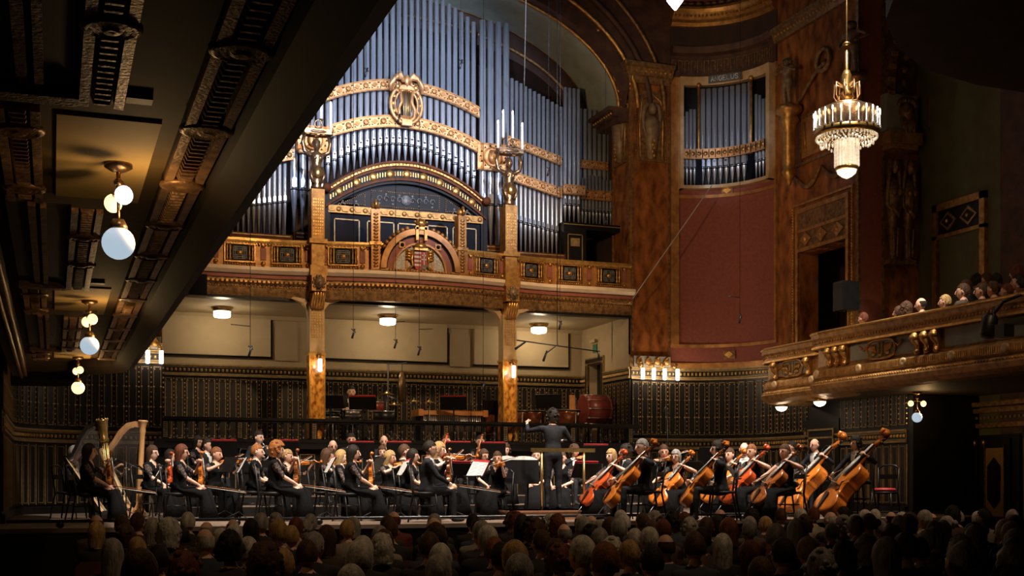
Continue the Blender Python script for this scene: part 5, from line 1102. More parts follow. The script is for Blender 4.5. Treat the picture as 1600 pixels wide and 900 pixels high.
# ================================================================== instruments and furniture (prototypes are placed first, then copied)
def basis(bottom, top, front):
    """matrix with local z along bottom->top and local y towards front"""
    o = Vector(bottom); z = (Vector(top)-o).normalized(); y = Vector(front); y = (y-z*y.dot(z)).normalized(); x = y.cross(z)
    return frame(o, x, y, z)
OUT = [(0, .0), (.012, .12), (.05, .205), (.12, .268), (.20, .29), (.28, .275), (.345, .225), (.385, .185), (.40, .205), (.43, .17), (.50, .152), (.56, .155), (.615, .185), (.64, .205), (.655, .178), (.70, .198), (.78, .232), (.85, .235), (.92, .20), (.97, .12), (.99, .06), (1.0, .04)]
def fiddle(name, L, rib, neck, var, endpin=0.0, sl=False):
    """violin-family body of length L (local z up the strings, y = front)"""
    root = thing(name, '', name)
    if sl: o = [(t, w*(0.9 if t > 0.6 else 1.05)) for t, w in OUT]
    else: o = OUT
    pts = [(w*L, t*L) for t, w in o]+[(-w*L, t*L) for t, w in reversed(o[1:])]
    M = RX(PI/2)     # prism (x,y)->(x,z), extruded towards -y
    MB().prism(pts, -rib*0.35, rib*0.65, 0, M, smooth=True).build('body', var, root)
    for nm, yy, sg in (('front_plate', rib*0.35, 1), ('back_plate', -rib*0.65, -1)):
        m = MB(); n = len(pts); c = Vector((0, 0, L*0.47))
        rings = [(1.025, 0.0), (1.025, 0.012*L), (0.86, 0.022*L), (0.5, 0.05*L), (0.15, 0.062*L)]
        vs = []
        for k, h in rings:
            for x, z in pts: vs.append((x*k, yy+sg*h, c.z+(z-c.z)*(k if k < 1 else 1.01)))
        fs = [(r*n+i, r*n+(i+1) % n, (r+1)*n+(i+1) % n, (r+1)*n+i) for r in range(len(rings)-1) for i in range(n)]+[tuple((len(rings)-1)*n+i for i in range(n))]
        m.add(vs, [f if sg < 0 else f[::-1] for f in fs], 0, None, True)
        pl = m.build(nm, var, root)
        if sg > 0:
            for s in (-1, 1):
                MB().tube([(s*0.115*L, yy+0.045*L, 0.42*L), (s*0.135*L, yy+0.04*L, 0.46*L), (s*0.105*L, yy+0.052*L, 0.52*L), (s*0.085*L, yy+0.055*L, 0.58*L), (s*0.10*L, yy+0.045*L, 0.62*L)], [0.013*L, 0.008*L, 0.010*L, 0.008*L, 0.012*L], 5).build('sound_hole', 'ebony', pl)
    f = rib*0.35
    MB().tube([(0, f*0.6, L*0.97), (0, f*0.75, L*1.02), (0, f+0.01*L, L+neck*0.9), (0, f-0.01*L, L+neck)], [0.05*L, 0.04*L, 0.033*L, 0.035*L], 8).build('neck', var, root)
    MB().add([(s*w, f+h, z) for z, w, h in ((L*0.72, 0.058*L, 0.085*L), (L+neck, 0.036*L, 0.03*L)) for s in (-1, 1)]+[(s*w, f+h-0.02*L, z) for z, w, h in ((L*0.72, 0.058*L, 0.085*L), (L+neck, 0.036*L, 0.03*L)) for s in (-1, 1)], [(0, 1, 3, 2), (4, 6, 7, 5), (0, 2, 6, 4), (1, 5, 7, 3), (0, 4, 5, 1), (2, 3, 7, 6)]).build('fingerboard', 'ebony', root)
    z = L+neck
    m = MB().tube([(0, f-0.01*L, z), (0, f-0.04*L, z+0.14*L), (0, f-0.05*L, z+0.24*L), (0, f, z+0.30*L), (0, f+0.06*L, z+0.27*L), (0, f+0.05*L, z+0.21*L), (0, f+0.015*L, z+0.22*L)], [0.042*L, 0.04*L, 0.04*L, 0.042*L, 0.04*L, 0.034*L, 0.03*L], 7)
    m.tube([(-0.075*L, f-0.01*L, z+0.255*L), (0.075*L, f-0.01*L, z+0.255*L)], 0.055*L, 8); m.build('scroll', var, root)
    for k in range(4):
        s = (-1)**k; MB().tube([(0, f-0.03*L, z+(0.05+0.035*k)*L), (s*0.12*L, f-0.02*L, z+(0.055+0.035*k)*L)], [0.012*L, 0.02*L], 5).build('peg', 'ebony', root)
    MB().box(-0.09*L, 0.09*L, f+0.05*L, f+0.062*L, 0.505*L, 0.52*L).box(-0.09*L, 0.09*L, f+0.05*L, f+0.125*L, 0.508*L, 0.518*L).build('bridge', 'maple', root)
    MB().add([(-0.02*L, f+0.045*L, 0.03*L), (0.02*L, f+0.045*L, 0.03*L), (0.055*L, f+0.095*L, 0.33*L), (-0.055*L, f+0.095*L, 0.33*L), (-0.02*L, f+0.03*L, 0.03*L), (0.02*L, f+0.03*L, 0.03*L), (0.055*L, f+0.075*L, 0.33*L), (-0.055*L, f+0.075*L, 0.33*L)], [(0, 1, 2, 3), (7, 6, 5, 4), (0, 4, 5, 1), (1, 5, 6, 2), (2, 6, 7, 3), (3, 7, 4, 0)]).build('tailpiece', 'ebony', root)
    m = MB()
    for k in range(4):
        x = (k-1.5); m.tube([(x*0.022*L, f+0.095*L, 0.33*L), (x*0.032*L, f+0.127*L, 0.513*L), (x*0.014*L, f+0.035*L, z)], 0.0035*L if L > 0.5 else 0.0016, 4)
    m.build('strings', 'string_wire', root)
    if endpin: MB().tube([(0, 0, 0.02), (0, -0.02, -endpin)], 0.008, 6).build('endpin', 'steel', root)
    return root
def bow(L):
    root = thing('bow', '', 'bow')
    MB().tube([(0, 0, 0), (0, 0.012, L*0.5), (0, 0, L*0.96), (0, -0.018, L)], [0.007, 0.006, 0.005, 0.004], 5).build('stick', 'varnish_brown', root)
    MB().tube([(0, -0.020, 0.03), (0, -0.018, L*0.99)], 0.005, 4).build('bow_hair', 'bow_hair', root); MB().box(-0.006, 0.006, -0.024, 0, 0.02, 0.07).build('frog', 'ebony', root)
    return root
def chair_proto():
    c = thing('orchestra_chair', '', 'chair')
    MB().lathe([(0.21, 0.44), (0.225, 0.45), (0.225, 0.47), (0.20, 0.485)], 14).build('seat', 'stand_black', c)
    for sx in (-1, 1):
        MB().tube([(sx*0.16, 0.17, 0.45), (sx*0.19, 0.22, 0)], [0.018, 0.013], 6).build('leg', 'black_wood', c)
        MB().tube([(sx*0.20, -0.27, 0), (sx*0.17, -0.19, 0.45), (sx*0.18, -0.25, 0.90)], [0.014, 0.018, 0.014], 6).build('leg', 'black_wood', c)
    MB().tube([(0.18*math.cos(a), 0.18*math.sin(a), 0.26) for a in [k*PI/6 for k in range(12)]], 0.010, 5, closed=True).build('stretcher', 'black_wood', c)
    MB().tube([(-0.18, -0.25, 0.88), (-0.1, -0.28, 0.94), (0.1, -0.28, 0.94), (0.18, -0.25, 0.88)], 0.018, 6).box(-0.16, 0.16, -0.245, -0.225, 0.70, 0.78).build('backrest', 'black_wood', c)
    return c
def stand_proto():
    s = thing('music_stand', '', 'music stand')
    MB().add([], []).tube([(0, 0, 0.10), (0, 0, 0.98)], 0.012, 6).lathe([(0.022, 0.55), (0.022, 0.62)], 8).build('pole', 'stand_black', s)
    for k in range(3):
        a = k*2*PI/3+PI/6; MB().tube([(0, 0, 0.16), (0.28*math.cos(a), 0.28*math.sin(a), 0.012)], 0.009, 5).build('leg', 'stand_black', s)
    M = T(0, 0, 0.98) @ RX(math.radians(-28))
    MB().box(-0.25, 0.25, -0.006, 0.006, -0.06, 0.30, 0, M).box(-0.25, 0.25, -0.05, 0.0, -0.066, -0.056, 0, M).build('desk', 'stand_black', s)
    return s
PRO = {}
PRO['violin'] = lambda v: fiddle('violin', 0.36, 0.040, 0.135, v)
PRO['cello'] = lambda v: fiddle('cello', 0.76, 0.12, 0.28, v, 0.32)
PRO['bass'] = lambda v: fiddle('double_bass', 1.16, 0.21, 0.42, v, 0.12, True)
PRO['bow'] = lambda v: bow(0.74)
PRO['cbow'] = lambda v: bow(0.70)
PRO['chair'] = lambda v: chair_proto()
PRO['stand'] = lambda v: stand_proto()
CACHE = {}
def spawn(kind, var, M, label, group, cat=None):
    """place a thing of a kind: the first is the prototype itself, the others are copies with copied parts"""
    key = (kind, var)
    if key not in CACHE: o = CACHE[key] = PRO[kind](var); o.matrix_world = M
    else: o = copy_tree(CACHE[key], None, None, M)
    o['label'] = label; o['group'] = group
    if cat: o['category'] = cat
    return o
# ================================================================== people
def head_base():
    m = MB(); nu, nv = 18, 12; vs = []; fs = []
    for i in range(nv+1):
        p = -PI/2+PI*i/nv
        for j in range(nu):
            a = 2*PI*j/nu; dx, dy, dz = math.cos(p)*math.cos(a), math.cos(p)*math.sin(a), math.sin(p)
            x, y, z = 0.076*dx, 0.096*dy, 0.118*dz
            if dz < 0:
                k = -dz; x *= 1-0.34*k**1.4; y = y*(1-0.25*k)+0.028*k
                if dy < 0: y *= 1-0.25*k
            if dy > 0.5 and 0.0 < dz < 0.35: y += 0.004
            if dy > 0.6 and -0.25 < dz < 0.02 and abs(dx) > 0.15: y -= 0.006
            vs.append((x, y, z))
    for i in range(nv):
        for j in range(nu): fs.append((i*nu+j, i*nu+(j+1) % nu, (i+1)*nu+(j+1) % nu, (i+1)*nu+j))
    m.add(vs, fs, 1, None, True)
    m.tube([(0, 0.092, 0.022), (0, 0.107, -0.008), (0, 0.116, -0.028), (0, 0.096, -0.036)], [0.008, 0.010, 0.014, 0.010], 6, 1)
    for s in (-1, 1):
        m.ell((s*0.030, 0.083, 0.008), (0.013, 0.010, 0.007), 7, 4, 4); m.ell((s*0.031, 0.088, 0.025), (0.018, 0.007, 0.004), 6, 3, 6); m.ell((s*0.076, -0.006, -0.004), (0.010, 0.020, 0.030), 7, 5, 1)
    m.ell((0, 0.096, -0.060), (0.023, 0.008, 0.0065), 8, 4, 5)
    return m
HEAD = head_base()
def hair_mb(style, seed=0):
    r = random.Random(seed); m = MB(); nu, nv = 20, 14; vs = []; keep = []
    drop = {'short': 0, 'bald': 0, 'bun': 0, 'bob': 0.10, 'long': 0.30, 'curly': 0.06, 'wavy': 0.03}[style]
    grow = {'short': 1.09, 'bald': 1.03, 'bun': 1.08, 'bob': 1.15, 'long': 1.14, 'curly': 1.30, 'wavy': 1.18}[style]
    D = []
    for i in range(nv+1):
        p = -PI/2+PI*i/nv
        for j in range(nu):
            a = 2*PI*j/nu; dx, dy, dz = math.cos(p)*math.cos(a), math.cos(p)*math.sin(a), math.sin(p)
            g = grow*(1+(r.uniform(-0.06, 0.06) if style in ('curly', 'wavy') else r.uniform(-0.015, 0.015)))
            x, y, z = 0.079*dx*g, 0.098*dy*g-0.006, 0.118*dz*(1+(g-1)*0.9)+0.006
            if dz < 0 and drop:
                k = min(1.0, -dz*1.15); w = math.sqrt(max(0, 1-0.0)); h = math.hypot(dx, dy) or 1e-6
                x = 0.079*g*dx/h*(1-0.12*k); y = (0.098*g*dy/h)*(0.9 if dy < 0 else 0.5)*(1-0.1*k)-0.012; z = -(0.05+drop)*k
            elif dz < 0: z *= 0.85
            vs.append((x, y, z)); D.append((dx, dy, dz))
    fs = []
    for i in range(nv):
        for j in range(nu):
            q = (i*nu+j, i*nu+(j+1) % nu, (i+1)*nu+(j+1) % nu, (i+1)*nu+j)
            dx = sum(D[k][0] for k in q)/4; dy = sum(D[k][1] for k in q)/4; dz = sum(D[k][2] for k in q)/4
            lim = 0.46 if style in ('short', 'bun', 'curly', 'wavy', 'bob', 'long') else 2
            if dy > 0.20 and dz < lim and (abs(dx) < 0.80 or not drop or dz < -0.5): continue
            if dy > 0.45 and dz < lim: continue
            if dy > 0.02 and dz < 0.30 and not drop: continue
            if not drop and (dz < -0.50 or (dy > -0.25 and dz < 0.02)): continue
            if style == 'bald' and (dz > 0.50 or (dy > 0.05)): continue
            fs.append(q)
    m.add(vs, fs, 0, None, True)
    if style == 'bun': m.ell((0, -0.125, 0.03), (0.045, 0.04, 0.045), 8, 6)
    if style in ('curly', 'wavy'):
        for k in range(26 if style == 'curly' else 12):
            a = r.uniform(PI*0.85, PI*2.15); z = r.uniform(-0.06, 0.12); rr = math.sqrt(max(0.1, 1-(z/0.14)**2)); m.ell((0.09*rr*math.cos(a), 0.10*rr*math.sin(a)-0.005, z), (0.03, 0.03, 0.03), 6, 4)
    return m
HAIRM = {}
def hair_mesh(style, col, v=0):
    k = (style, col, v)
    if k not in HAIRM: HAIRM[k] = hair_mb(style, v).mesh('hair', ['hair_'+col])
    return HAIRM[k]
GLM = None
def glasses_mesh():
    global GLM
    if GLM is None:
        m = MB()
        for s in (-1, 1): m.tube([(s*0.031+0.021*math.cos(k*PI/5), 0.101, 0.004+0.017*math.sin(k*PI/5)) for k in range(10)], 0.0028, 4, closed=True); m.tube([(s*0.052, 0.100, 0.008), (s*0.079, 0.0, 0.008)], 0.0025, 4)
        m.tube([(-0.012, 0.104, 0.008), (0.012, 0.104, 0.008)], 0.0028, 4); GLM = m.mesh('glasses', ['stand_black'])
    return GLM
def ik(sh, hand, l1, l2, pole):
    sh, hand = Vector(sh), Vector(hand); d = hand-sh; L = min(d.length, (l1+l2)*0.985); n = d.normalized(); hand = sh+n*L
    a = (l1*l1-l2*l2+L*L)/(2*L); h = math.sqrt(max(0, l1*l1-a*a)); p = Vector(pole); p = p-n*p.dot(n); p = p.normalized() if p.length > 1e-6 else Vector((0, 0, -1))
    return sh+n*a+p*h, hand
def hand_mb(m, wrist, d, nrm, side, curl=0.7, k=1.0):
    """palm, four unequal fingers bent at the knuckles and a thumb from the side of the palm"""
    z = Vector(d).normalized(); y = Vector(nrm); y = (y-z*y.dot(z)); y = y.normalized() if y.length > 1e-5 else z.orthogonal().normalized(); x = y.cross(z); M = frame(Vector(wrist), x, y, z) @ Matrix.Scale(k, 4)
    m.ell((0, 0, 0.045), (0.040, 0.017, 0.052), 9, 6, 1, M)
    for q, (fx, L) in enumerate(((-0.029, 0.070), (-0.010, 0.080), (0.010, 0.075), (0.028, 0.058))):
        c1, c2 = curl*0.8, curl*1.7; p0 = Vector((fx, 0, 0.082)); p1 = p0+Vector((0, math.sin(c1), math.cos(c1)))*L*0.5; p2 = p1+Vector((0, math.sin(c2), math.cos(c2)))*L*0.5
        m.tube([p0-Vector((0, 0, 0.02)), p0, p1, p2], [0.010, 0.0098, 0.009, 0.007], 6, 1, M)
    m.tube([(side*0.034, 0.004, 0.025), (side*0.058, 0.016, 0.052), (side*0.050, 0.028, 0.085)], [0.013, 0.011, 0.008], 6, 1, M)
BODYQ = []
class Body: pass
def make_body(kind, hands, lean=0.0, legs='chair', gender='w', sleeve='half', turn=0.0, nod=0.0, spread=0.12, curl=(0.8, 0.8), pole=None, herm=False):
    """build the raw shells of one figure; the surface is fused later into one continuous skin"""
    b = Body(); m = MB(); w = 0.93 if gender == 'w' else 1.03
    H0 = {'chair': 0.50, 'stool': 0.74, 'stand': 0.94}[legs]; H = H0
    ly = lambda z: lean*(z-H)/0.5
    rings = [(-0.08, 0.13, 0.11), (0.0, 0.175 if gender == 'w' else 0.165, 0.135), (0.10, 0.150, 0.115), (0.20, 0.132*w, 0.100), (0.32, 0.160*w, 0.118), (0.42, 0.168*w, 0.112), (0.49, 0.135*w, 0.085), (0.53, 0.070, 0.065)]
    vs = []; n = 14
    for dz, rx, ry in rings:
        for j in range(n): a = 2*PI*j/n; vs.append((rx*math.cos(a), ly(H+dz)+ry*math.sin(a), H+dz))
    fs = [(i*n+j, i*n+(j+1) % n, (i+1)*n+(j+1) % n, (i+1)*n+j) for i in range(len(rings)-1) for j in range(n)]+[tuple(range(n-1, -1, -1)), tuple(range((len(rings)-1)*n, len(rings)*n))]
    m.add(vs, fs)
    if gender == 'w':
        for s in (-1, 1): m.ell((s*0.065, ly(H+0.36)+0.085, H+0.355), (0.06, 0.055, 0.06), 8, 6)
    nb = Vector((0, ly(H+0.52), H+0.52)); hc = Vector((0, ly(H+0.66)+0.02, H+0.665))
    m.tube([nb-Vector((0, 0, 0.04)), nb+Vector((0, 0.005, 0.03)), hc-Vector((0, 0.01, 0.06))], [0.075, 0.054, 0.050], 10)
    b.arms = []; sw = 0.185*w
    for s, hd, pl in ((-1, hands[0], 0), (1, hands[1], 1)):
        sh = Vector((s*sw, ly(H+0.44), H+0.455)); po = pole[pl] if pole else (s*0.8, -0.25, -1.0)
        el, wr = ik(sh, hd, 0.285, 0.255, po)
        m.tube([sh-Vector((s*0.05, 0, -0.01)), sh, sh.lerp(el, 0.5), el, el.lerp(wr, 0.3), wr, wr+(wr-el).normalized()*0.03], [0.05, 0.062*w, 0.052*w, 0.044*w, 0.042*w, 0.028*w, 0.022], 10)
        b.arms.append((sh, el, wr))
    if not herm:
        for s in (-1, 1):
            hip = Vector((s*0.085, 0, H-0.01))
            if legs == 'chair': kn = Vector((s*spread, 0.43, 0.50)); an = Vector((s*(spread+0.01), 0.44, 0.09))
            elif legs == 'stool': kn = Vector((s*(spread+0.03), 0.34, 0.50)); an = Vector((s*(spread+0.05), 0.36, 0.09))
            else: kn = Vector((s*0.10, 0.02, 0.50)); an = Vector((s*0.11, -0.01, 0.09))
            m.tube([hip, hip.lerp(kn, 0.5), kn, kn.lerp(an, 0.35), an, an-Vector((0, 0, 0.03))], [0.095, 0.082, 0.062, 0.060, 0.042, 0.042], 10)
            m.ell((an.x, an.y+0.06, 0.042), (0.046, 0.13, 0.042), 10, 6)
    b.raw = m; b.head = hc; b.H = H; b.turn = turn; b.nod = nod; b.gender = gender; b.sleeve = sleeve; b.curl = curl; b.ly = ly; b.w = w; b.legs = legs; b.spread = spread
    b.HM = Matrix.Translation(hc) @ RZ(turn) @ RX(-nod) @ Matrix.Scale(1.09, 4)
    BODYQ.append(b); return b
def fuse_bodies():
    """voxel-fuse every queued figure into one continuous surface, then give faces their cloth or skin"""
    obs = []
    for b in BODYQ:
        me = b.raw.mesh('raw', ['skin']); o = bpy.data.objects.new('raw', me); COL.objects.link(o)
        md = o.modifiers.new('r', 'REMESH'); md.mode = 'VOXEL'; md.voxel_size = getattr(b, 'vox', 0.024); ms = o.modifiers.new('s', 'SMOOTH'); ms.factor = 0.5; ms.iterations = 3
        obs.append(o)
    dg = bpy.context.evaluated_depsgraph_get(); dg.update()
    for b, o in zip(BODYQ, obs):
        em = o.evaluated_get(dg).to_mesh(); out = MB(); out.v = [tuple(v.co) for v in em.vertices]; H = b.H
        for p in em.polygons:
            c = p.center; mi = 0
            if c.z > H+0.525 and abs(c.x) < 0.1: mi = 1
            elif c.y > b.ly(c.z)+0.03 and c.z > H+0.20 and abs(c.x) < 0.16:
                if b.gender == 'm' and abs(c.x) < 0.012+(c.z-H-0.20)*0.24: mi = 2
                elif b.gender == 'w' and abs(c.x) < (c.z-H-0.40)*0.62: mi = 1
            for sh, el, wr in b.arms:
                f = wr-el; t = (c-el).dot(f)/f.length_squared; dd = (c-el-f*max(0, min(1, t))).length
                u = el-sh; t2 = (c-sh).dot(u)/u.length_squared; d2 = (c-sh-u*max(0, min(1, t2))).length
                if dd < 0.075 and t > -0.02 and dd <= d2+0.005:
                    lim = {'half': 0.0, 'long': 0.93, 'none': -1}[b.sleeve]
                    if t > lim: mi = 1
                    elif b.gender == 'm' and t > 0.82: mi = 2
                    else: mi = 3
                elif d2 < 0.075 and t2 > 0.10: mi = 1 if b.sleeve == 'none' and t2 > 0.25 else 3
            if c.z < 0.09: mi = 0
            out.f.append(tuple(p.vertices)); out.m.append(mi); out.s.append(True)
        o.evaluated_get(dg).to_mesh_clear()
        hb = MB(); hb.v = HEAD.v; hb.f = HEAD.f
        base = len(out.v); out.v += [tuple(b.HM @ Vector(v)) for v in HEAD.v]; out.f += [tuple(i+base for i in f) for f in HEAD.f]; out.m += HEAD.m; out.s += HEAD.s
        for (sh, el, wr), s, cu in zip(b.arms, (-1, 1), b.curl):
            d = (wr-el); nrm = getattr(b, 'palm', {}).get(s, (-s*0.6, 0.1, -0.6)); hand_mb(out, wr+d.normalized()*0.01, d, nrm, -s if True else s, cu)
        b.out = out
    for o in obs:
        me = o.data; bpy.data.objects.remove(o); bpy.data.meshes.remove(me)
SKIRT = {}
def skirt_mesh(spread):
    k = round(spread, 2)
    if k not in SKIRT:
        m = MB(); n = 18; ex = max(0, spread-0.12)
        R_ = [((0, 0, 0.66), 0.150, 0.125, 0), ((0, 0.01, 0.56), 0.195+ex*0.3, 0.165, 0.1), ((0, 0.14, 0.50), 0.215+ex*0.6, 0.135, 0.9), ((0, 0.32, 0.49), 0.215+ex, 0.105, 1.35), ((0, 0.47, 0.45), 0.225+ex, 0.115, 2.2), ((0, 0.50, 0.25), 0.235+ex, 0.125, 3.0), ((0, 0.52, 0.02), 0.27+ex, 0.17, 3.14)]
        vs = []
        for c, a, b2, tilt in R_:
            ay = Vector((0, math.cos(tilt), -math.sin(tilt)))
            for j in range(n):
                an = 2*PI*j/n; fold = 1+0.04*math.sin(5*an)*(tilt > 1.5); vs.append(Vector(c)+Vector((a*math.cos(an)*fold, 0, 0))+ay*(b2*math.sin(an)*fold))
        m.add(vs, [(i*n+j, i*n+(j+1) % n, (i+1)*n+(j+1) % n, (i+1)*n+j) for i in range(len(R_)-1) for j in range(n)]+[tuple(range((len(R_)-1)*n, len(R_)*n))], 0, None, True)
        SKIRT[k] = m.mesh('skirt', ['cloth_black'])
    return SKIRT[k]
# ---- poses in the player's own frame (x right, y forward, z up, seated on a 0.47 m chair)
V = Vector
POSES = {
 'rest': dict(hands=((-0.13, 0.34, 0.60), (0.13, 0.34, 0.60))),
 'lap': dict(hands=((-0.05, 0.28, 0.62), (0.16, 0.36, 0.60))),
 'vplay': dict(hands=((-0.30, 0.42, 1.00), (0.12, 0.36, 0.98)), pole=((-0.2, 0.3, -1), (0.9, -0.1, -0.5)), turn=0.45, nod=0.15),
 'vrest': dict(hands=((-0.13, 0.32, 0.98), (0.13, 0.40, 0.60)), curl=(1.1, 1.1)),
 'cello': dict(hands=((-0.25, 0.12, 0.99), (0.26, 0.46, 0.66)), pole=((-1, 0, -0.25), (1, -0.2, -0.5)), spread=0.25, curl=(1.1, 1.1), turn=0.3),
 'bass': dict(hands=((-0.32, 0.06, 1.18), (0.22, 0.46, 0.80)), pole=((-1, 0, -0.3), (1, -0.2, -0.5)), legs='stool', spread=0.2, curl=(1.1, 1.1), turn=0.15),
 'wind': dict(hands=((-0.04, 0.30, 0.86), (0.05, 0.33, 0.76)), curl=(1.0, 1.0), nod=0.12),
 'horn': dict(hands=((-0.10, 0.26, 0.90), (0.16, 0.18, 0.78)), curl=(1.0, 1.0)),
 'harp': dict(hands=((-0.12, 0.48, 0.92), (0.13, 0.44, 0.98)), curl=(0.6, 0.6), spread=0.22),
 'stool': dict(hands=((-0.12, 0.30, 0.90), (0.12, 0.32, 0.90)), legs='stool'),
 'drum': dict(hands=((-0.16, 0.40, 0.78), (0.16, 0.40, 0.78)), curl=(1.1, 1.1)),
}
def place_M(px, py, t, L, dirn, hc):
    p = atT(px, py, t); s = (p.z-L)/hc
    psi = math.radians(dirn)-YAW; return p, s, Matrix.Translation((p.x, p.y, L)) @ RZ(psi-PI/2) @ Matrix.Scale(s, 4)
PEOPLE = []
def person(px, py, t, L, dirn, pose, style, col, gender, label, turn=None, glasses=False, lean=0.03, skirt=None, skin='skin', sleeve=None, suit=None, group='orchestra players', chair=True, beard=False, hv=0, inst=None, gi=None):
    P = dict(POSES[pose]); tn = P.pop('turn', 0.0); nd = P.pop('nod', 0.05)
    b = make_body(pose, P.pop('hands'), lean, P.pop('legs', 'chair'), gender, sleeve or ('long' if gender == 'm' else 'half'), turn if turn is not None else tn, nd, **P)
    PEOPLE.append((b, px, py, t, L, dirn, pose, style, col, gender, label, glasses, (gender == 'w' and b.legs == 'chair') if skirt is None else skirt, skin, suit, group, chair, beard, hv, inst, gi)); return b
def vfrom(M, a): return M @ V(a)
NUM = {'violin': 0}
def dress_people():
    for b, px, py, t, L, dirn, pose, style, col, gender, label, glasses, skirt, skin, suit, group, chair, beard, hv, inst, gi in PEOPLE:
        hcz = b.head.z; p, s, M = place_M(px, py, t, L, dirn, hcz)
        off = M.to_3x3() @ V((b.head.x, b.head.y, 0)); M = Matrix.Translation((-off.x, -off.y, 0)) @ M      # the head, not the seat, stands at the pixel
        root = thing('person', label, 'person', group=group, M=M)
        cl = suit or ('suit_black' if gender == 'm' else 'cloth_black')
        me = b.out.mesh('body', [cl, skin, 'shirt_white', 'lace' if gender == 'w' else cl, 'eye_dark', 'lips', 'hair_'+col]); obj('body', me, root)
        h = obj('hair', hair_mesh(style, col, hv), root, M=b.HM)
        if beard: obj('beard', MB().ell((0, 0.078, -0.075), (0.052, 0.035, 0.045), 9, 6).ell((0, 0.1, -0.045), (0.03, 0.01, 0.006), 7, 4).mesh('beard', ['hair_'+col]), root, M=b.HM)
        if glasses: obj('glasses', glasses_mesh(), root, M=b.HM)
        if skirt: obj('skirt', skirt_mesh(b.spread), root)
        if gender == 'm' and suit is None: obj('bow_tie', MB().add([(-0.05, 0, -0.02), (-0.05, 0, 0.02), (0, 0.01, 0.006), (0, 0.01, -0.006), (0.05, 0, 0.02), (0.05, 0, -0.02), (-0.05, -0.02, -0.02), (-0.05, -0.02, 0.02), (0.05, -0.02, 0.02), (0.05, -0.02, -0.02)], [(0, 3, 2, 1), (3, 5, 4, 2), (0, 1, 7, 6), (4, 5, 9, 8)]).mesh('bow_tie', ['shirt_white']), root, M=T(0, b.ly(b.H+0.5)+0.085, b.H+0.50))
        if chair and b.legs != 'stand':
            lab = 'black bentwood chair under the '+label.split(' in ')[0].split(' with ')[0].split(' holding ')[0].split(' playing ')[0] if False else 'black chair occupied by the '+label
            lab = lab.split()[:16]
            while lab[-1] in ('the', 'a', 'in', 'of', 'with', 'and', 'behind', 'beside', 'her', 'at', 'from', 'front', 'white', 'black', 'between', 'low'): lab.pop()
            lab = ' '.join(lab)
            spawn('chair', '', M @ (T(0, -0.02, 0) if b.legs == 'chair' else Matrix.Translation((0, -0.04, 0)) @ Matrix.Diagonal((0.9, 0.9, 1.48, 1))), lab, 'black orchestra chairs')
        if inst:
            kind, var, ilab, blab = inst
            if pose == 'vplay':
                spawn('violin', var, M @ basis((-0.07, 0.10, 1.035), (-0.30, 0.48, 1.045), (0.15, 0.1, 1)), ilab, 'violins and violas')
                spawn('bow', '', M @ basis((0.15, 0.44, 0.99), (-0.55, 0.18, 1.20), (0, 0, 1)), blab, 'string bows')
            elif pose == 'vrest':
                spawn('violin', var, M @ basis((-0.14, 0.37, 0.58), (-0.13, 0.36, 1.2), (0.15, 1, 0)), ilab, 'violins and violas')
                spawn('bow', '', M @ basis((0.15, 0.46, 0.60), (0.18, 1.15, 0.50), (0, 0, 1)), blab, 'string bows')
            elif pose == 'cello':
                spawn('cello', var, M @ basis((0.05, 0.64, 0.27), (-0.22, 0.05, 1.04), (0, 0.85, 0.5)), ilab, 'cellos')
                spawn('cbow', '', M @ basis((0.30, 0.54, 0.64), (-0.36, 0.66, 0.78), (0, 1, 0)), blab, 'string bows')
            elif pose == 'bass':
                spawn('bass', var, M @ basis((0.06, 0.80, 0.12), (-0.20, 0.20, 0.88), (0.1, 0.85, 0.5)), ilab, 'double basses')
                spawn('cbow', '', M @ basis((0.26, 0.54, 0.78), (-0.36, 0.66, 0.92), (0, 1, 0)), blab, 'string bows')
            elif kind in ('clarinet', 'oboe', 'bassoon', 'flute'):
                w = thing(kind, ilab, kind, M=M, group='woodwinds')
                if kind == 'bassoon':
                    MB().tube([(0.22, 0.20, 0.45), (-0.02, 0.28, 1.30)], [0.028, 0.022], 9).tube([(0.17, 0.22, 0.45), (0.0, 0.28, 1.0)], 0.022, 8).lathe([(0.026, 0), (0.030, 0.03)], 9, 0, T(-0.02, 0.28, 1.29)).build('joint', 'varnish_brown' if 'second' in ilab else 'varnish_red', w); MB().tube([(0.0, 0.28, 1.0), (-0.02, 0.22, 1.10), (0, 0.16, 1.08)], 0.006, 5).build('bocal', 'silver', w)
                elif kind == 'flute':
                    MB().tube([(-0.08, 0.15, 1.09), (0.52, 0.20, 1.02)], 0.012, 8).build('tube', 'silver', w)
                else:
                    MB().tube([(0, 0.15, 1.08), (0.01, 0.30, 0.90), (0.01, 0.42, 0.66), (0.01, 0.45, 0.60)], [0.008, 0.014, 0.017, 0.034], 9).build('joint', 'ebony', w)
                    MB().tube([(0.015, 0.20, 1.03), (0.025, 0.41, 0.70)], 0.005, 5).build('keys', 'silver', w)
            elif kind == 'horn':
                w = thing('french_horn', ilab, 'horn', M=M, group='brass')
                MB().tube([(0.02+0.14*math.cos(a), 0.24+0.03*math.sin(a), 0.86+0.14*math.sin(a)) for a in [k*PI/8 for k in range(16)]], 0.014, 7, closed=True).tube([(0, 0.13, 1.09), (0.0, 0.2, 1.02), (-0.1, 0.24, 0.95)], 0.007, 6).build('tubing', 'silver', w)
                MB().lathe([(0.014, 0), (0.03, 0.10), (0.06, 0.17), (0.15, 0.23)], 16, 0, T(0.12, 0.20, 0.80) @ RYm(2.2), cap=False).build('bell', 'silver', w)
        if gi: gi(M)
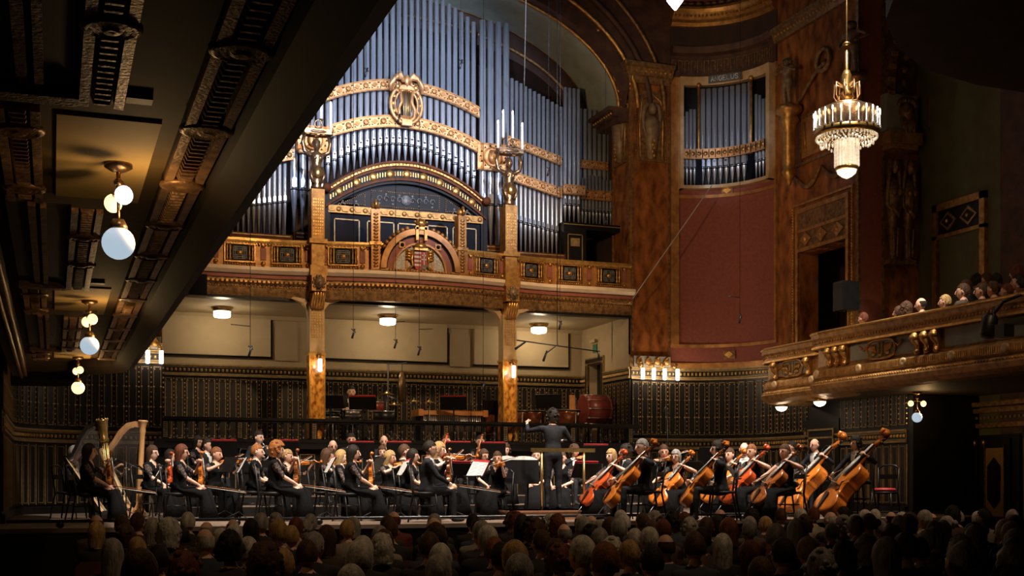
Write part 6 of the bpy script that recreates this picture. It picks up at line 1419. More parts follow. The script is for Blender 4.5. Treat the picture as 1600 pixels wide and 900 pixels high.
# ---- risers under the wind players
struct('floor_riser_low', MB().box(2.4, 12.6, 23.42, 26.85, ZST, 1.18, 0).box(2.4, 12.6, 23.40, 23.42, ZST, 1.175, 1), ['stage_wood', 'black_wood'], 'low wooden riser under the first row of winds')
struct('floor_riser_high', MB().box(2.4, 12.6, 24.87, 26.85, 1.18, 1.35, 0).box(2.4, 12.6, 24.85, 24.87, 1.18, 1.345, 1), ['stage_wood', 'black_wood'], 'higher wooden riser under the back row of winds')
def vi(who, var='varnish_orange'): return ('violin', var, 'violin of the '+who, 'bow of the '+who)
def ce(who, var): return ('cello', var, 'cello played by the '+who, 'bow drawn by the '+who)
A, B_, C2 = 1.0, 1.18, 1.35
VO, VR, VB = 'varnish_orange', 'varnish_red', 'varnish_brown'
person(116, 708, 21.8, A, -8, 'rest', 'short', 'grey', 'm', 'grey-haired player in dark suit at the far left edge of the orchestra')
person(140, 706, 20.0, A, 4, 'vrest', 'long', 'dark', 'w', 'dark-haired woman in black lace seated in front of the harps', inst=vi('dark-haired woman before the harps', VB))
person(166, 716, 23.4, A, -25, 'harp', 'long', 'auburn', 'w', 'long-haired harpist plucking behind the dark-columned harp', glasses=False)
person(238, 708, 22.2, A, -18, 'vrest', 'bob', 'brown', 'w', 'woman with brown bob and glasses beside the pale harp column', glasses=True, skin='skin_pale', inst=vi('woman beside the pale harp column', VR))
person(266, 713, 23.2, A, 0, 'lap', 'long', 'dark', 'w', 'dark long-haired woman hidden behind a brown-haired violinist')
person(284, 707, 20.6, A, 2, 'vrest', 'bob', 'auburn', 'w', 'brown-haired woman with glasses in lace sleeves holding her bow low', glasses=True, inst=vi('brown-haired woman in lace sleeves', VO))
person(309, 691, 25.2, C2, -25, 'wind', 'long', 'dark', 'w', 'long dark-haired wind player at the back left', inst=('clarinet', '', 'clarinet of the long dark-haired player at the back left', ''))
person(324, 696, 24.4, B_, -15, 'lap', 'short', 'dark', 'm', 'dark-haired man in white tie behind the violins at left')
person(338, 710, 22.6, A, -42, 'vplay', 'short', 'red', 'w', 'short red-haired woman playing violin behind a black stand', inst=vi('short red-haired woman', VO))
person(404, 684, 25.2, C2, -28, 'horn', 'short', 'dark', 'm', 'horn player with dark hair in front of the balustrade at left', inst=('horn', '', 'silver horn raised by the dark-haired player at left', ''), skin='skin_pale')
person(402, 706, 21.9, A, 0, 'rest', 'short', 'ginger', 'w', 'woman with short ginger hair and lace sleeves', skin='skin_pale')
person(433, 703, 20.3, A, 4, 'vrest', 'curly', 'ginger', 'w', 'woman with curly ginger hair in the front row', inst=vi('curly ginger-haired woman', VB), skin='skin_pale')
person(449, 713, 22.9, A, -38, 'vplay', 'short', 'blond', 'w', 'short blond woman playing violin behind the curly-haired woman', inst=vi('short blond woman', VO))
person(520, 698, 24.2, B_, -70, 'wind', 'bald', 'brown', 'm', 'balding man with glasses playing clarinet', glasses=True, inst=('clarinet', '', 'clarinet of the balding man with glasses', ''))
person(511, 712, 23.0, A, -12, 'vplay', 'long', 'brown', 'w', 'woman with long brown hair playing violin left of centre', inst=vi('long brown-haired woman left of centre', VO))
person(533, 714, 22.3, A, 2, 'lap', 'bob', 'blond', 'w', 'blond woman in lace behind the dark-haired front violinist', skin='skin_pale')
person(552, 708, 20.6, A, 6, 'vrest', 'bob', 'dark', 'w', 'dark-haired woman with bow resting in the front row left of centre', inst=vi('dark-haired front-row woman left of centre', VO))
person(549, 687, 26.0, C2, -82, 'wind', 'short', 'dark', 'm', 'dark-haired man in the back row below the percussionist', inst=('oboe', '', 'dark reed pipe of the back row man below the percussionist', ''))
person(600, 690, 26.0, C2, -82, 'wind', 'bald', 'dark', 'm', 'balding man in the back row left of centre', inst=('oboe', '', 'dark reed pipe of the balding back row man', ''))
person(597, 706, 24.8, B_, -80, 'wind', 'long', 'brown', 'w', 'young woman with long brown hair among the flutes', inst=('flute', '', 'silver flute of the young long-haired woman', ''))
person(609, 715, 22.3, A, -40, 'vplay', 'bob', 'blond', 'w', 'blond woman playing violin behind a tilted white score', inst=vi('blond woman behind the tilted score', VO))
person(632, 706, 23.0, A, 15, 'lap', 'short', 'brown', 'w', 'short brown-haired player turned away near the centre')
person(645, 713, 21.4, A, -10, 'lap', 'long', 'dark', 'w', 'long dark-haired woman with glasses left of the concertmaster', glasses=True)
person(672, 702, 20.0, A, 4, 'vrest', 'short', 'dark', 'm', 'concertmaster in black suit with short dark hair in the front row', glasses=True, inst=vi('concertmaster', VB))
person(686, 703, 22.2, A, -35, 'vplay', 'bob', 'blond', 'w', 'pale blond woman playing violin beside the concertmaster', skin='skin_pale', inst=vi('pale blond woman beside the concertmaster', VO))
person(697, 689, 26.8, C2, -85, 'wind', 'short', 'brown', 'm', 'bassoonist with brown hair in the back row', skin='skin_pale', inst=('bassoon', '', 'red bassoon standing upright in the back row', ''))
person(702, 719, 22.8, A, -62, 'vplay', 'bob', 'auburn', 'w', 'auburn-haired woman with glasses facing the audience', glasses=True, inst=vi('auburn-haired woman facing the audience', VO))
person(727, 704, 25.5, B_, -86, 'wind', 'short', 'dark', 'm', 'bearded man with glasses and white tie near the centre', glasses=True, beard=True, skin='skin_pale', inst=('clarinet', '', 'clarinet of the bearded man near the centre', ''))
person(750, 690, 26.8, C2, -80, 'wind', 'bun', 'dark', 'w', 'dark-haired woman with a tall pipe in the back row', inst=('bassoon', '', 'second bassoon held by the dark-haired woman in the back row', ''))
person(756, 713, 22.4, A, -55, 'vrest', 'bob', 'brown', 'w', 'brown-haired woman with glasses seated right of a white score', glasses=True, inst=vi('brown-haired woman right of the white score', VO))
person(777, 716, 21.6, A, -118, 'vplay', 'bun', 'brown', 'w', 'woman with pinned-up brown hair playing violin beside the conductor desk', inst=vi('woman beside the conductor desk', VO))
person(790, 703, 25.3, B_, -88, 'wind', 'wavy', 'brown', 'w', 'wavy-haired young woman facing the audience left of the conductor', skin='skin_pale', inst=('clarinet', '', 'clarinet of the wavy-haired young woman', ''))
person(838, 712, 24.8, A, -90, 'lap', 'short', 'dark', 'w', 'player half hidden behind the conductor desk')
person(897, 705, 24.6, B_, -70, 'vplay', 'curly', 'brown', 'm', 'curly-haired violist right of the conductor', inst=('viola', VO, 'orange viola held up right of the conductor', 'bow of the curly-haired violist'))
person(878, 716, 23.2, A, -100, 'lap', 'short', 'brown', 'w', 'player behind the conductor with hands in the lap')
person(955, 713, 21.6, A, -152, 'cello', 'long', 'blond', 'w', 'blond woman playing the red cello', skin='skin_pale', inst=ce('blond woman', VR))
person(978, 706, 23.2, A, 175, 'lap', 'wavy', 'dark', 'm', 'dark-haired man seen from behind between two cellists')
person(1003, 699, 20.4, A, -168, 'cello', 'short', 'grey', 'm', 'grey-haired man in a suit playing cello in the front row', skin='skin_pale', inst=ce('grey-haired man', VO))
person(1037, 706, 23.6, A, -115, 'vplay', 'bun', 'brown', 'w', 'woman with tied brown hair playing viola among the cellos', inst=vi('woman among the cellos', VO))
person(1056, 714, 21.8, A, -135, 'cello', 'bob', 'grey', 'w', 'woman with grey hair and glasses playing cello', glasses=True, inst=ce('grey-haired woman with glasses', VO))
person(1121, 702, 20.8, A, 178, 'cello', 'wavy', 'dark', 'm', 'dark wavy-haired man with glasses playing cello', glasses=True, skin='skin_pale', inst=ce('dark wavy-haired man', VO))
person(1140, 711, 23.8, A, -150, 'cello', 'short', 'brown', 'w', 'cellist mostly hidden behind the wavy-haired man', inst=ce('cellist hidden behind the wavy-haired man', VO))
person(1163, 703, 24.2, A, -105, 'lap', 'bald', 'brown', 'm', 'bald man behind the cellos by the panelled wall', skin='skin_pale')
person(1174, 706, 22.4, A, -152, 'cello', 'short', 'red', 'w', 'short red-haired woman playing a red cello', inst=ce('short red-haired woman', VR))
person(1226, 706, 21.2, A, -158, 'cello', 'short', 'brown', 'w', 'brown-haired woman in a black dress playing the dark cello', sleeve='none', inst=ce('brown-haired woman in a black dress', VB))
person(1237, 699, 25.0, A, 175, 'stool', 'short', 'dark', 'm', 'dark-haired man standing behind the dark cello')
person(1273, 696, 23.2, A, -155, 'bass', 'bald', 'brown', 'm', 'balding bassist with glasses in front of the stage door', glasses=True, inst=('bass', VO, 'double bass of the balding bassist', 'bow of the balding bassist'))
person(1337, 693, 21.2, A, -158, 'bass', 'wavy', 'dark', 'm', 'dark-haired bassist at the right end of the orchestra', inst=('bass', VO, 'orange double bass at the right end of the orchestra', 'bow of the dark-haired bassist'))
person(549, 613, 30.0, ZPL, -80, 'drum', 'short', 'dark', 'm', 'percussionist behind the red-edged score on the platform', skin='skin_pale', lean=0.0)
# conductor
POSES['conduct'] = dict(hands=((-0.34, 0.42, 1.50), (0.28, 0.34, 1.20)), legs='stand', curl=(0.5, 1.0), pole=((-1, -0.2, -0.8), (0.8, -0.4, -0.8)))
bc = person(863, 651, 21.9, 1.16, 106, 'conduct', 'wavy', 'dark', 'm', 'conductor in black suit on the podium with raised left hand', suit='suit_black', turn=0.35, chair=False, lean=0.02)
# ---- bodies of the audience and of the stone putti are fused in the same pass
AUD = []
for g, lean, turn in (('m', 0.02, 0.0), ('m', -0.03, 0.25), ('w', 0.02, -0.2), ('w', -0.02, 0.1), ('m', 0.0, -0.35)):
    b = make_body('aud', ((-0.10, 0.30, 0.62), (0.10, 0.30, 0.62)), lean, 'chair', g, 'long', turn); b.vox = 0.034; AUD.append(b)
put1 = make_body('putto', ((-0.24, 0.22, 1.30), (0.10, 0.22, 1.42)), -0.02, 'stand', 'm', 'none', 0.5); put2 = make_body('putto', ((-0.30, 0.12, 1.05), (0.22, 0.15, 0.95)), 0.0, 'stand', 'm', 'none', 0.6)
fuse_bodies(); dress_people()
p = atT(863, 700, 21.9)
MB_ = MB().box(-0.95, 0.85, -0.62, 0.75, 0, 0.16, 0).box(-0.97, 0.87, -0.64, 0.77, 0.13, 0.16, 1)
pod = thing('podium', 'low wooden conductor podium with a brass rail behind', 'podium', (p.x-0.1, p.y, ZST))
MB_.build('platform', ['podium_wood', 'podium_wood'], pod)
zr = at(863, 703, p.y-0.55).z-ZST
MB().box(-0.52, 0.66, -0.60, -0.54, zr-0.035, zr+0.03).build('hand_rail', 'brass', pod)
for x in (-0.33, 0.46): MB().tube([(x, -0.57, 0.16), (x, -0.57, zr-0.03)], 0.024, 8).build('post', 'brass', pod)
# ================================================================== music stands, scores
def stand(px, py, t, L, dirn, label, page=None, wide=1.0):
    p = atT(px, py, t); k = (p.z-L)/1.09; psi = math.radians(dirn)-YAW
    M = Matrix.Translation((p.x, p.y, L)) @ RZ(psi-PI/2) @ Matrix.Diagonal((wide, 1, k, 1))
    spawn('stand', '', M, label, 'black music stands')
    D = Matrix.Translation((p.x, p.y, L)) @ RZ(psi-PI/2) @ T(0, 0, 0.98*k) @ Matrix.Diagonal((1, 1, k, 1)) @ RX(math.radians(-28))
    if page in ('white', 'both'):
        m = MB().box(-0.23*wide, -0.005, -0.016, -0.007, -0.05, 0.27, 0).box(0.005, 0.23*wide, -0.016, -0.007, -0.05, 0.27, 0)
        for s in (-1, 1):
            for q in range(8): m.box(s*0.118*wide-0.095*wide, s*0.118*wide+0.095*wide, -0.0165, -0.0155, -0.02+q*0.035, -0.02+q*0.035+0.008, 1)
        o = m.build('sheet_music', ['paper', 'ink']); o.matrix_world = D; tag(o, 'open white score on the '+label, 'sheet music', 'scores on the stands')
    if page in ('red', 'both'):
        o = MB().box(-0.24*wide, 0.24*wide, -0.03 if page == 'red' else -0.0068, -0.018 if page == 'red' else -0.0062, 0.0, 0.325, 0).build('music_folder', 'red_folder'); o.matrix_world = D; tag(o, 'red folder on the '+label, 'folder', 'red music folders')
stand(244, 741, 21.4, A, 10, 'stand of the woman beside the pale harp', 'white')
stand(192, 734, 21.0, A, 20, 'black stand between the two harps')
stand(374, 727, 21.2, A, 14, 'stand left of the short ginger-haired woman', 'white')
stand(352, 726, 22.0, A, 40, 'black stand in front of the short red-haired violinist')
stand(511, 727, 21.2, A, 14, 'stand left of centre beside the curly ginger-haired woman', 'both')
stand(584, 727, 21.6, A, 25, 'black stand left of the blond violinist')
stand(626, 732, 21.0, A, 14, 'stand left of the concertmaster', 'both')
stand(743, 733, 20.9, A, 38, 'stand right of the concertmaster', 'both')
stand(713, 735, 21.6, A, -50, 'black stand with red edge right of the concertmaster', 'red')
stand(912, 735, 22.0, A, -62, 'black stand right of the podium', 'red')
stand(1093, 732, 22.6, A, -150, 'black stand behind the dark wavy-haired cellist')
stand(1150, 738, 21.6, A, 160, 'black stand between two cellos')
stand(1256, 733, 22.2, A, 160, 'wide black stand in front of the balding bassist', None, 1.3)
for px, py, t, lab in ((352, 704, 24.0, 'back-row stand below the horn player'), (448, 704, 24.4, 'stand below the balustrade left of centre'), (566, 706, 24.6, 'stand of the back row below the percussionist'), (624, 706, 24.6, 'back-row stand left of the bassoonist'), (716, 706, 24.6, 'stand in front of the bearded man'), (770, 707, 24.4, 'stand in front of the back-row bassoon'), (930, 710, 24.2, 'stand behind the blond cellist'), (1110, 712, 24.6, 'stand against the wainscot behind the cellos')):
    stand(px, py, t, A, -88, lab, 'red' if px < 1000 else None)
# conductor's desk
p = atT(803, 718, 22.8); cd = thing('conductor_desk', 'wide conductor desk with a large open white score', 'music stand', (p.x, p.y, ZST), -YAW*0.4)
k = p.z-ZST
for x in (-0.30, -0.02, 0.28): MB().tube([(x*0.9, 0, 0.02), (x, 0, k-0.02)], 0.018, 6).build('leg', 'stand_black', cd)
MB().box(-0.42, 0.42, -0.22, 0.22, k-0.03, k-0.01, 0, RX(0.0)).box(-0.42, 0.42, -0.23, -0.21, k-0.45, k-0.01).build('desk', 'stand_black', cd)
m = MB(); prof = [(-0.40, 0.0), (-0.3, 0.05), (-0.15, 0.065), (0.0, 0.03), (0.15, 0.06), (0.3, 0.045), (0.40, 0.0)]
m.strip([(x, -0.20, k-0.01) for x, h in prof], [(x, -0.20, k+h+0.002) for x, h in prof], 0.42)
o = m.build('score', 'paper'); o.matrix_world = Matrix.Translation((p.x, p.y, ZST)) @ RZ(-YAW*0.4); tag(o, 'thick open white score lying on the conductor desk', 'sheet music')

# ================================================================== harps
def harp(px, py, t, tilt, H, wood, front, label, gilt=False):
    p = atT(px, py, t); h = thing('harp', label, 'harp', M=Matrix.Translation((p.x, p.y, ZST)) @ RZ(-YAW) @ RYm(tilt) @ Matrix.Scale(H/1.8, 4))
    c = MB().lathe([(0.09, 0.10), (0.085, 0.16), (0.052, 0.24), (0.048, 1.2), (0.05, 1.55), (0.062, 1.62), (0.055, 1.68), (0.085, 1.78), (0.095, 1.80), (0.08, 1.82)], 14, 0)
    if gilt:
        for q in range(8): a = q*PI/4; c.tube([(0.048*math.cos(a), 0.048*math.sin(a), 0.3), (0.048*math.cos(a), 0.048*math.sin(a), 1.45)], 0.010, 5, 1)
        c.lathe([(0.07, 1.42), (0.085, 1.46), (0.07, 1.5), (0.075, 1.6), (0.09, 1.7), (0.10, 1.8), (0.105, 1.82)], 14, 1)
        for q in range(10): a = q*PI/5; c.ell((0.10*math.cos(a), 0.10*math.sin(a), 1.83), (0.02, 0.02, 0.025), 5, 4, 1)
    c.build('column', [front, 'brass'], h)
    MB().box(-0.34, 0.10, -0.17, 0.17, 0.0, 0.10, 0).frus((-0.12, 0, 0.10), (0.42, 0.32), (0.34, 0.26), 0.07, 0).build('base', wood, h)
    for s in (-1, 1): MB().frus((-0.02, s*0.15, 0.0), (0.12, 0.06), (0.06, 0.05), 0.14).build('foot', wood, h)
    # soundbox rising towards the player
    A0, A1 = V((-0.16, 0, 0.14)), V((-0.74, 0, 1.22)); m = MB(); vs = []
    for q, (a, w, d) in enumerate(((A0, 0.17, 0.13), (A1, 0.06, 0.06))):
        ax = (A1-A0).normalized(); nr = V((-ax.z, 0, ax.x))
        for k in range(9): an = PI*k/8; vs.append(a+V((0, w*math.cos(an), 0))+nr*(d*math.sin(an)))
    m.add(vs, [(k, k+1, 9+k+1, 9+k) for k in range(8)]+[tuple(range(8, -1, -1)), tuple(range(9, 18))], 0, None, True); m.build('soundbox', wood, h)
    MB().add([A0+V((0, 0.165, 0)), A0+V((0, -0.165, 0)), A1+V((0, -0.055, 0)), A1+V((0, 0.055, 0))], [(0, 1, 2, 3)], 0, T(0.012, 0, 0.008)).tube([A0+V((0.02, 0, 0.01)), A1+V((0.02, 0, 0.01))], 0.012, 5).build('soundboard', 'spruce', h)
    N = [V((0.0, 0, 1.72)), V((-0.14, 0, 1.74)), V((-0.27, 0, 1.70)), V((-0.40, 0, 1.56)), V((-0.50, 0, 1.38)), V((-0.60, 0, 1.24)), V((-0.70, 0, 1.20)), V((-0.77, 0, 1.24))]
    m = MB(); off = [0.10, 0.11, 0.12, 0.12, 0.11, 0.10, 0.09, 0.05]
    nn = []
    for i, q in enumerate(N):
        d = (N[min(i+1, 7)]-N[max(i-1, 0)]).normalized(); nn.append(V((d.z, 0, -d.x)))
    m.strip([q-n_*o_*0.5 + V((0, -0.03, 0)) for q, n_, o_ in zip(N, nn, off)], [q+n_*o_*0.5+V((0, -0.03, 0)) for q, n_, o_ in zip(N, nn, off)], 0.06, 0); m.build('neck', wood, h)
    m = MB()
    for q in range(34):
        u = (q+1)/35; i = u*6.2; i0 = int(i); a = N[i0].lerp(N[i0+1], i-i0); b = A0.lerp(A1, 0.06+0.9*u)+V((0.02, 0, 0)); m.tube([(a.x, -0.036, a.z-0.02), (b.x, -0.01, b.z)], 0.0032, 3)
    tag(m.build('strings', 'string_dark', h), kind='stuff')
harp(216, 735, 22.6, 0.05, 1.76, 'harp_wood', 'harp_wood', 'pale wooden harp standing beside the violins')
harp(178, 725, 21.6, -0.12, 1.72, 'ebony', 'ebony', 'dark harp with a gilded column at the far left', True)

# ================================================================== percussion on the platform
def P_(px, py, Y): return at(px, py, Y)
p = P_(700, 645, 28.3); x0, x1 = P_(652, 645, 28.3).x, P_(752, 645, 28.3).x; z = p.z
xy = thing('xylophone', 'wooden-framed xylophone with silver resonator tubes behind the balustrade', 'xylophone', ((x0+x1)/2, 28.3, ZPL)); hw = (x1-x0)/2; zh = z-ZPL
MB().box(-hw, hw, -0.30, -0.26, zh-0.07, zh+0.03).build('front_rail', 'rosewood', xy); MB().box(-hw, hw, 0.22, 0.26, zh-0.05, zh+0.05).build('back_rail', 'rosewood', xy)
for s in (-1, 1): MB().box(s*hw-0.06, s*hw+0.06, -0.33, 0.28, zh-0.10, zh+0.06).build('end_block', 'rosewood', xy); MB().box(s*hw*0.95-0.03, s*hw*0.95+0.03, -0.25, 0.2, 0, zh-0.1).build('leg', 'black_metal', xy)
bm = MB().box(-0.019, 0.019, -0.22, 0.16, 0, 0.022).mesh('bar', ['varnish_brown']); tm = MB().lathe([(0.019, -0.40), (0.019, -0.02)], 8).mesh('resonator', ['silver'])
for i in range(30):
    x = -hw+0.10+i*(2*hw-0.2)/29; obj('bar', bm, xy, (x, 0, zh+0.03)); obj('resonator', tm, xy, (x, -0.21, zh-0.06))
def timp(px, py, Y, r, label):
    q = P_(px, py, Y); t = thing('timpano', label, 'timpani', (q.x, Y, ZPL), 0, 'copper kettledrums'); h = q.z-ZPL
    MB().lathe([(0.05, h-0.52), (r*0.6, h-0.45), (r*0.88, h-0.28), (r, h-0.06), (r, h)], 22).build('bowl', 'copper', t); MB().lathe([(r*1.03, h-0.03), (r*1.03, h+0.01), (r*0.97, h+0.012)], 22).build('hoop', 'black_metal', t); MB().lathe([(r*0.96, h+0.004), (r*0.96, h+0.016)], 22).build('head', 'drum_skin', t)
    for k in range(4): a = k*PI/2+0.4; MB().tube([(r*math.cos(a), r*math.sin(a), h-0.04), (r*0.8*math.cos(a), r*0.8*math.sin(a), 0.05)], 0.015, 5).build('strut', 'steel', t)
    MB().lathe([(0.24, 0), (0.22, 0.05), (0.06, 0.10)], 12).build('base', 'black_metal', t)
for i, (px, py, Y, r) in enumerate(((762, 646, 28.6, 0.36), (800, 643, 28.3, 0.38), (830, 643, 28.8, 0.36), (884, 642, 28.4, 0.36))): timp(px, py, Y, r, ('kettledrum half hidden by the orange column', 'copper kettledrum just right of the orange column', 'copper kettledrum in front of the conductor hand', 'copper kettledrum behind the conductor head')[i])
q = P_(929, 640, 28.5); bd = thing('bass_drum', 'dark red bass drum on its side near the alcove door', 'drum', (q.x, 28.5, ZPL)); zh = q.z-ZPL; r = 0.36
MB().lathe([(r, -0.29), (r, 0.29)], 28, 0, T(0, 0, zh) @ RYm(PI/2)).build('shell', 'drum_red', bd)
for s in (-1, 1): MB().lathe([(r*1.04, 0), (r*1.04, 0.04), (r*0.96, 0.045)], 28, 0, T(s*0.29, 0, zh) @ RYm(s*PI/2)).build('hoop', 'drum_red', bd)
for k in range(10):
    a = k*2*PI/10; MB().tube([(-0.32, r*1.06*math.cos(a), zh+r*1.06*math.sin(a)), (0.32, r*1.06*math.cos(a), zh+r*1.06*math.sin(a))], 0.010, 5).box(-0.33, -0.27, r*1.04*math.cos(a)-0.02, r*1.04*math.cos(a)+0.02, zh+r*1.04*math.sin(a)-0.02, zh+r*1.04*math.sin(a)+0.02).box(0.27, 0.33, r*1.04*math.cos(a)-0.02, r*1.04*math.cos(a)+0.02, zh+r*1.04*math.sin(a)-0.02, zh+r*1.04*math.sin(a)+0.02).build('tension_rod', 'silver', bd)
for s in (-1, 1): MB().tube([(s*0.2, -0.3, 0), (s*0.12, 0, zh-r), (s*0.2, 0.3, 0)], 0.018, 6).build('stand_leg', 'black_metal', bd)
def cymbal(px, py, Y, r, label):
    q = P_(px, py, Y); t = thing('cymbal', label, 'cymbal', (q.x, Y, ZPL), 0, 'suspended cymbals'); h = q.z-ZPL
    MB().lathe([(r, h), (r*0.3, h+0.025), (r*0.2, h+0.05), (0.01, h+0.06)], 20).build('plate', 'brass', t); MB().tube([(0, 0, 0.15), (0, 0, h+0.1)], 0.010, 6).build('pole', 'steel', t)
    for k in range(3): a = k*2*PI/3; MB().tube([(0, 0, 0.3), (0.25*math.cos(a), 0.25*math.sin(a), 0.01)], 0.010, 5).build('leg', 'steel', t)
cymbal(604, 616, 28.6, 0.20, 'large cymbal on a stand right of the percussionist'); cymbal(647, 628, 28.8, 0.16, 'small cymbal left of the xylophone'); cymbal(671, 629, 27.9, 0.16, 'small cymbal in front of the xylophone'); cymbal(616, 633, 28.3, 0.17, 'low dark cymbal beside the hanging gong')
q = P_(622, 570, 29.2); gf = thing('gong_stand', 'tall metal frame with a dark gong seen edge-on', 'gong', (q.x, 29.2, ZPL)); zh = q.z-ZPL
MB().tube([(-0.25, 0, 0), (-0.25, 0, zh), (0.22, 0, zh+0.05)], 0.022, 6).tube([(-0.3, 0, zh*0.62), (0.1, 0, zh*0.56)], 0.014, 5).tube([(-0.5, 0, 0.02), (0.3, 0, 0.02)], 0.022, 6).build('frame', 'steel', gf); MB().lathe([(0.36, -0.03), (0.38, 0.0), (0.36, 0.03), (0.1, 0.045)], 24, 0, T(0.10, 0, zh-0.55) @ RZ(-0.45) @ RYm(PI/2)).build('gong', 'bronze', gf); MB().tube([(0.10, 0, zh-0.2), (0.10, 0, zh+0.03)], 0.008, 4).build('cord', 'black_metal', gf)
def drum(px, py, Y, r, h, shell, label):
    q = P_(px, py, Y); t = thing('snare_drum', label, 'drum', (q.x, Y, ZPL), 0, 'small drums'); z = q.z-ZPL
    MB().lathe([(r, z-h/2), (r, z+h/2)], 18).build('shell', shell, t); MB().lathe([(r*1.05, z+h/2-0.01), (r*1.05, z+h/2+0.015), (r*0.9, z+h/2+0.016)], 18).lathe([(r*1.05, z-h/2-0.01), (r*1.05, z-h/2+0.015)], 18).build('hoop', 'silver', t); MB().tube([(0, 0, 0.02), (0, 0, z-h/2)], 0.016, 6).lathe([(0.22, 0), (0.2, 0.02)], 10).build('stand', 'steel', t)
drum(588, 636, 28.7, 0.18, 0.22, 'drum_red', 'red tom drum right of the percussionist'); drum(551, 646, 28.3, 0.17, 0.13, 'silver', 'silver snare drum below the red-edged score'); drum(520, 648, 28.3, 0.17, 0.13, 'black_metal', 'dark snare drum right of the left column'); drum(600, 652, 28.0, 0.25, 0.25, 'black_metal', 'dark floor drum beside the cymbals')
q = P_(894, 640, 28.2); wc = thing('temple_block_rack', 'narrow wooden chime rack with a felt beater behind the conductor', 'percussion', (q.x, 28.2, ZPL)); zh = q.z-ZPL
MB().box(-0.07, 0.07, -0.02, 0.02, zh-0.15, zh+0.36, 0).tube([(0.10, 0, 0), (0.10, 0, zh+0.3)], 0.012, 6, 1).lathe([(0.18, 0), (0.16, 0.02)], 10, 1).build('rack', ['rosewood', 'steel'], wc); MB().ell((0.10, -0.04, zh-0.10), (0.07, 0.06, 0.06), 10, 7).build('beater', 'drum_skin', wc)
for px, py, Y, d, lab, pg in ((567, 630, 27.7, -88, 'percussion stand with a red-edged score', 'red'), (516, 628, 28.0, -90, 'black percussion stand right of the left column', None), (709, 630, 27.6, -92, 'percussion stand above the xylophone', 'both'), (774, 635, 28.1, -90, 'black percussion stand half hidden by the right column', None), (857, 627, 28.0, -95, 'wide black percussion stand behind the conductor', 'white')):
    pp = at(px, py, Y); t = pp.x*SY+pp.y*CY; stand(px, py, t, ZPL, d, lab, pg, 1.25)
def micstand(px, ytop, Y, L, dx, label):
    q = at(px, ytop, Y); t = thing('microphone_stand', label, 'microphone stand', (q.x, Y, L), 0, 'microphone stands'); h = q.z-L
    MB().tube([(0, 0, 0.05), (0, 0, h)], 0.010, 6).build('pole', 'black_metal', t); MB().tube([(-dx*0.3, 0, h+0.06), (dx, 0, h-0.25)], 0.008, 5).build('boom', 'black_metal', t); MB().tube([(-dx*0.3, 0, h+0.06), (-dx*0.3-0.06, 0, h-0.04)], 0.022, 6).build('microphone', 'black_metal', t)
    for k in range(3): a = k*2*PI/3; MB().tube([(0, 0, 0.2), (0.28*math.cos(a), 0.28*math.sin(a), 0.01)], 0.009, 5).build('leg', 'black_metal', t)
micstand(736, 590, 27.8, ZPL, 0.55, 'boom microphone stand above the xylophone'); micstand(197, 722, 21.5, A, 0.5, 'boom microphone stand at the pale harp'); micstand(1043, 640, 25.2, A, 0.1, 'slim tall microphone stand against the right wainscot')

# ================================================================== front of stage, empty chair, statues
rl = thing('stage_rail', 'low black pipe rail along the front edge of the stage', 'rail', (0, 18.45, ZST))
MB().tube([(-0.6, 0, 0.10), (16.0, 0, 0.10)], 0.024, 8).build('pipe', 'rail_metal', rl)
for k in range(13): MB().ell((0.1+k*1.22, 0.0, 0.05), (0.06, 0.05, 0.05), 8, 6).build('foot', 'black_metal', rl)
M = Matrix.Translation((atT(1382, 770, 21.6).x, atT(1382, 770, 21.6).y, ZST)) @ RZ(2.2); spawn('chair', '', M, 'empty black chair with a red cushion right of the basses', 'black orchestra chairs')
cu = MB().lathe([(0.19, 0), (0.21, 0.02), (0.18, 0.05), (0.05, 0.06)], 14).build('cushion', 'red_folder'); cu.matrix_world = M @ T(0, 0, 0.487); tag(cu, 'red cushion on the empty chair right of the basses', 'cushion')
for i, (b, px, py0, py1, X, dr, lab, cons) in enumerate(((put1, 1230, 90, 166, 15.9, 200, 'stone putto on the gilded console right of the niche organ', True), (put2, 1331, 32, 118, 15.9, 215, 'stone putto with a shield above the chandelier', False))):
    a, c = atX(px, py1, X), atX(px, py0, X); s = (c.z-a.z)/1.78
    st = thing('statue', lab, 'statue', M=Matrix.Translation(a) @ RZ(math.radians(dr)-YAW-PI/2) @ Matrix.Diagonal((s*1.5, s*1.5, s, 1)), group='stone putti')
    obj('figure', b.out.mesh('figure', ['statue']*7), st); obj('hair', hair_mb('curly', 3).mesh('hair', ['statue']), st, M=b.HM)
    cs = MB().lathe([(0.26, 0), (0.30, -0.06), (0.30, -0.14), (0.18, -0.22), (0.24, -0.34), (0.17, -0.46), (0.15, -0.60), (0.15, -1.35), (0.13, -1.45), (0.17, -1.52), (0.10, -1.66), (0.05, -1.80), (0.0, -1.85)] if cons else [(0.28, 0), (0.28, -0.12), (0.16, -0.2), (0.18, -0.6), (0.05, -0.8)], 14)
    tag(cs.build('console', 'gold', None, loc=(a.x+0.05, a.y, a.z)), 'gilded console carrying the '+lab.split(' on ')[0].split(' with ')[0]+(' right of the niche organ' if cons else ' above the chandelier'), 'console')

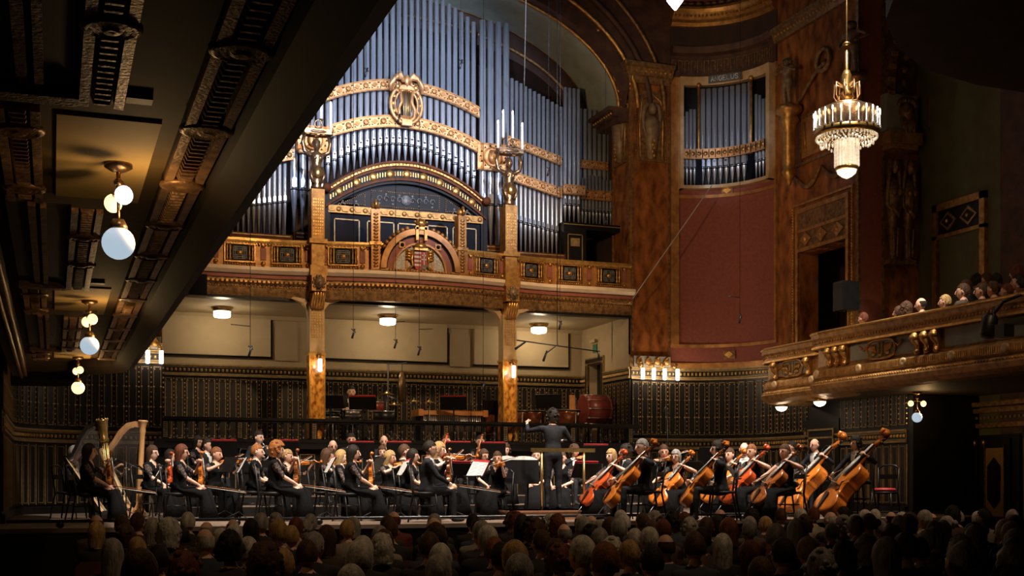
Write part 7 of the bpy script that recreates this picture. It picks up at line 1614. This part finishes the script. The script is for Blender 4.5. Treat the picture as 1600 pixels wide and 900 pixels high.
# ================================================================== audience
AM = {}
def aud_mesh(v, cl):
    if (v, cl) not in AM: AM[(v, cl)] = AUD[v].out.mesh('body', [cl, 'skin', 'shirt_white' if v == 0 else cl, cl, 'eye_dark', 'lips', 'hair_brown'])
    return AM[(v, cl)]
SEAT = MB().box(-0.23, 0.23, -0.22, 0.24, 0.36, 0.46).mesh('seat', ['seat_red']); SBACK = MB().prism([(-0.24, 0.35), (0.24, 0.35), (0.24, 0.80), (0.18, 0.86), (-0.18, 0.86), (-0.24, 0.80)], 0, 0.05, 0, T(0, -0.20, 0) @ RX(PI/2)).mesh('backrest', ['seat_red']); SLEG = MB().box(-0.25, -0.22, -0.22, 0.2, 0, 0.6).box(0.22, 0.25, -0.22, 0.2, 0, 0.6).mesh('armrest', ['black_wood'])
ORD = ['first', 'second', 'third', 'fourth', 'fifth', 'sixth', 'seventh', 'eighth', 'ninth', 'tenth', 'eleventh', 'twelfth', 'thirteenth', 'fourteenth', 'fifteenth', 'sixteenth', 'seventeenth', 'eighteenth', 'nineteenth', 'twentieth']+['twenty-'+w for w in ('first', 'second', 'third', 'fourth', 'fifth', 'sixth', 'seventh', 'eighth', 'ninth')]+['thirtieth', 'thirty-first', 'thirty-second', 'thirty-third']
CW = {'white': 'white-haired', 'grey': 'grey-haired', 'brown': 'brown-haired', 'dark': 'dark-haired', 'blond': 'blond', 'auburn': 'auburn-haired', 'red': 'red-haired'}
SW = {'short': 'listener with short hair', 'bald': 'balding listener', 'bob': 'listener with chin-length hair', 'long': 'long-haired listener', 'curly': 'curly-haired listener', 'wavy': 'wavy-haired listener', 'bun': 'listener with hair bun'}
ra = random.Random(5)
def listener(x, y, z, rz, s, label, group, seat_label=None):
    col = ra.choices(list(CW), [20, 26, 22, 14, 7, 7, 4] if seat_label else [0, 5, 40, 38, 4, 13, 0])[0]; v = ra.randrange(5)
    if AUD[v].gender == 'm': st = ra.choices(['short', 'bald', 'wavy'], [66, 22, 12])[0]
    else: st = ra.choices(['bob', 'short', 'curly', 'wavy', 'long', 'bun'], [34, 22, 14, 14, 10, 6])[0]
    cl = ra.choices(['audience_dark', 'audience_blue', 'audience_brown', 'audience_red', 'audience_pale'], [55, 18, 14, 6, 7])[0]
    root = thing('person', (CW[col]+' '+SW[st]).replace('haired listener with short hair', 'haired listener')+' '+label, 'person', M=Matrix.Translation((x, y, z)) @ RZ(rz) @ Matrix.Scale(s, 4), group=group)
    obj('body', aud_mesh(v, cl), root); obj('hair', hair_mesh(st, col, ra.randrange(2)), root, M=AUD[v].HM)
    if seat_label:
        t = thing('theatre_seat', seat_label, 'seat', (x, y-0.04, z), 0.0, 'seats in the stalls'); obj('seat', SEAT, t); obj('backrest', SBACK, t); obj('armrest', SLEG, t)
ZA = -0.1; NR = 11
for r in range(NR):
    y = 16.6-0.93*r; xs_ = []; x = 0.5+0.28*(r % 2)
    while True:
        if px_of(x, y) > 1612: break
        if px_of(x, y) > 140+6*r and x < 17.2: xs_.append(x)
        x += 0.565
    n = 0
    for x in xs_:
        if ra.random() < 0.13: continue
        s = ra.uniform(0.95, 1.05)
        listener(x+ra.uniform(-0.05, 0.05), y+ra.uniform(-0.06, 0.06), ZA, -0.02-0.035*(XC-x)*0.3+ra.uniform(-0.25, 0.25)-0.0, s, 'in the %s row from the stage, %s from the left' % (ORD[r], ORD[n]), 'audience in the stalls', 'dark red seat of the %s listener in the %s audience row' % (ORD[n], ORD[r])); n += 1
# listeners in the right balcony
struct('floor_balcony_steps', MB().box(14.5, 17.9, 9, 20.4, 3.60, 3.78).box(15.1, 17.9, 20.4, 22.3, 3.60, 3.78).box(15.6, 17.9, 9, 22.0, 3.78, 4.0).box(16.5, 17.9, 9, 20.2, 4.0, 4.3), 'soffit_dark', 'stepped floor of the right balcony')
for i, (px, py, X) in enumerate(((1352, 498, 15.1), (1404, 489, 15.1), (1419, 483, 15.1), (1443, 476, 15.1), (1476, 472, 15.2), (1503, 456, 15.2), (1513, 446, 16.0), (1527, 440, 16.8), (1532, 455, 15.3), (1556, 452, 15.4), (1545, 437, 16.9), (1560, 438, 16.6), (1577, 455, 15.3), (1589, 441, 16.0), (1592, 415, 17.0), (1598, 447, 15.4))):
    p = atX(px, py, X); L = 3.78 if X < 15.6 else (4.0 if X < 16.5 else 4.3); s = max(0.85, min(1.1, (p.z-L)/1.165)); listener(p.x, p.y, L, 0.45, s, 'in the right balcony, %s from the left' % ORD[i], 'audience in the right balcony')
